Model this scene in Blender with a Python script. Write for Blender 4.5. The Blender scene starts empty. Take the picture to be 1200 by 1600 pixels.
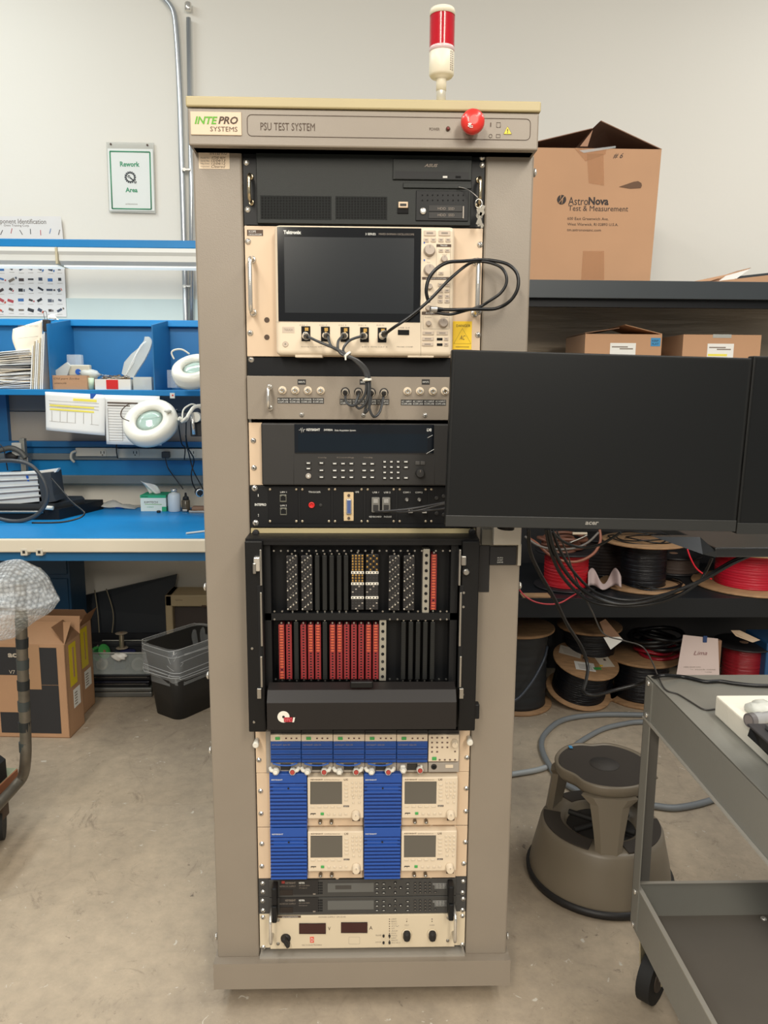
import bpy, bmesh, math, random
from mathutils import Vector, Matrix, Quaternion
random.seed(7)
SC = bpy.context.scene
COL = SC.collection

# ------------------------------------------------------------ camera
CAM = Vector((0.0, -1.624, 1.44))
PITCH, YAW, ROLL, FPX = 0.1614, 0.0269, 0.0064, 1202.0
_f = Vector((math.sin(YAW)*math.cos(PITCH), math.cos(YAW)*math.cos(PITCH), -math.sin(PITCH)))
_r0 = Vector((math.cos(YAW), -math.sin(YAW), 0)); _u0 = _r0.cross(_f)
_r = math.cos(ROLL)*_r0 + math.sin(ROLL)*_u0
_u = -math.sin(ROLL)*_r0 + math.cos(ROLL)*_u0
cd = bpy.data.cameras.new('camera'); cam = bpy.data.objects.new('camera', cd); COL.objects.link(cam)
cam.matrix_world = Matrix(((_r.x,_u.x,-_f.x,CAM.x),(_r.y,_u.y,-_f.y,CAM.y),(_r.z,_u.z,-_f.z,CAM.z),(0,0,0,1)))
cd.sensor_fit = 'VERTICAL'; cd.sensor_height = 24; cd.lens = FPX/1600*24; cd.clip_start = .02
SC.camera = cam

# ------------------------------------------------------------ light
w = bpy.data.worlds.new('world'); SC.world = w; w.use_nodes = True
w.node_tree.nodes['Background'].inputs[0].default_value = (.97, .98, .96, 1)
w.node_tree.nodes['Background'].inputs[1].default_value = .30
def area(name, loc, size, power, color=(1,.97,.92), rot=(0,0,0)):
    l = bpy.data.lights.new(name, 'AREA'); l.shape = 'RECTANGLE'; l.size, l.size_y = size
    l.energy = power; l.color = color
    o = bpy.data.objects.new(name, l); COL.objects.link(o); o.location = loc; o.rotation_euler = rot; return o
area('ceiling_tube_light', (-1.1,-1.5,3.5), (.4,2.4), 46, (1,.97,.92))
area('ceiling_tube_light', (1.4,-1.3,3.5), (.4,2.4), 48, (1,.95,.88))
area('ceiling_tube_light', (-1.0,-4.2,3.3), (.5,2.4), 130, (1,.92,.79), (.5,0,0))
area('ceiling_tube_light', (1.2,-4.2,3.3), (.5,2.4), 130, (1,.92,.79), (.5,0,0))
area('ceiling_tube_light', (-2.0,.5,3.6), (.4,2.0), 42, (.9,.98,1))
area('ceiling_tube_light', (2.4,.5,3.6), (.4,2.0), 30, (.96,.98,.98))
SC.view_settings.view_transform = 'Standard'; SC.view_settings.look = 'None'
SC.view_settings.gamma = 1; SC.view_settings.exposure = -0.17
SC.view_settings.use_curve_mapping = False

# ------------------------------------------------------------ photograph geometry
def _ray(px, py): return _f + _r*((px-600)/FPX) - _u*((py-800)/FPX)
def PY(px, py, y):
    d = _ray(px, py); return CAM + d*((y-CAM.y)/d.y)
def PZ(px, py, z):
    d = _ray(px, py); return CAM + d*((z-CAM.z)/d.z)
def PX(px, py, x):
    d = _ray(px, py); return CAM + d*((x-CAM.x)/d.x)
def mpp(px, py, y):
    return (PY(px,py,y)-CAM).dot(_f)/FPX
def rect(l, t, r, b, y):
    m = (t+b)/2; c = (l+r)/2
    return PY(l,m,y).x, PY(r,m,y).x, PY(c,b,y).z, PY(c,t,y).z

# ------------------------------------------------------------ materials
def s2l(c):
    c = c/255.0
    return c/12.92 if c <= .04045 else ((c+.055)/1.055)**2.4
def rgb(c): return (s2l(c[0]), s2l(c[1]), s2l(c[2]), 1)
_M = {}
def mat(name, c=(128,128,128), rough=.5, metal=0.0, var=.0, vs=8.0, bump=0.0, bs=60.0, trans=0.0, alpha=1.0, emit=0.0, coat=0.0, spec=.5, stretch=None):
    if name in _M: return _M[name]
    m = bpy.data.materials.new(name); m.use_nodes = True; nt = m.node_tree; n = nt.nodes; L = nt.links
    b = n['Principled BSDF']; b.inputs['Base Color'].default_value = rgb(c)
    b.inputs['Roughness'].default_value = rough; b.inputs['Metallic'].default_value = metal
    b.inputs['Specular IOR Level'].default_value = spec
    b.inputs['Coat Weight'].default_value = coat
    b.inputs['Transmission Weight'].default_value = trans; b.inputs['Alpha'].default_value = alpha
    if emit: b.inputs['Emission Color'].default_value = rgb(c); b.inputs['Emission Strength'].default_value = emit
    tc = n.new('ShaderNodeTexCoord'); src = tc.outputs['Object']
    if stretch:
        mp = n.new('ShaderNodeMapping'); mp.inputs['Scale'].default_value = stretch; L.new(src, mp.inputs[0]); src = mp.outputs[0]
    no = n.new('ShaderNodeTexNoise'); no.inputs['Scale'].default_value = vs; no.inputs['Detail'].default_value = 6; L.new(src, no.inputs[0])
    mx = n.new('ShaderNodeMix'); mx.data_type = 'RGBA'; v = var if var else .02
    mx.inputs[6].default_value = rgb([max(0,x*(1-v)) for x in c]); mx.inputs[7].default_value = rgb([min(255,x*(1+v)) for x in c])
    L.new(no.outputs[0], mx.inputs[0]); L.new(mx.outputs[2], b.inputs['Base Color'])
    if bump:
        n2 = n.new('ShaderNodeTexNoise'); n2.inputs['Scale'].default_value = bs; n2.inputs['Detail'].default_value = 4; L.new(src, n2.inputs[0])
        bp = n.new('ShaderNodeBump'); bp.inputs['Strength'].default_value = bump; bp.inputs['Distance'].default_value = .01
        L.new(n2.outputs[0], bp.inputs['Height']); L.new(bp.outputs[0], b.inputs['Normal'])
    _M[name] = m; return m

TAUPE = mat('taupe_paint', (140,130,117), .38, var=.03, bump=.05, bs=400)
OLIVE = mat('olive_paint', (180,166,126), .45, var=.03)
CREAM = mat('cream_paint', (212,188,160), .4, var=.02)
CREAM2 = mat('cream_plastic', (222,206,182), .4, var=.01)
WHITE = mat('white_plastic', (228,224,212), .4)
PAPER = mat('paper', (236,235,230), .85, var=.02)
BLACK = mat('black_paint', (14,16,19), .45, var=.1, spec=.3)
BLKP = mat('black_plastic', (20,21,23), .45, var=.08, bump=.04, bs=300, spec=.3)
SCREEN = mat('screen_glass', (9,11,13), .22, spec=.5)
SCREENG = mat('screen_matt', (13,15,16), .36, spec=.35)
DARK = mat('dark_grey_plastic', (46,45,44), .5, var=.04, spec=.35)
DGREY = mat('dark_grey_paint', (62,62,62), .5, var=.05)
HOLE = mat('hole_black', (7,7,8), .9)
CHROME = mat('chrome', (222,218,210), .2, .75)
STEEL = mat('steel', (165,163,158), .35, 1.0, var=.06)
GREYP = mat('grey_plastic', (160,152,142), .5)
RED = mat('red_plastic', (205,38,36), .35)
GREEN = mat('green_plastic', (70,165,85), .4)
YELLOW = mat('yellow_sticker', (240,200,30), .5)
BLUEV = mat('blue_plastic', (30,88,175), .42, var=.04)
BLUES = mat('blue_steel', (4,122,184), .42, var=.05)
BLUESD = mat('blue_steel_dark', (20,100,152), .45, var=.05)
MAT = mat('blue_bench_mat', (14,138,206), .45, var=.05, vs=3)
INK = mat('black_ink', (28,26,26), .6)
INKB = mat('brown_ink', (82,66,54), .7)
INKW = mat('white_ink', (225,225,220), .6)
INKG = mat('grey_ink', (140,130,120), .7)
INKGR = mat('green_ink', (95,170,50), .6)
CARD = mat('cardboard', (182,142,108), .85, var=.06, vs=5, bump=.08, bs=90)
CARDD = mat('cardboard_inner', (150,116,92), .9, var=.06)
WOOD = mat('plywood', (158,124,90), .7, var=.28, vs=18, stretch=(1,5,1))
RUBBER = mat('rubber', (30,30,30), .7)
CABLE = mat('black_cable', (14,15,17), .38)
REDW = mat('red_wire', (205,20,42), .38)
GOLD = mat('gold_contact', (200,160,90), .3, 1.0)
TAPE = mat('clear_tape', (215,180,140), .15, alpha=.35)
CARTG = mat('cart_grey', (130,129,122), .32, var=.03, bump=.03, bs=200)

# ------------------------------------------------------------ mesh builder
class MB:
    def __init__(s): s.bm = bmesh.new(); s.mats = []
    def mi(s, m):
        if m not in s.mats: s.mats.append(m)
        return s.mats.index(m)
    def _fin(s, verts, m, M=None, smooth=False):
        i = s.mi(m); vs = set(verts)
        if M is not None:
            for v in verts: v.co = M @ v.co
        for v in verts:
            for f in v.link_faces: f.material_index = i; f.smooth = smooth
        return verts
    def box(s, x0, x1, y0, y1, z0, z1, m, bev=0, M=None, seg=2):
        x0,x1 = min(x0,x1),max(x0,x1); y0,y1 = min(y0,y1),max(y0,y1); z0,z1 = min(z0,z1),max(z0,z1)
        b = bmesh.new(); bmesh.ops.create_cube(b, size=1)
        for v in b.verts: v.co = Vector(((x0+x1)/2+v.co.x*(x1-x0), (y0+y1)/2+v.co.y*(y1-y0), (z0+z1)/2+v.co.z*(z1-z0)))
        if bev:
            bev = min(bev, .45*min(x1-x0,y1-y0,z1-z0))
            bmesh.ops.bevel(b, geom=b.edges[:], offset=bev, segments=seg, affect='EDGES', profile=.5)
        return s.merge(b, m, M, False)
    def merge(s, b, m, M=None, smooth=False):
        i = s.mi(m); mp = {}
        for v in b.verts: mp[v] = s.bm.verts.new(M @ v.co if M is not None else v.co)
        for f in b.faces:
            try: nf = s.bm.faces.new([mp[v] for v in f.verts]); nf.material_index = i; nf.smooth = smooth
            except ValueError: pass
        b.free(); return list(mp.values())
    def cyl(s, p0, p1, r0, r1, m, seg=20, smooth=True, caps=True):
        p0, p1 = Vector(p0), Vector(p1); d = (p1-p0); q = d.normalized().to_track_quat('Z','Y')
        a, b = [], []
        for k in range(seg):
            t = 2*math.pi*k/seg; e = Vector((math.cos(t), math.sin(t), 0))
            a.append(s.bm.verts.new(p0+q@(e*r0))); b.append(s.bm.verts.new(p1+q@(e*r1)))
        i = s.mi(m)
        for k in range(seg):
            f = s.bm.faces.new((a[k],a[(k+1)%seg],b[(k+1)%seg],b[k])); f.material_index = i; f.smooth = smooth
        if caps:
            c0 = [s.bm.verts.new(v.co) for v in a]; c1 = [s.bm.verts.new(v.co) for v in b]
            for c in (c0[::-1], c1): f = s.bm.faces.new(c); f.material_index = i
    def lathe(s, c, prof, m, seg=32, axis=(0,0,1), smooth=True, mod=None):
        c = Vector(c); q = Quaternion() if tuple(axis) == (0,0,1) else Vector(axis).to_track_quat('Z','Y'); rings = []; i = s.mi(m)
        for r, h in prof:
            ring = []
            for k in range(seg):
                t = 2*math.pi*k/seg; rr = r*(mod(t) if mod else 1)
                ring.append(s.bm.verts.new(c+q@Vector((math.cos(t)*rr, math.sin(t)*rr, h))))
            rings.append(ring)
        for a, b in zip(rings, rings[1:]):
            for k in range(seg):
                f = s.bm.faces.new((a[k],a[(k+1)%seg],b[(k+1)%seg],b[k])); f.material_index = i; f.smooth = smooth
        for ring, rv in ((rings[0],True),(rings[-1],False)):
            try: f = s.bm.faces.new(ring[::-1] if rv else ring); f.material_index = i
            except ValueError: pass
    def tube(s, pts, r, m, seg=8, smooth_path=True, sub=6, closed=False):
        pts = [Vector(p) for p in pts]
        if smooth_path and len(pts) > 2: pts = spline(pts, sub, closed)
        n = len(pts); rings = []; up = None; i = s.mi(m)
        for k in range(n):
            if closed: t = (pts[(k+1)%n]-pts[k-1])
            else: t = pts[min(k+1,n-1)]-pts[max(k-1,0)]
            if t.length < 1e-9: t = Vector((0,0,1))
            t.normalize()
            if up is None: up = t.orthogonal().normalized()
            up = (up - t*up.dot(t))
            if up.length < 1e-6: up = t.orthogonal()
            up.normalize(); sd = t.cross(up)
            rr = r[k] if isinstance(r, list) else r
            rings.append([s.bm.verts.new(pts[k]+(up*math.cos(a)+sd*math.sin(a))*rr) for a in [2*math.pi*j/seg for j in range(seg)]])
        rng = range(n) if closed else range(n-1)
        for k in rng:
            a, b = rings[k], rings[(k+1)%n]
            for j in range(seg):
                f = s.bm.faces.new((a[j],a[(j+1)%seg],b[(j+1)%seg],b[j])); f.material_index = i; f.smooth = True
        if not closed:
            for c in (rings[0][::-1], rings[-1]):
                f = s.bm.faces.new(c); f.material_index = i
    def poly(s, pts, d, m, smooth=False):
        """flat polygon given by 3-D points, thickened by vector d"""
        d = Vector(d); a = [s.bm.verts.new(Vector(p)) for p in pts]; b = [s.bm.verts.new(Vector(p)+d) for p in pts]; i = s.mi(m)
        n = len(a); fs = [s.bm.faces.new(a), s.bm.faces.new(b[::-1])]
        for k in range(n): fs.append(s.bm.faces.new((a[k],b[k],b[(k+1)%n],a[(k+1)%n])))
        for f in fs: f.material_index = i; f.smooth = smooth
        bmesh.ops.recalc_face_normals(s.bm, faces=fs)
    def sphere(s, c, r, m, sc=(1,1,1), seg=16, fn=None):
        b = bmesh.new(); bmesh.ops.create_uvsphere(b, u_segments=seg, v_segments=max(6,seg//2), radius=1)
        for v in b.verts:
            k = fn(v.co) if fn else 1
            v.co = Vector(c)+Vector((v.co.x*r*sc[0]*k, v.co.y*r*sc[1]*k, v.co.z*r*sc[2]*k))
        s.merge(b, m, None, True)
    def grid(s, fn, nu, nv, m, th=None, smooth=True):
        """surface fn(u,v)->point, optional thickness vector"""
        i = s.mi(m); V = [[s.bm.verts.new(Vector(fn(u/nu, v/nv))) for v in range(nv+1)] for u in range(nu+1)]; fs = []
        for u in range(nu):
            for v in range(nv): fs.append(s.bm.faces.new((V[u][v],V[u+1][v],V[u+1][v+1],V[u][v+1])))
        if th is not None:
            th = Vector(th); W = [[s.bm.verts.new(x.co+th) for x in row] for row in V]
            for u in range(nu):
                for v in range(nv): fs.append(s.bm.faces.new((W[u][v],W[u][v+1],W[u+1][v+1],W[u+1][v])))
            for u in range(nu):
                fs.append(s.bm.faces.new((V[u][0],W[u][0],W[u+1][0],V[u+1][0]))); fs.append(s.bm.faces.new((V[u][nv],V[u+1][nv],W[u+1][nv],W[u][nv])))
            for v in range(nv):
                fs.append(s.bm.faces.new((V[0][v],V[0][v+1],W[0][v+1],W[0][v]))); fs.append(s.bm.faces.new((V[nu][v],W[nu][v],W[nu][v+1],V[nu][v+1])))
        for f in fs: f.material_index = i; f.smooth = smooth
    # --- helpers in the plane of a front panel, measured off the photograph
    def pbox(s, l, t, r, b, y, d, m, bev=0, seg=2):
        x0,x1,z0,z1 = rect(l,t,r,b,y); s.box(x0,x1,y,y+d,z0,z1,m,bev,seg=seg)
    def pcyl(s, px, py, rp, y, d, m, r2=None, seg=16):
        c = PY(px,py,y); k = mpp(px,py,y); s.cyl(c+Vector((0,d,0)), c, rp*k, (r2 if r2 is not None else rp)*k, m, seg)
    def ptext(s, t, l, top, r, b, y, m, bold=0, ital=0):
        x0,x1,z0,z1 = rect(l,top,r,b,y); s.text(t, (x0,y-.0003,z0), (x1-x0,0,0), (0,0,z1-z0), m, bold, ital)
    def text(s, t, O, U, V, m, bold=0, ital=0):
        vs, fs = glyphs(t, bold, ital); O,U,V = Vector(O),Vector(U),Vector(V); i = s.mi(m)
        mp = [s.bm.verts.new(O+U*a+V*b) for a,b in vs]
        for f in fs:
            try: nf = s.bm.faces.new([mp[k] for k in f]); nf.material_index = i
            except ValueError: pass
    def pline(s, pts, y, w, m, closed=False):
        P = [PY(a,b,y) for a,b in pts]; s.tube(P, w/2, m, 4, False, closed=closed)
    def done(s, name, parent=None, origin=None, recalc=False):
        if recalc: bmesh.ops.recalc_face_normals(s.bm, faces=s.bm.faces)
        me = bpy.data.meshes.new(name); 
        o = bpy.data.objects.new(name, me); COL.objects.link(o)
        if parent is not None:
            W = Matrix.Identity(4); p = parent
            while p is not None: W = p.matrix_basis @ W; p = p.parent
            s.bm.transform(W.inverted()); o.parent = parent
            if origin is not None:
                lo = W.inverted() @ Vector(origin); bmesh.ops.translate(s.bm, vec=-lo, verts=s.bm.verts); o.location = lo
        else:
            if origin is None:
                xs=[v.co.x for v in s.bm.verts]; ys=[v.co.y for v in s.bm.verts]; zs=[v.co.z for v in s.bm.verts]
                origin = Vector(((min(xs)+max(xs))/2,(min(ys)+max(ys))/2,min(zs)))
            bmesh.ops.translate(s.bm, vec=-Vector(origin), verts=s.bm.verts); o.location = origin
        s.bm.to_mesh(me); s.bm.free()
        for m in s.mats: me.materials.append(m)
        return o
def spline(pts, sub=6, closed=False):
    n = len(pts); out = []
    rng = n if closed else n-1
    for k in range(rng):
        if closed: a,b,c,d = pts[k-1],pts[k],pts[(k+1)%n],pts[(k+2)%n]
        else: a,b,c,d = pts[max(k-1,0)],pts[k],pts[k+1],pts[min(k+2,n-1)]
        for j in range(sub):
            t = j/sub
            out.append(.5*((2*b)+(c-a)*t+(2*a-5*b+4*c-d)*t*t+(3*b-a-3*c+d)*t**3))
    if not closed: out.append(pts[-1])
    return out
_G = {}
def glyphs(t, bold, ital):
    k = (t, bold, ital)
    if k in _G: return _G[k]
    c = bpy.data.curves.new('lettering', 'FONT'); c.body = t; c.size = 1; c.resolution_u = 2; c.offset = bold; c.shear = ital; c.fill_mode = 'FRONT'
    o = bpy.data.objects.new('lettering', c); COL.objects.link(o)
    dg = bpy.context.evaluated_depsgraph_get(); e = o.evaluated_get(dg); me = e.to_mesh()
    vs = [(v.co.x, v.co.y) for v in me.vertices]; fs = [tuple(p.vertices) for p in me.polygons]
    e.to_mesh_clear(); bpy.data.objects.remove(o); bpy.data.curves.remove(c)
    if vs:
        x0=min(v[0] for v in vs); x1=max(v[0] for v in vs); y0=min(v[1] for v in vs); y1=max(v[1] for v in vs)
        vs = [((a-x0)/(x1-x0 or 1), (b-y0)/(y1-y0 or 1)) for a,b in vs]
    _G[k] = (vs, fs); return _G[k]
def tag(o, label, cat, group=None):
    o['label'] = label; o['category'] = cat
    if group: o['group'] = group
    return o
def thing(name, label, cat, loc=(0,0,0), group=None, rz=0):
    o = bpy.data.objects.new(name, None); o.empty_display_size = .05; COL.objects.link(o)
    o.location = loc; o.rotation_euler = (0,0,rz); return tag(o, label, cat, group)
def struct(mb, name):
    o = mb.done(name); o['kind'] = 'structure'; return o
def part(parent, name, *calls, label=None):
    """calls: ('box', args...) etc.; returns the part"""
    mb = MB()
    for c in calls: getattr(mb, c[0])(*c[1:])
    o = mb.done(name, parent)
    if label: o['label'] = label
    return o
def single(name, label, cat, group, *calls):
    mb = MB()
    for c in calls: getattr(mb, c[0])(*c[1:])
    return tag(mb.done(name), label, cat, group)
def copy_tree(o, parent=None, top=True):
    c = o.copy(); COL.objects.link(c); c.parent = parent
    for ch in [x for x in bpy.data.objects if x.parent == o]: copy_tree(ch, c, False)
    return c
def copies(parent, name, pts, y, build):
    """one small part repeated at photo points on a panel plane; build(mb) makes it at the origin"""
    first = None
    W = Matrix.Identity(4); p = parent
    while p is not None: W = p.matrix_basis @ W; p = p.parent
    Wi = W.inverted()
    for px, py in pts:
        P = Wi @ PY(px, py, y)
        if first is None:
            mb = MB(); build(mb); o = mb.done(name, None, (0,0,0)); o.parent = parent; first = o
        else: o = first.copy(); COL.objects.link(o)
        o.location = P
def screw_b(r=.005, m=None):
    m = m or CHROME
    def b(mb):
        mb.lathe((0,0,0), [(r*1.25,.0),(r*1.25,.001),(r,.0014),(r*.85,.003),(r*.4,.0042)], m, 12, (0,-1,0))
        mb.box(-r*.55,r*.55,-.0045,-.0041,-r*.12,r*.12,HOLE); mb.box(-r*.12,r*.12,-.0045,-.0041,-r*.55,r*.55,HOLE)
    return b
def key_b(w, h, m, d=.002, bev=.0008, ink=None):
    def b(mb):
        mb.box(-w/2,w/2,-d,0,-h/2,h/2,m,bev)
        if ink: mb.box(-w*.28,w*.28,-d-.0003,-d,-h*.16,h*.16,ink)
    return b
def knob_b(r, d, m, m2=None, seg=24):
    def b(mb):
        mb.lathe((0,0,0), [(r*1.12,0),(r*1.1,d*.15),(r,d*.2),(r*.95,d*.9),(r*.85,d)], m, seg, (0,-1,0))
        mb.box(-r*.06,r*.06,-d-.0004,-d,r*.3,r*.85,m2 or INKG)
    return b
# ------------------------------------------------------------ room
def concrete():
    m = bpy.data.materials.new('concrete_floor'); m.use_nodes = True; nt = m.node_tree; n = nt.nodes; L = nt.links
    b = n['Principled BSDF']; b.inputs['Roughness'].default_value = .55
    tc = n.new('ShaderNodeTexCoord')
    def noise(sc, det=8, rough=.6, dist=0):
        x = n.new('ShaderNodeTexNoise'); x.inputs['Scale'].default_value = sc; x.inputs['Detail'].default_value = det
        x.inputs['Roughness'].default_value = rough; x.inputs['Distortion'].default_value = dist; L.new(tc.outputs['Object'], x.inputs[0]); return x.outputs[0]
    def ramp(src, a, b2, c0, c1):
        r = n.new('ShaderNodeValToRGB'); r.color_ramp.elements[0].position = a; r.color_ramp.elements[1].position = b2
        r.color_ramp.elements[0].color = c0; r.color_ramp.elements[1].color = c1; L.new(src, r.inputs[0]); return r.outputs[0]
    def mix(f, a, c, kind='MIX'):
        x = n.new('ShaderNodeMix'); x.data_type = 'RGBA'; x.blend_type = kind
        if isinstance(f, float): x.inputs[0].default_value = f
        else: L.new(f, x.inputs[0])
        for i, v in ((6,a),(7,c)):
            if isinstance(v, tuple): x.inputs[i].default_value = v
            else: L.new(v, x.inputs[i])
        return x.outputs[2]
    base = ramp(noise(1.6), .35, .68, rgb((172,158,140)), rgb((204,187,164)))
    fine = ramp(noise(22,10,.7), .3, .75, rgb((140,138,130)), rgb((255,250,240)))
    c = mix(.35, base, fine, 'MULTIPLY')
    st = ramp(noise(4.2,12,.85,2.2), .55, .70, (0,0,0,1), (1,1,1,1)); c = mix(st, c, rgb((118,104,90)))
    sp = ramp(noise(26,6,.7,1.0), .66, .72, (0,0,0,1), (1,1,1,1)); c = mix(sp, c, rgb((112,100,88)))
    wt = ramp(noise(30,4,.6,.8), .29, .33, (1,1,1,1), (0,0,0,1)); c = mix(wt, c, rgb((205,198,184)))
    vo = n.new('ShaderNodeTexVoronoi'); vo.feature = 'DISTANCE_TO_EDGE'; vo.inputs['Scale'].default_value = 1.1
    wn = n.new('ShaderNodeTexNoise'); wn.inputs['Scale'].default_value = 1.2; L.new(tc.outputs['Object'], wn.inputs[0])
    ad = n.new('ShaderNodeVectorMath'); ad.operation = 'ADD'; L.new(tc.outputs['Object'], ad.inputs[0]); L.new(wn.outputs[1], ad.inputs[1]); L.new(ad.outputs[0], vo.inputs[0])
    cr = ramp(vo.outputs[0], .0, .006, (1,1,1,1), (0,0,0,1)); x = n.new('ShaderNodeMath'); x.operation = 'MULTIPLY'; x.inputs[1].default_value = .12; L.new(cr, x.inputs[0])
    c = mix(x.outputs[0], c, rgb((110,98,86)))
    L.new(c, b.inputs['Base Color'])
    bp = n.new('ShaderNodeBump'); bp.inputs['Strength'].default_value = .25; bp.inputs['Distance'].default_value = .004
    L.new(noise(40,8), bp.inputs['Height']); L.new(bp.outputs[0], b.inputs['Normal'])
    return m
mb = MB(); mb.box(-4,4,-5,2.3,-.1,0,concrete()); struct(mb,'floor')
WALL = mat('wall_paint', (232,229,220), .75, var=.012, vs=1.2, bump=.06, bs=35)
mb = MB(); mb.box(-4,4,2.2,2.32,0,4.3,WALL); struct(mb,'wall_back')
mb = MB(); zz = PY(200,467,2.19).z; mb.box(-3.2,-.2,2.185,2.199,.95,zz,mat('pale_blue_panel',(200,214,212),.6)); struct(mb,'trim_1')

# ------------------------------------------------------------ equipment cabinet
zb0 = PY(568,1543,-.03).z; zb1 = PY(568,1503.5,-.03).z; zb2 = PY(568,1490,0).z
zt0 = PY(568,162,-.05).z - .0; ztop = PY(568,154,-.05).z
zcov = PY(568,171,-.05).z; zhd = PY(568,231,-.05).z; zlip = PY(568,238,0).z
cab = thing('equipment_cabinet', 'tall taupe steel equipment cabinet on the concrete floor, headed PSU TEST SYSTEM', 'cabinet', (0,.35,0))
part(cab, 'top_cover', ('box',-.339,.339,-.052,.72,zcov,ztop,OLIVE,.003))
part(cab, 'header_panel', ('box',-.336,.336,-.05,.02,zhd,zcov-.002,TAUPE,.003), ('box',-.331,.331,-.035,.02,zlip-.004,zhd,TAUPE,.002), ('box',-.331,.331,.02,.03,zlip,zcov,BLACK))
o = MB(); yh = -.0505
def rr(mb, l,t,r,b,y,w,m,rad=5):
    P=[]
    for cx,cy,a0 in ((r-rad,t+rad,-90),(r-rad,b-rad,0),(l+rad,b-rad,90),(l+rad,t+rad,180)):
        for k in range(4):
            a=math.radians(a0+30*k); P.append((cx+rad*math.cos(a), cy+rad*math.sin(a)))
    mb.pline(P, y, w, m, True)
# outline follows the slight slope of the photographed panel, so give it as real metres
def xz_outline(mb, x0,x1,z0,z1,y,rad,w,m):
    P=[]
    for cx,cz,a0 in ((x1-rad,z1-rad,0),(x0+rad,z1-rad,90),(x0+rad,z0+rad,180),(x1-rad,z0+rad,270)):
        for k in range(4):
            a=math.radians(a0+30*k); P.append(Vector((cx+rad*math.cos(a), y, cz+rad*math.sin(a))))
    mb.tube(P, w/2, m, 4, False, closed=True)
a = PY(386,179,yh); b_ = PY(828,219,yh)
xz_outline(o, a.x, b_.x, b_.z, a.z, yh, .008, .0012, INKB)
o.ptext('PSU TEST SYSTEM', 407,192,492,204, yh, INKB, 0)
o.ptext('POWER', 671,199.5,687,204, yh, INKB, .0)
o.done('panel_lettering', cab)
o = MB(); x0,x1,z0,z1 = rect(298,175,377.5,211.5,yh); o.box(x0,x1,yh-.0018,yh,z0,z1,CREAM,.0015)
o.ptext('INTE', 304,182,340,194, yh-.002, INKGR, .03, .25); o.ptext('PRO', 341,182,372,194, yh-.002, INKB, .03, .25)
o.ptext('SYSTEMS', 328.5,198,371,205.5, yh-.002, INKB, .0)
q = o.done('name_plate', cab); q['label'] = 'cream maker plate reading INTEPRO SYSTEMS'
o = MB(); c = PY(700,201.5,yh); o.lathe(c,[(.0042,0),(.0042,.002),(.003,.0025)],INKB,16,(0,-1,0)); o.lathe(c,[(.003,.001),(.003,.0035),(.0015,.005)],mat('led_red',(110,30,28),.2),12,(0,-1,0)); o.done('power_lamp', cab)
o = MB(); c = PY(735,199,-.052)
o.lathe(c,[(.014,0),(.014,.018),(.021,.022),(.0225,.030),(.0215,.038),(.017,.043),(.008,.045)],mat('stop_button_red',(214,52,44),.28,coat=.3),32,(0,-1,0))
o.ptext('S', 731,192,737,198, -.0975, INKW, .05); o.ptext('C', 733,196,739,199.5, -.0975, INKW, .05); q = o.done('stop_button', cab); q['label'] = 'round red emergency stop push button'
o = MB()
o.ptext('I', 766,191.5,767.5,198, yh, INKB); o.pline([(776,191.5),(782,191.5),(782,199),(776,199)],yh,.0009,INKB,True)
c = PY(766.5,212.5,yh); o.tube([c+Vector((.0033*math.cos(t*.785),0,.0033*math.sin(t*.785))) for t in range(8)],.0005,INKB,4,False,closed=True)
o.pline([(775.5,210),(781.5,210),(781.5,215),(775.5,215)],yh,.0009,INKB,True)
o.poly([PY(793,197.5,yh),PY(799.5,209.5,yh),PY(787,209.5,yh)],(0,-.0006,0),mat('warning_yellow',(226,205,40),.4)); o.pline([(793,197.5),(799.5,209.5),(787,209.5)],yh-.0006,.0008,INKB,True)
o.ptext('!', 792.4,201,793.8,208, yh-.0008, INK, .03)
o.done('switch_markings', cab)
part(cab,'lamp_cover',('box',*(lambda a:(a.x-.007,a.x+.007))(PY(803,235,-.03)),-.04,-.02,zlip-.0055,zlip-.0035,mat('lens_yellow',(200,200,120),.4)))
for sx in (-1,1):
    part(cab,'front_pillar',('box',sx*.2425,sx*.3395,-.003,.06,zb2-.004,zlip,TAUPE,.004),('box',sx*.236,sx*.2440,.012,.05,zb1,zlip-.003,mat('rail_zinc',(150,146,136),.4,.6)))
for sx in (-1,1): part(cab,'side_panel',('box',sx*.325,sx*.338,.06,.72,.07,zcov-.001,TAUPE))
part(cab,'back_panel',('box',-.325,.325,.71,.72,.07,zcov-.001,BLACK))
for sx in (-1,1): part(cab,'mounting_rail',('box',sx*.243,sx*.255,.062,.10,.1,zlip,BLACK),('box',sx*.218,sx*.243,.085,.09,.1,zlip,BLACK))
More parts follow.
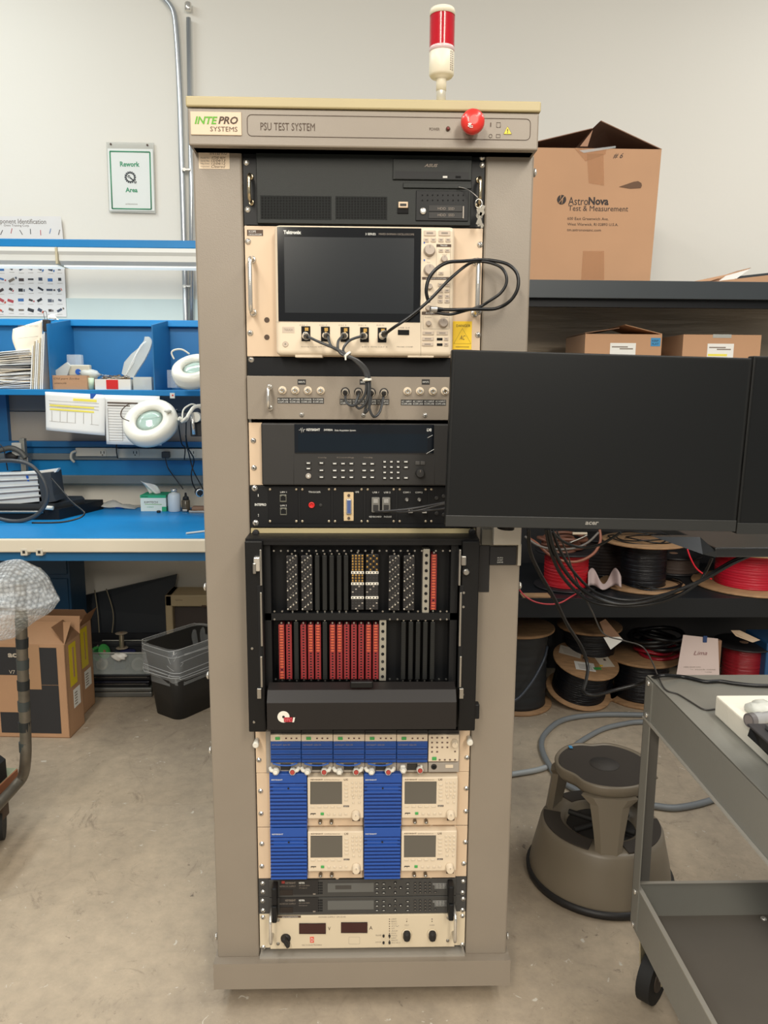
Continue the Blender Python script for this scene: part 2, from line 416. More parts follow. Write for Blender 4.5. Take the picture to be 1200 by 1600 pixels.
# plinth with sloping upper edge
o = MB(); yp=-.03
o.poly([(-.345,yp,zb0),(-.345,yp,zb1),(-.345,-.004,zb2-.002),(-.345,.68,zb2-.002),(-.345,.68,zb0)],(.69,0,0),TAUPE)
o.done('plinth', cab)
part(cab,'floor_pan',('box',-.2405,.2405,-.012,.5,zb2-.002,zb2+.004,mat('pale_zinc',(176,170,160),.35,.3)))
for x in (-.29,.29):
    for y in (.12,.62): part(cab,'levelling_foot',('lathe',(x,y,0),[(.022,0),(.022,.008),(.008,.014),(.008,zb0+.002)],STEEL,16))
o = MB(); x0,x1,z0,z1 = rect(310.5,235,358.5,264,-.0033); o.box(x0,x1,-.0038,-.003,z0,z1,mat('label_stock',(232,212,186),.6))
o.ptext('INTEPRO',328,236.5,355,242,-.0038,INKG,.02)
for i,(t,u) in enumerate((('Model No','ATS40 4604'),('Serial No','15/04/13'),('Mfg Date','13/04/12'),('Inspected','Cleared'))):
    v = 245.3+i*4.6; o.ptext(t,313.5,v,327,v+2.8,-.0038,INKG); o.ptext(u,330,v-.8,352,v+3.2,-.0038,INKB,0,.3)
q = o.done('rating_label', cab); q['label'] = 'small cream rating label with handwriting'
for px,py,sx in ((843,270,1),(816,915,1),(318,917,-1),(325,1055,-1),(328,1172,-1),(333,1463,-1),(797,1462,1)):
    z = PY(px,py,.03).z; part(cab,'side_bolt',('lathe',(sx*.3385,.03,z),[(.004,0),(.004,.007),(.0085,.0075),(.0085,.0105),(.004,.013)],CHROME,10,(sx,0,0)))

# signal light on the roof
cx = PY(690,100,.0); k = mpp(690,80,.0); def_z = lambda v: PY(690,v,.0).z
sl = thing('signal_light', 'red and cream signal tower light standing on the cabinet roof', 'signal light', (cx.x,0,ztop))
IV = mat('ivory_plastic',(226,218,196),.4)
part(sl,'pole',('lathe',(cx.x,0,ztop),[(.0095,0),(.0095,def_z(124)-ztop+.01)],mat('pale_metal',(222,216,200),.3,.4),20))
part(sl,'base',('lathe',(cx.x,0,def_z(143)),[(.0098,0),(.0102,def_z(127)-def_z(143)),(.0105,def_z(123)-def_z(143)),(.021,def_z(121)-def_z(143)),(.0245,def_z(117)-def_z(143)),(.0245,def_z(82)-def_z(143)),(.022,def_z(80)-def_z(143))],IV,32))
prof=[(.0225,0)]; h=def_z(26)-def_z(82)
for i in range(28): prof += [(.0244,h*(i+.2)/28),(.0236,h*(i+.7)/28)]
prof.append((.0242,h))
mlens = mat('red_lens',(200,22,40),.16,trans=.25,coat=.3)
part(sl,'lens',('lathe',(cx.x,0,def_z(82)),prof,mlens,36))
part(sl,'clear_ring',('lathe',(cx.x,0,def_z(83)),[(.0246,0),(.0246,def_z(76)-def_z(83)),(.024,def_z(75)-def_z(83))],mat('clear_ring',(215,190,190),.15),32))
part(sl,'cap',('lathe',(cx.x,0,def_z(26)),[(.0246,0),(.0246,.009),(.0235,.012),(.012,.0135)],IV,32))
o = MB()
for i in range(9):
    a = math.radians(-62); z = def_z(118)+.004*i+.004
    for a1 in (-50,-38): 
        a=math.radians(a1); o.box(cx.x+.0247*math.cos(a)-.0012,cx.x+.0247*math.cos(a)+.0012,.0247*math.sin(a)-.0006,.0247*math.sin(a)+.0006,z,z+.0018,INKG)
o.done('side_print', sl)

# ------------------------------------------------------------ rack instruments
EARX = .2405
def zl(v, y=0): return PY(395,v,y).z
def body(mb, x0,x1,z0,z1,m, depth=.42, y=0.003): mb.box(x0,x1,y,depth,z0,z1,m)
def handle(parent, px, py0, py1, yb, out, r, m=CHROME, label=None):
    a = PY(px,py0,yb-out); b = PY(px,py1,yb-out); a.y=b.y=yb-out
    x=(a.x+b.x)/2
    o = MB(); rb = min(.012, out*.5)
    pts=[(x,yb+.001,a.z),(x,yb-out+rb,a.z),(x,yb-out+rb*.3,a.z-rb*.3),(x,yb-out,a.z-rb),(x,yb-out,b.z+rb),(x,yb-out+rb*.3,b.z+rb*.3),(x,yb-out+rb,b.z),(x,yb+.001,b.z)]
    o.tube(pts, r, m, 12, False)
    for z in (a.z,b.z): o.lathe((x,yb,z),[(r*1.7,0),(r*1.7,.002),(r*1.2,.003)],m,14,(0,-1,0))
    q = o.done('handle', parent)
    if label: q['label']=label
# 1 rack computer
z0, z1 = zl(352), zlip+.002
pc = thing('rack_computer', 'black rack computer with perforated front and optical drive, topmost in the cabinet', 'computer', (0,.2,z0))
o = MB(); PCM = mat('black_powder',(28,32,31),.45,var=.05,bump=.05,bs=500,spec=.3)
o.box(-EARX,EARX,0,.004,z0+.001,z1,BLACK); o.box(-.214,.214,-.006,.0,z0+.003,z1-.003,PCM,.001)
body(o,-.218,.218,z0+.001,z1-.001,BLACK,.5)
o.done('chassis', pc)
for (l,t,r,b) in ((408,307,517,342),(525,308,604,342)):
    o = MB(); nx = int((r-l)/4.6); nz = 8
    o.pbox(l-1,t-1,r+1,b+1,-.0063,.0003,mat('vent_face',(24,27,27),.6,spec=.2))
    for i in range(nx):
        for j in range(nz):
            p = PY(l+2+i*(r-l)/nx, t+2+j*(b-t)/nz, -.0066); o.box(p.x-.0015,p.x+.0015,-.0068,-.0060,p.z-.0015,p.z+.0015,HOLE)
    o.done('vent_grille', pc)
o = MB(); o.pbox(614,249,737,281,-.010,.004,PCM,.0008); o.pbox(617,268,733,280,-.0105,.001,BLACK); o.ptext('ASUS',663,256,684,261,-.0102,INKG,.04,.3)
o.pbox(692,275,699,278,-.0115,.001,INKW); o.pbox(712,275,720,278,-.0115,.001,HOLE); o.done('optical_drive', pc)
o = MB(); o.pbox(630,286,737,294,-.010,.004,PCM,.0008); o.pbox(650,298,732,345,-.009,.003,BLACK,.0008)
for i in range(9):
    for j in range(2):
        p = PY(660+i*8,305+j*8,-.0095); o.cyl(p+Vector((0,.001,0)),p,.0016,.0016,HOLE,8)
o.pbox(670,321,722,330,-.0105,.002,DARK); o.pbox(670,332,722,341,-.0105,.002,DARK)
for v in (324,334): o.ptext(''.join(['HDD  SSD'][0:1]),684,v,710,v+4,-.0107,INKG)
o.pbox(723,322,725,341,-.0112,.002,GREYP); o.done('drive_cage', pc)
part(pc,'cage_lock',('lathe',PY(661,330,-.009),[(.0065,0),(.0065,.003),(.005,.004),(.003,.0042)],CHROME,16,(0,-1,0)))
part(pc,'usb_port',('pbox',622.5,315,637.5,324.5,-.012,.007,CREAM,.001),('pbox',625,318,635,322,-.0124,.001,DARK),('pbox',621,325,638,333,-.009,.003,HOLE))
handle(pc,389,270,311,0,.03,.0035,mat('brass_handle',(205,190,160),.25,1.0)); handle(pc,750.5,275,316,0,.03,.0035,_M['brass_handle'])
copies(pc,'screw',[(385,254),(387,327.5),(753.5,258),(753.5,246)],0,screw_b(.0048))
# keys hanging from the cage
KST = mat('key_metal',(118,114,106),.4,.7)
kb = thing('key_bunch','small bunch of silver keys hanging on a ring by the computer\'s right handle','keys',PY(748,340,-.03))
o = MB(); y=-.034; o.tube([PY(716,292,-.014),PY(728,295,-.02),PY(738,301,-.03),PY(747,309,y)],.0009,STEEL,6); 
c = PY(748,318,y); o.tube([c+Vector((.0068*math.cos(a*math.pi/6),.001*math.sin(a),.0085*math.sin(a*math.pi/6))) for a in range(12)],.0009,CHROME,6,False,closed=True); o.done('ring', kb)
for dx,dz,an in ((0,0,.1),(-1,3,-.25),(2,-2,.35)):
    o = MB(); c = PY(750+dx,334+dz,y-.002*dx*.5)
    M = Matrix.Translation(c) @ Matrix.Rotation(an,4,'Y')
    o.cyl(M@Vector((0,.001,0)),M@Vector((0,-.001,0)),.0065,.0065,KST,14); o.box(-.0022,.0022,-.001,.001,-.024,0,KST,0,M); o.box(.002,.0042,-.001,.001,-.022,-.016,KST,0,M)
    o.box(-.003,.003,-.0012,.0012,.006,.014,KST,0,M); o.done('key', kb)

# 2 oscilloscope
z0, z1 = zl(557.5), zl(352.5)
os_ = thing('oscilloscope','cream oscilloscope with a large dark screen mounted in the upper part of the cabinet','oscilloscope',(0,.2,z0))
o = MB(); o.box(-EARX,EARX,0,.003,z0+.001,z1-.0005,CREAM,.0005); body(o,-.215,.215,z0+.002,z1-.002,DARK,.3); 
o.pbox(386,359,411,368.5,-.0005,.0005,INKB); o.ptext('SCOPE',388.5,360,400,363.5,-.0007,INKW); o.ptext('OSCILLOSCOPE',388.5,365,409,368,-.0007,INKW)
for v in (500,527): p=PY(417,v,0); o.cyl(p+Vector((0,.001,0)),p+Vector((0,-.0008,0)),.0055,.0055,INKB,16)
o.done('mounting_plate', os_)
ys = -.035
o = MB(); x0,x1,za,zb = rect(430,352.5,709,556,ys); o.box(x0,x1,ys,.003,za,zb,CREAM2,.009,seg=4); o.done('front_bezel', os_)
for l,r in ((461,504),(637,678)): part(os_,'foot',('pbox',l,551,r,558.5,ys+.004,.03,CREAM2,.001))
o = MB(); o.pbox(434,355.5,657.5,503,ys-.001,.002,mat('gloss_black',(14,15,17),.1,coat=.6),.0005)
o.ptext('Tektronix',443,360,470.5,366,ys-.0012,INKW,.04); o.ptext('3 SERIES',571,364,587,367.5,ys-.0012,INKW); o.ptext('MIXED DOMAIN OSCILLOSCOPE',592,364.5,647,367.5,ys-.0012,INKG)
o.done('display_frame', os_)
part(os_,'screen',('pbox',444.5,371,646.5,489.5,ys-.0014,.001,mat('scope_screen',(30,34,38),.25,spec=.35)))
KG = mat('key_grey',(196,180,162),.5)
o = MB()
o.pline([(659,503),(430.5,503)],ys,.0006,INKG); o.pline([(657.5,357),(657.5,556)],ys,.0006,INKG)
rr(o,661,435,703,486,ys,.0006,INKG,1); rr(o,661,493,702,514,ys,.0006,INKG,1); rr(o,682,383,704,433,ys,.0006,INKG,1)
for l,t,r,b,s in ((682,381.5,705,386,'TRIGGER'),(659.5,433,704,437,'HORIZONTAL'),(659,487,702,492,'ACQUISITION')):
    o.pbox(l,t,r,b,ys-.0004,.0004,INKB); o.ptext(s,l+6,t+1.2,r-6,b-1.2,ys-.0006,INKW)
for cx_,t in ((477,'CH 1'),(508,'CH 2'),(538,'CH 3'),(569,'CH 4'),(597,'AUX IN')): o.ptext(t,cx_-9,507,cx_+3,509.2,ys,INKG)
o.ptext('Analog Inputs 200 MHz 2.5 GS/s',470,541,530,543,ys,INKG); o.ptext('300 V RMS CAT II',565,541,605,543,ys,INKG); o.ptext('PROBE COMP',620,541,645,543,ys,INKG); o.ptext('USB 2.0',622,511,640,513.4,ys,INKG)
o.pbox(441,510.5,460,520,ys-.0005,.0005,KG,.0002); o.ptext('TOUCH',444,513.5,457,517,ys-.0007,INKG)
o.pbox(662,378,664,380.5,ys-.0005,.0005,BLUEV); o.pbox(662,405,664,408,ys-.0005,.0005,BLUEV)
for t,l,r,v in (('Coarse',667,672,403),('Fine',667,672,409),('Level',691,698,397),('Scale',668,674,461),('Position',664,674,495),('Horizontal',688,700,494.5)): o.ptext(t,l,v,r,v+2,ys,INKG)
o.done('panel_print', os_)
K = mpp(680,400,ys)
def kk(pts,w,h,name='key',m=KG,d=.002): copies(os_,name,pts,ys,key_b(w*K,h*K,m,d,.0006,INKG))
kk([(671.5,364.5),(694.5,364.5)],18,8); kk([(666,375),(677,375),(689,375),(700,375)],8,6)
kk([(689,391.5),(699,391.5),(689,427)],7.5,5)
kk([(688,445),(698.5,445),(688,454.5),(698.5,454.5),(688,463),(698.5,463),(688,470.5),(698.5,470.5)],7.5,5.5)
kk([(669,520.5),(691,520.5),(668.5,529.5),(668,538)],18,5.5); kk([(697,529.5),(697,538)],7,5.5)
copies(os_,'usb_port',[(687,530),(687,538.5)],ys,key_b(9*K,4*K,HOLE,.0008,0)); copies(os_,'usb_port',[(630.5,519.5)],ys,key_b(18*K,8*K,HOLE,.0008,0))
KN = mat('knob_grey',(178,164,150),.45)
copies(os_,'knob',[(671,391.5),(671,422)],ys,knob_b(8.3*K,.012,KN)); copies(os_,'knob',[(694,405)],ys,knob_b(4.8*K,.01,KN)); copies(os_,'knob',[(671,448),(669,481.5)],ys,knob_b(4.3*K,.01,KN)); copies(os_,'knob',[(669.5,505.5)],ys,knob_b(4*K,.01,KN)); copies(os_,'knob',[(692.5,504.5)],ys,knob_b(7*K,.012,KN))
def pw(mb): mb.lathe((0,0,0),[(.006,0),(.006,.001),(.0048,.0018),(.0045,.0012)],KG,20,(0,-1,0)); mb.lathe((0,0,0),[(.0016,.0012),(.0016,.0022)],INKG,8,(0,-1,0))
copies(os_,'power_button',[(446,537.5)],ys,pw)
def bncp(mb): mb.box(-7*K,7*K,-.0015,0,-12*K,11*K,HOLE,.0005); mb.lathe((0,0,-3*K),[(.0065,0),(.0062,.012),(.005,.0125),(.0045,.008)],CHROME,16,(0,-1,0)); mb.box(-1.5*K,4*K,-.002,0,4*K,9*K,GOLD)
copies(os_,'input_port',[(478,521),(508.5,521.5),(539,522),(569.5,522.5),(597,523)],ys,bncp)
handle(os_,391,401,486,0,.038,.0045); handle(os_,746.5,404,487,0,.04,.0048)
copies(os_,'screw',[(387.7,377.3),(391.3,520.3),(750,382.3),(746.7,523.3),(748,487)],0,screw_b(.005))
o = MB(); o.pbox(707.5,502,737,546,-.001,.001,YELLOW); o.ptext('DANGER',713,507,735,511,-.0012,INK,0); o.poly([PY(710,508,-.0011),PY(712.5,512,-.0011),PY(707.8,512,-.0011)],(0,-.0002,0),INK) if 0 else None
o.pline([(722.5,513),(736,537),(709,537)],-.0012,.0008,INK,True); o.ptext('AC',718,524,727,531,-.0012,INKB,0,.4); o.ptext('HAZARDOUS VOLTAGE',712,541,733,543,-.0012,INK)
q=o.done('danger_sticker', os_); q['label']='yellow danger sticker with triangle'
# 3 blank panel
z0,z1 = zl(586.5), zl(557.5)
bl = thing('blanking_plate','plain black filler panel under the oscilloscope','panel',(0,0,z0))
part(bl,'plate',('box',-EARX,EARX,.004,.008,z0,z1-.001,mat('matt_black',(12,14,18),.5,spec=.25)),('box',-.2,.2,.008,.05,z0+.003,z1-.004,BLACK))
copies(bl,'screw',[(392.5,562)],.004,screw_b(.005))
# 4 connector panel
z0,z1 = zl(655,-.012), zl(587.2,-.012); yb=-.012
bn = thing('socket_bay','taupe panel with three groups of four coaxial sockets under the oscilloscope','panel',(0,0,z0))
o = MB(); o.box(-.2405,.2405,yb,.002,z0,z1,TAUPE,.001); o.box(-.21,.21,.002,.15,z0+.004,z1-.004,TAUPE)
o.done('plate', bn)
g1=[(441.5,609.8),(461.5,610),(481.2,610.2),(501.2,610.4)]; g2=[(539.5,612),(560,612.5),(580.5,613),(600,613.2)]; g3=[(636.5,611.3),(656,611.3),(676,611.3),(695,611.3)]
o = MB()
for (l,r),t in (((465,478),'MUX 1'),((562,575),'MUX 2'),((659,671.5),'MUX 3')):
    o.pbox(l,592.8,r,601,yb-.0005,.0005,INK); o.ptext('INPUTS',l+1.5,595.5,r-1.5,598.3,yb-.0006,INKW)
for l,r,v,names in ((433.5,506,621.5,['PS 1 POWER','PS 2 POWER','PS 3 POWER','PS 4 POWER']),(531,608,623.5,['DC 1 SENSE','DC 2 SENSE','DC 3 SENSE','DC 4 SENSE']),(626.5,697,624.5,['AC 1 INPUT','AC 2 INPUT','AC 3 INPUT','AC 4 INPUT'])):
    o.pbox(l,v,r,v+9,yb-.0005,.0005,INK)
    for i,nm in enumerate(names):
        w_=(r-l)/4; o.ptext(nm,l+i*w_+1,v+1.4,l+(i+1)*w_-1,v+4,yb-.0006,INKW); o.ptext('SCOPE LINE',l+i*w_+1,v+5.2,l+(i+1)*w_-1,v+7.8,yb-.0006,INKW)
o.done('label_strip', bn)
def bnc(mb): mb.lathe((0,0,0),[(.0085,0),(.0085,.002),(.0075,.003)],CREAM2,20,(0,-1,0)); mb.lathe((0,0,0),[(.0048,.002),(.0048,.013),(.0038,.0135),(.0036,.009)],CHROME,16,(0,-1,0)); mb.lathe((0,0,0),[(.0013,.008),(.0013,.0125)],GOLD,8,(0,-1,0)); mb.box(-.0065,.0065,-.011,-.009,-.001,.001,CHROME)
def bncd(mb): mb.lathe((0,0,0),[(.009,0),(.009,.002),(.0075,.003)],INK,20,(0,-1,0)); mb.lathe((0,0,0),[(.0048,.002),(.0048,.010)],CHROME,16,(0,-1,0))
copies(bn,'coaxial_socket',g1+g3,yb,bnc); copies(bn,'coaxial_socket',g2,yb,bncd)
handle(bn,419,605,638,yb,.03,.0036)
copies(bn,'screw',[(471.5,648),(568,648.5),(664,649)],yb,screw_b(.0042))
# 5 data acquisition unit
z0,z1=zl(758.5),zl(659.5)
da = thing('data_acquisition_unit','dark grey switch and measure unit with blue-black display and rows of small keys','instrument',(0,.2,z0))
for a,b in ((-.2405,-.213),(.213,.2405)): part(da,'mounting_ear',('box',a,b,0,.003,z0+.001,z1-.001,CREAM),label='cream mounting ear')
yk=-.02
o = MB(); o.box(-.2125,.2125,yk,.3,z0+.003,z1-.001,DARK,.003); o.pbox(460,663,678,709,yk-.0015,.003,mat('display_bezel',(14,18,24),.12,coat=.4),.0012)
o.pline([(459,709),(459,757)],yk,.0008,INK); o.pline([(679,711),(679,757)],yk,.0008,INK); o.pline([(414,712),(459,712)],yk,.0001,DARK)
o.done('front_bezel',da)
o = MB(); o.pbox(466,678,668,705,yk-.0018,.0005,mat('display_glass',(8,20,30),.06,coat=.5)); o.ptext('KEYSIGHT',479,669.5,500,673.3,yk-.0018,INKW,.02); o.ptext('34980A',506,670,520,673.3,yk-.0018,INKW); o.ptext('Data Acquisition System',523,671,556,674.5,yk-.0018,INKW)
o.pline([(467,672),(469,672),(470,669),(471,676),(472.5,668),(474,675),(475,671),(477,671)],yk-.0018,.001,INKW); o.ptext('LXI',667,669.5,674,674,yk-.0018,INKW,.05)
o.pline([(668,684),(676,680)],yk-.0018,.0012,INKW); o.pline([(666,709),(678,702)],yk-.0018,.0012,INKW)
for l,r in ((497,510),(526,553),(568,582)): o.ptext('Config',l,714,r,716,yk,INKG)
o.done('display',da)
K2=mpp(568,735,yk); kd=mat('key_dark',(44,43,42),.5)
pts=[(482,723.4),(482,732),(502.3,723.3),(502.3,734.7),(502.3,745.3)]+[(x,y) for x in (523,536,549) for y in (724.2,735,745.5)]+[(x,y) for x in (569,581.5) for y in (724.5,735,745.5)]+[(x,y) for x in (634.2,) for y in (721.3,730,746.5)]
copies(da,'key',pts,yk,key_b(9*K2,4.8*K2,kd,.0025,.0009,INKW))
copies(da,'key',[(x,y) for x in (601,611.5,622) for y in (721.3,729.5,738,746.7)],yk,key_b(6.5*K2,5*K2,kd,.0025,.0009,INKW))
copies(da,'power_button',[(482,743.7)],yk,lambda mb:(mb.lathe((0,0,0),[(.006,0),(.0058,.003),(.004,.0035)],GREYP,20,(0,-1,0)),mb.lathe((0,0,0),[(.0022,.0035),(.0018,.0042)],INKW,12,(0,-1,0))))
copies(da,'arrow_key',[(652.5,723.5),(660.5,723.5)],yk,key_b(7.5*K2,6*K2,mat('key_arrow',(70,68,66),.5),.0025,.0012))
copies(da,'knob',[(656,738.8)],yk,knob_b(6.6*K2,.014,DARK))
copies(da,'screw',[(396,688.5),(397,731)],0,screw_b(.0048))
# 6 patch panel
z0,z1=zl(823.8,-.004),zl(759.3,-.004); yq=-.004
pp = thing('patch_bay','black patch panel with network sockets, red button and cream data port','panel',(0,0,z0))
o = MB(); o.box(-EARX,EARX,yq,.003,z0,z1,BLKP,.0006); o.box(-.21,.21,.003,.2,z0+.003,z1-.003,BLACK)
o.ptext('INTEPRO',398,786.5,416,790.5,yq,INKW,.02); o.ptext('1',403,772,404,776,yq,INKW); o.ptext('2',403,803,404.5,807,yq,INKW); o.done('plate',pp)
for i,(l,r) in enumerate(((419,466),(469.5,517),(520.5,568),(571.5,618),(621.5,668),(671,717))):
    o = MB(); o.pbox(l,762,r,818,yq-.0015,.0015,mat('module_black',(12,13,16),.45,spec=.3),.0005)
    o.done('socket_module',pp)
    copies(pp,'module_screw',[(l+3,764.5),(r-3,764.5),(l+3,814.5),(r-3,814.5)],yq-.0015,lambda mb: mb.lathe((0,0,0),[(.003,0),(.0028,.0015),(.0015,.0022)],mat('screw_pale',(205,190,165),.3,.8),12,(0,-1,0)))
ym=yq-.0015
def rj(mb):
    mb.box(-.0072,.0072,-.002,0,-.008,.008,mat('rj_shell',(120,120,110),.4,.5),.0008); mb.box(-.0055,.0055,-.0026,-.001,-.005,.004,HOLE); mb.box(-.003,.003,-.0026,-.001,.003,.006,HOLE)
copies(pp,'network_socket',[(442.5,778.5),(443,799)],ym,rj)
o=MB()
for t,l,r,v in (('LAN 1',438,448,767.5),('LAN 2',438,448,788.5),('TRIGGER',482,501,767.5),('GPIB',555,561,767.5),('USB 1',582,592,768),('USB 2',600,610,768),('COM 1',630,641,768),('COM 2',649,660,768),('KEYBOARD',577,596,806),('MOUSE',600,612,806)): o.ptext(t,l,v,r,v+2.6,ym,INKW)
o.done('module_print',pp)
copies(pp,'red_socket',[(487,789)],ym,lambda mb:(mb.lathe((0,0,0),[(.0068,0),(.0064,.004),(.004,.004),(.0035,.001)],RED,20,(0,-1,0))))
copies(pp,'round_socket',[(501,789.5)],ym,lambda mb: mb.lathe((0,0,0),[(.004,0),(.004,.001),(.002,.001)],DARK,12,(0,-1,0)))
o=MB(); o.pbox(537,769,552.5,814,ym-.003,.003,mat('port_cream',(215,190,150),.4),.001); o.pbox(540.5,779.5,549.5,804.5,ym-.008,.006,CHROME,.003); o.pbox(542.5,782,548,802,ym-.0084,.001,mat('port_blue',(70,90,140),.5)); 
for v in (774,809.5): p=PY(545,v,ym-.003); o.cyl(p,p+Vector((0,-.003,0)),.0033,.0033,INKB,6)
o.done('data_port',pp)
for x in (587,603.5):
    part(pp,'network_plug',('pbox',x-6.5,777.5,x+6.5,801,ym-.012,.012,mat('plug_clear',(120,118,112),.2),.002),('pbox',x-3.5,780,x+3.5,786,ym-.013,.002,CHROME),('pbox',x-4,789,x+4,799,ym-.0135,.002,DARK))
copies(pp,'toggle_nut',[(635.5,780.5),(655,780.5)],ym,lambda mb:(mb.lathe((0,0,0),[(.004,0),(.004,.002),(.002,.003),(.0015,.012),(.0022,.013)],CHROME,10,(0,-1,0))))
copies(pp,'usb_plug',[(641,797.5),(662.5,798)],ym,lambda mb:(mb.box(-.005,.005,-.014,0,-.0035,.0035,CHROME,.0008)))
copies(pp,'small_socket',[(682,778),(682,802),(693,775),(693,804)],ym,lambda mb: mb.lathe((0,0,0),[(.0045,0),(.0045,.003),(.0025,.003)],DARK,12,(0,-1,0)))
copies(pp,'screw',[(398,763),(399.5,817)],yq,screw_b(.0052))
# 7 cream support rail
rl = thing('filler_rail','narrow olive-cream rail above the black test receiver','rail',(0,0,zl(846)))
z0,z1=zl(846),zl(825); part(rl,'plate',('box',-EARX,EARX,-.002,.004,z0,z1,OLIVE,.0008),('box',-.21,.21,.004,.1,z0+.002,z1-.002,OLIVE))
copies(rl,'screw',[(400,832.5),(737.5,831)],-.002,lambda mb:(mb.lathe((0,0,0),[(.0075,0),(.0075,.006),(.005,.009)],INK,14,(0,-1,0))))
# 8 test receiver (mass interconnect)
yv=-.075; VB=mat('receiver_black',(15,15,16),.45,spec=.3,var=.06,bump=.05,bs=400)
x0,x1,z0,z1 = rect(385.5,846,746,1143,yv)
cxv=(x0+x1)/2
vp = thing('test_receiver','black hinged test receiver with two rows of red and dark contact modules','receiver',(0,.1,z0))
o = MB(); fx=.036
o.box(x0,x0+fx,yv,0,z0,z1,VB,.002); o.box(x1-fx,x1,yv,0,z0,z1,VB,.002); o.box(x0+fx,x1-fx,yv+.012,0,z1-.010,z1,VB)
o.box(x0,x1,yv+.01,0,z1-.001,z1+.0035,VB); o.box(x0+fx,x1-fx,-.012,0,z0,z1-.01,mat('receiver_back',(9,11,15),.5,spec=.3)); o.box(x0+fx,x1-fx,yv+.02,0,z0,z0+.09,VB)
o.box(-.215,.215,.0,.3,z0+.01,z1-.01,BLACK)
o.done('frame', vp)
ya=-.05
def seg(px,v0,v1,w,y,m,bev=.0006,d=.012): a=('pbox',px-w/2,v0,px+w/2,v1,y,d,m,bev); return a
part(vp,'inner_frame',('pbox',414,852,424,1076,ya,.04,BLKP),('pbox',703,852,714,1076,ya,.04,BLKP),('pbox',414,958,714,969,ya,.02,BLKP))
for sx,px in ((-1,407.5),(1,718.5)):
    part(vp,'slide_rail',seg(px,859,915,3.2,yv-.004,STEEL),seg(px+.8,926,1010,3.2,yv-.004,STEEL),seg(px+1,1026,1074,3.2,yv-.004,STEEL))
    part(vp,'lever_arm',seg(px+sx*1.5,915,1075,6,yv-.001,BLKP),('pbox',px-6 if sx<0 else px-1,1076,px+1 if sx<0 else px+6,1092,yv-.006,.008,STEEL,.001))
part(vp,'latch',('pbox',396,871,406,893,yv-.012,.014,CHROME,.002),('pbox',394.5,880,400,897,yv-.014,.008,STEEL,.002))
part(vp,'latch',('pbox',721,869,729,884,yv-.012,.014,STEEL,.002),('lathe',PY(727.5,892,yv),[(.007,-.0),(.007,.012),(.005,.014)],STEEL,14,(0,-1,0)))
copies(vp,'hinge_screw',[(724.5,926),(724,948),(394,1013),(397,1128),(722,1076),(723,1085)],yv,lambda mb: mb.lathe((0,0,0),[(.003,0),(.0026,.002)],STEEL,10,(0,-1,0)))
part(vp,'side_stop',('box',x1,x1+.012,yv+.02,yv+.04,PY(745,1130,yv).z,PY(745,1107,yv).z,BLKP,.002))
# cover along the bottom with the maker's roundel
o = MB(); A=[PY(417,1076,yv-.01),PY(713,1076,yv-.01)]; zt=A[0].z; zm=PY(565,1098,yv-.035).z; zb_=PY(565,1140,yv-.035).z; xa=PY(417,1110,yv-.035).x; xb=PY(713,1110,yv-.035).x
o.poly([(xa,yv+.01,zt+.006),(xa,yv-.018,zt-.0),(xa,yv-.035,zm),(xa,yv-.035,zb_),(xa,yv+.01,zb_)],(xb-xa,0,0),mat('cover_black',(34,31,30),.45,var=.05,spec=.3))
o.pbox(547,1065,583,1076,yv-.022,.012,VB,.003)
c=PY(443,1120,yv-.0352); o.cyl(c,c+Vector((0,-.0006,0)),.0125,.0125,WHITE,32); o.cyl(c+Vector((0,-.0006,0)),c+Vector((0,-.0009,0)),.0028,.0028,INK,20)
o.pbox(443.5,1121,457,1128.3,yv-.0362,.0008,mat('logo_crimson',(165,30,44),.5)); o.ptext('VPC',445,1122.3,456,1127.5,yv-.0364,mat('logo_rose',(214,110,118),.5),0,.3); o.poly([PY(458.2,1121,yv-.036),PY(461,1121,yv-.036),PY(459.4,1128.3,yv-.036),PY(456.8,1128.3,yv-.036)],(0,-.0006,0),WHITE)
o.done('cover', vp)
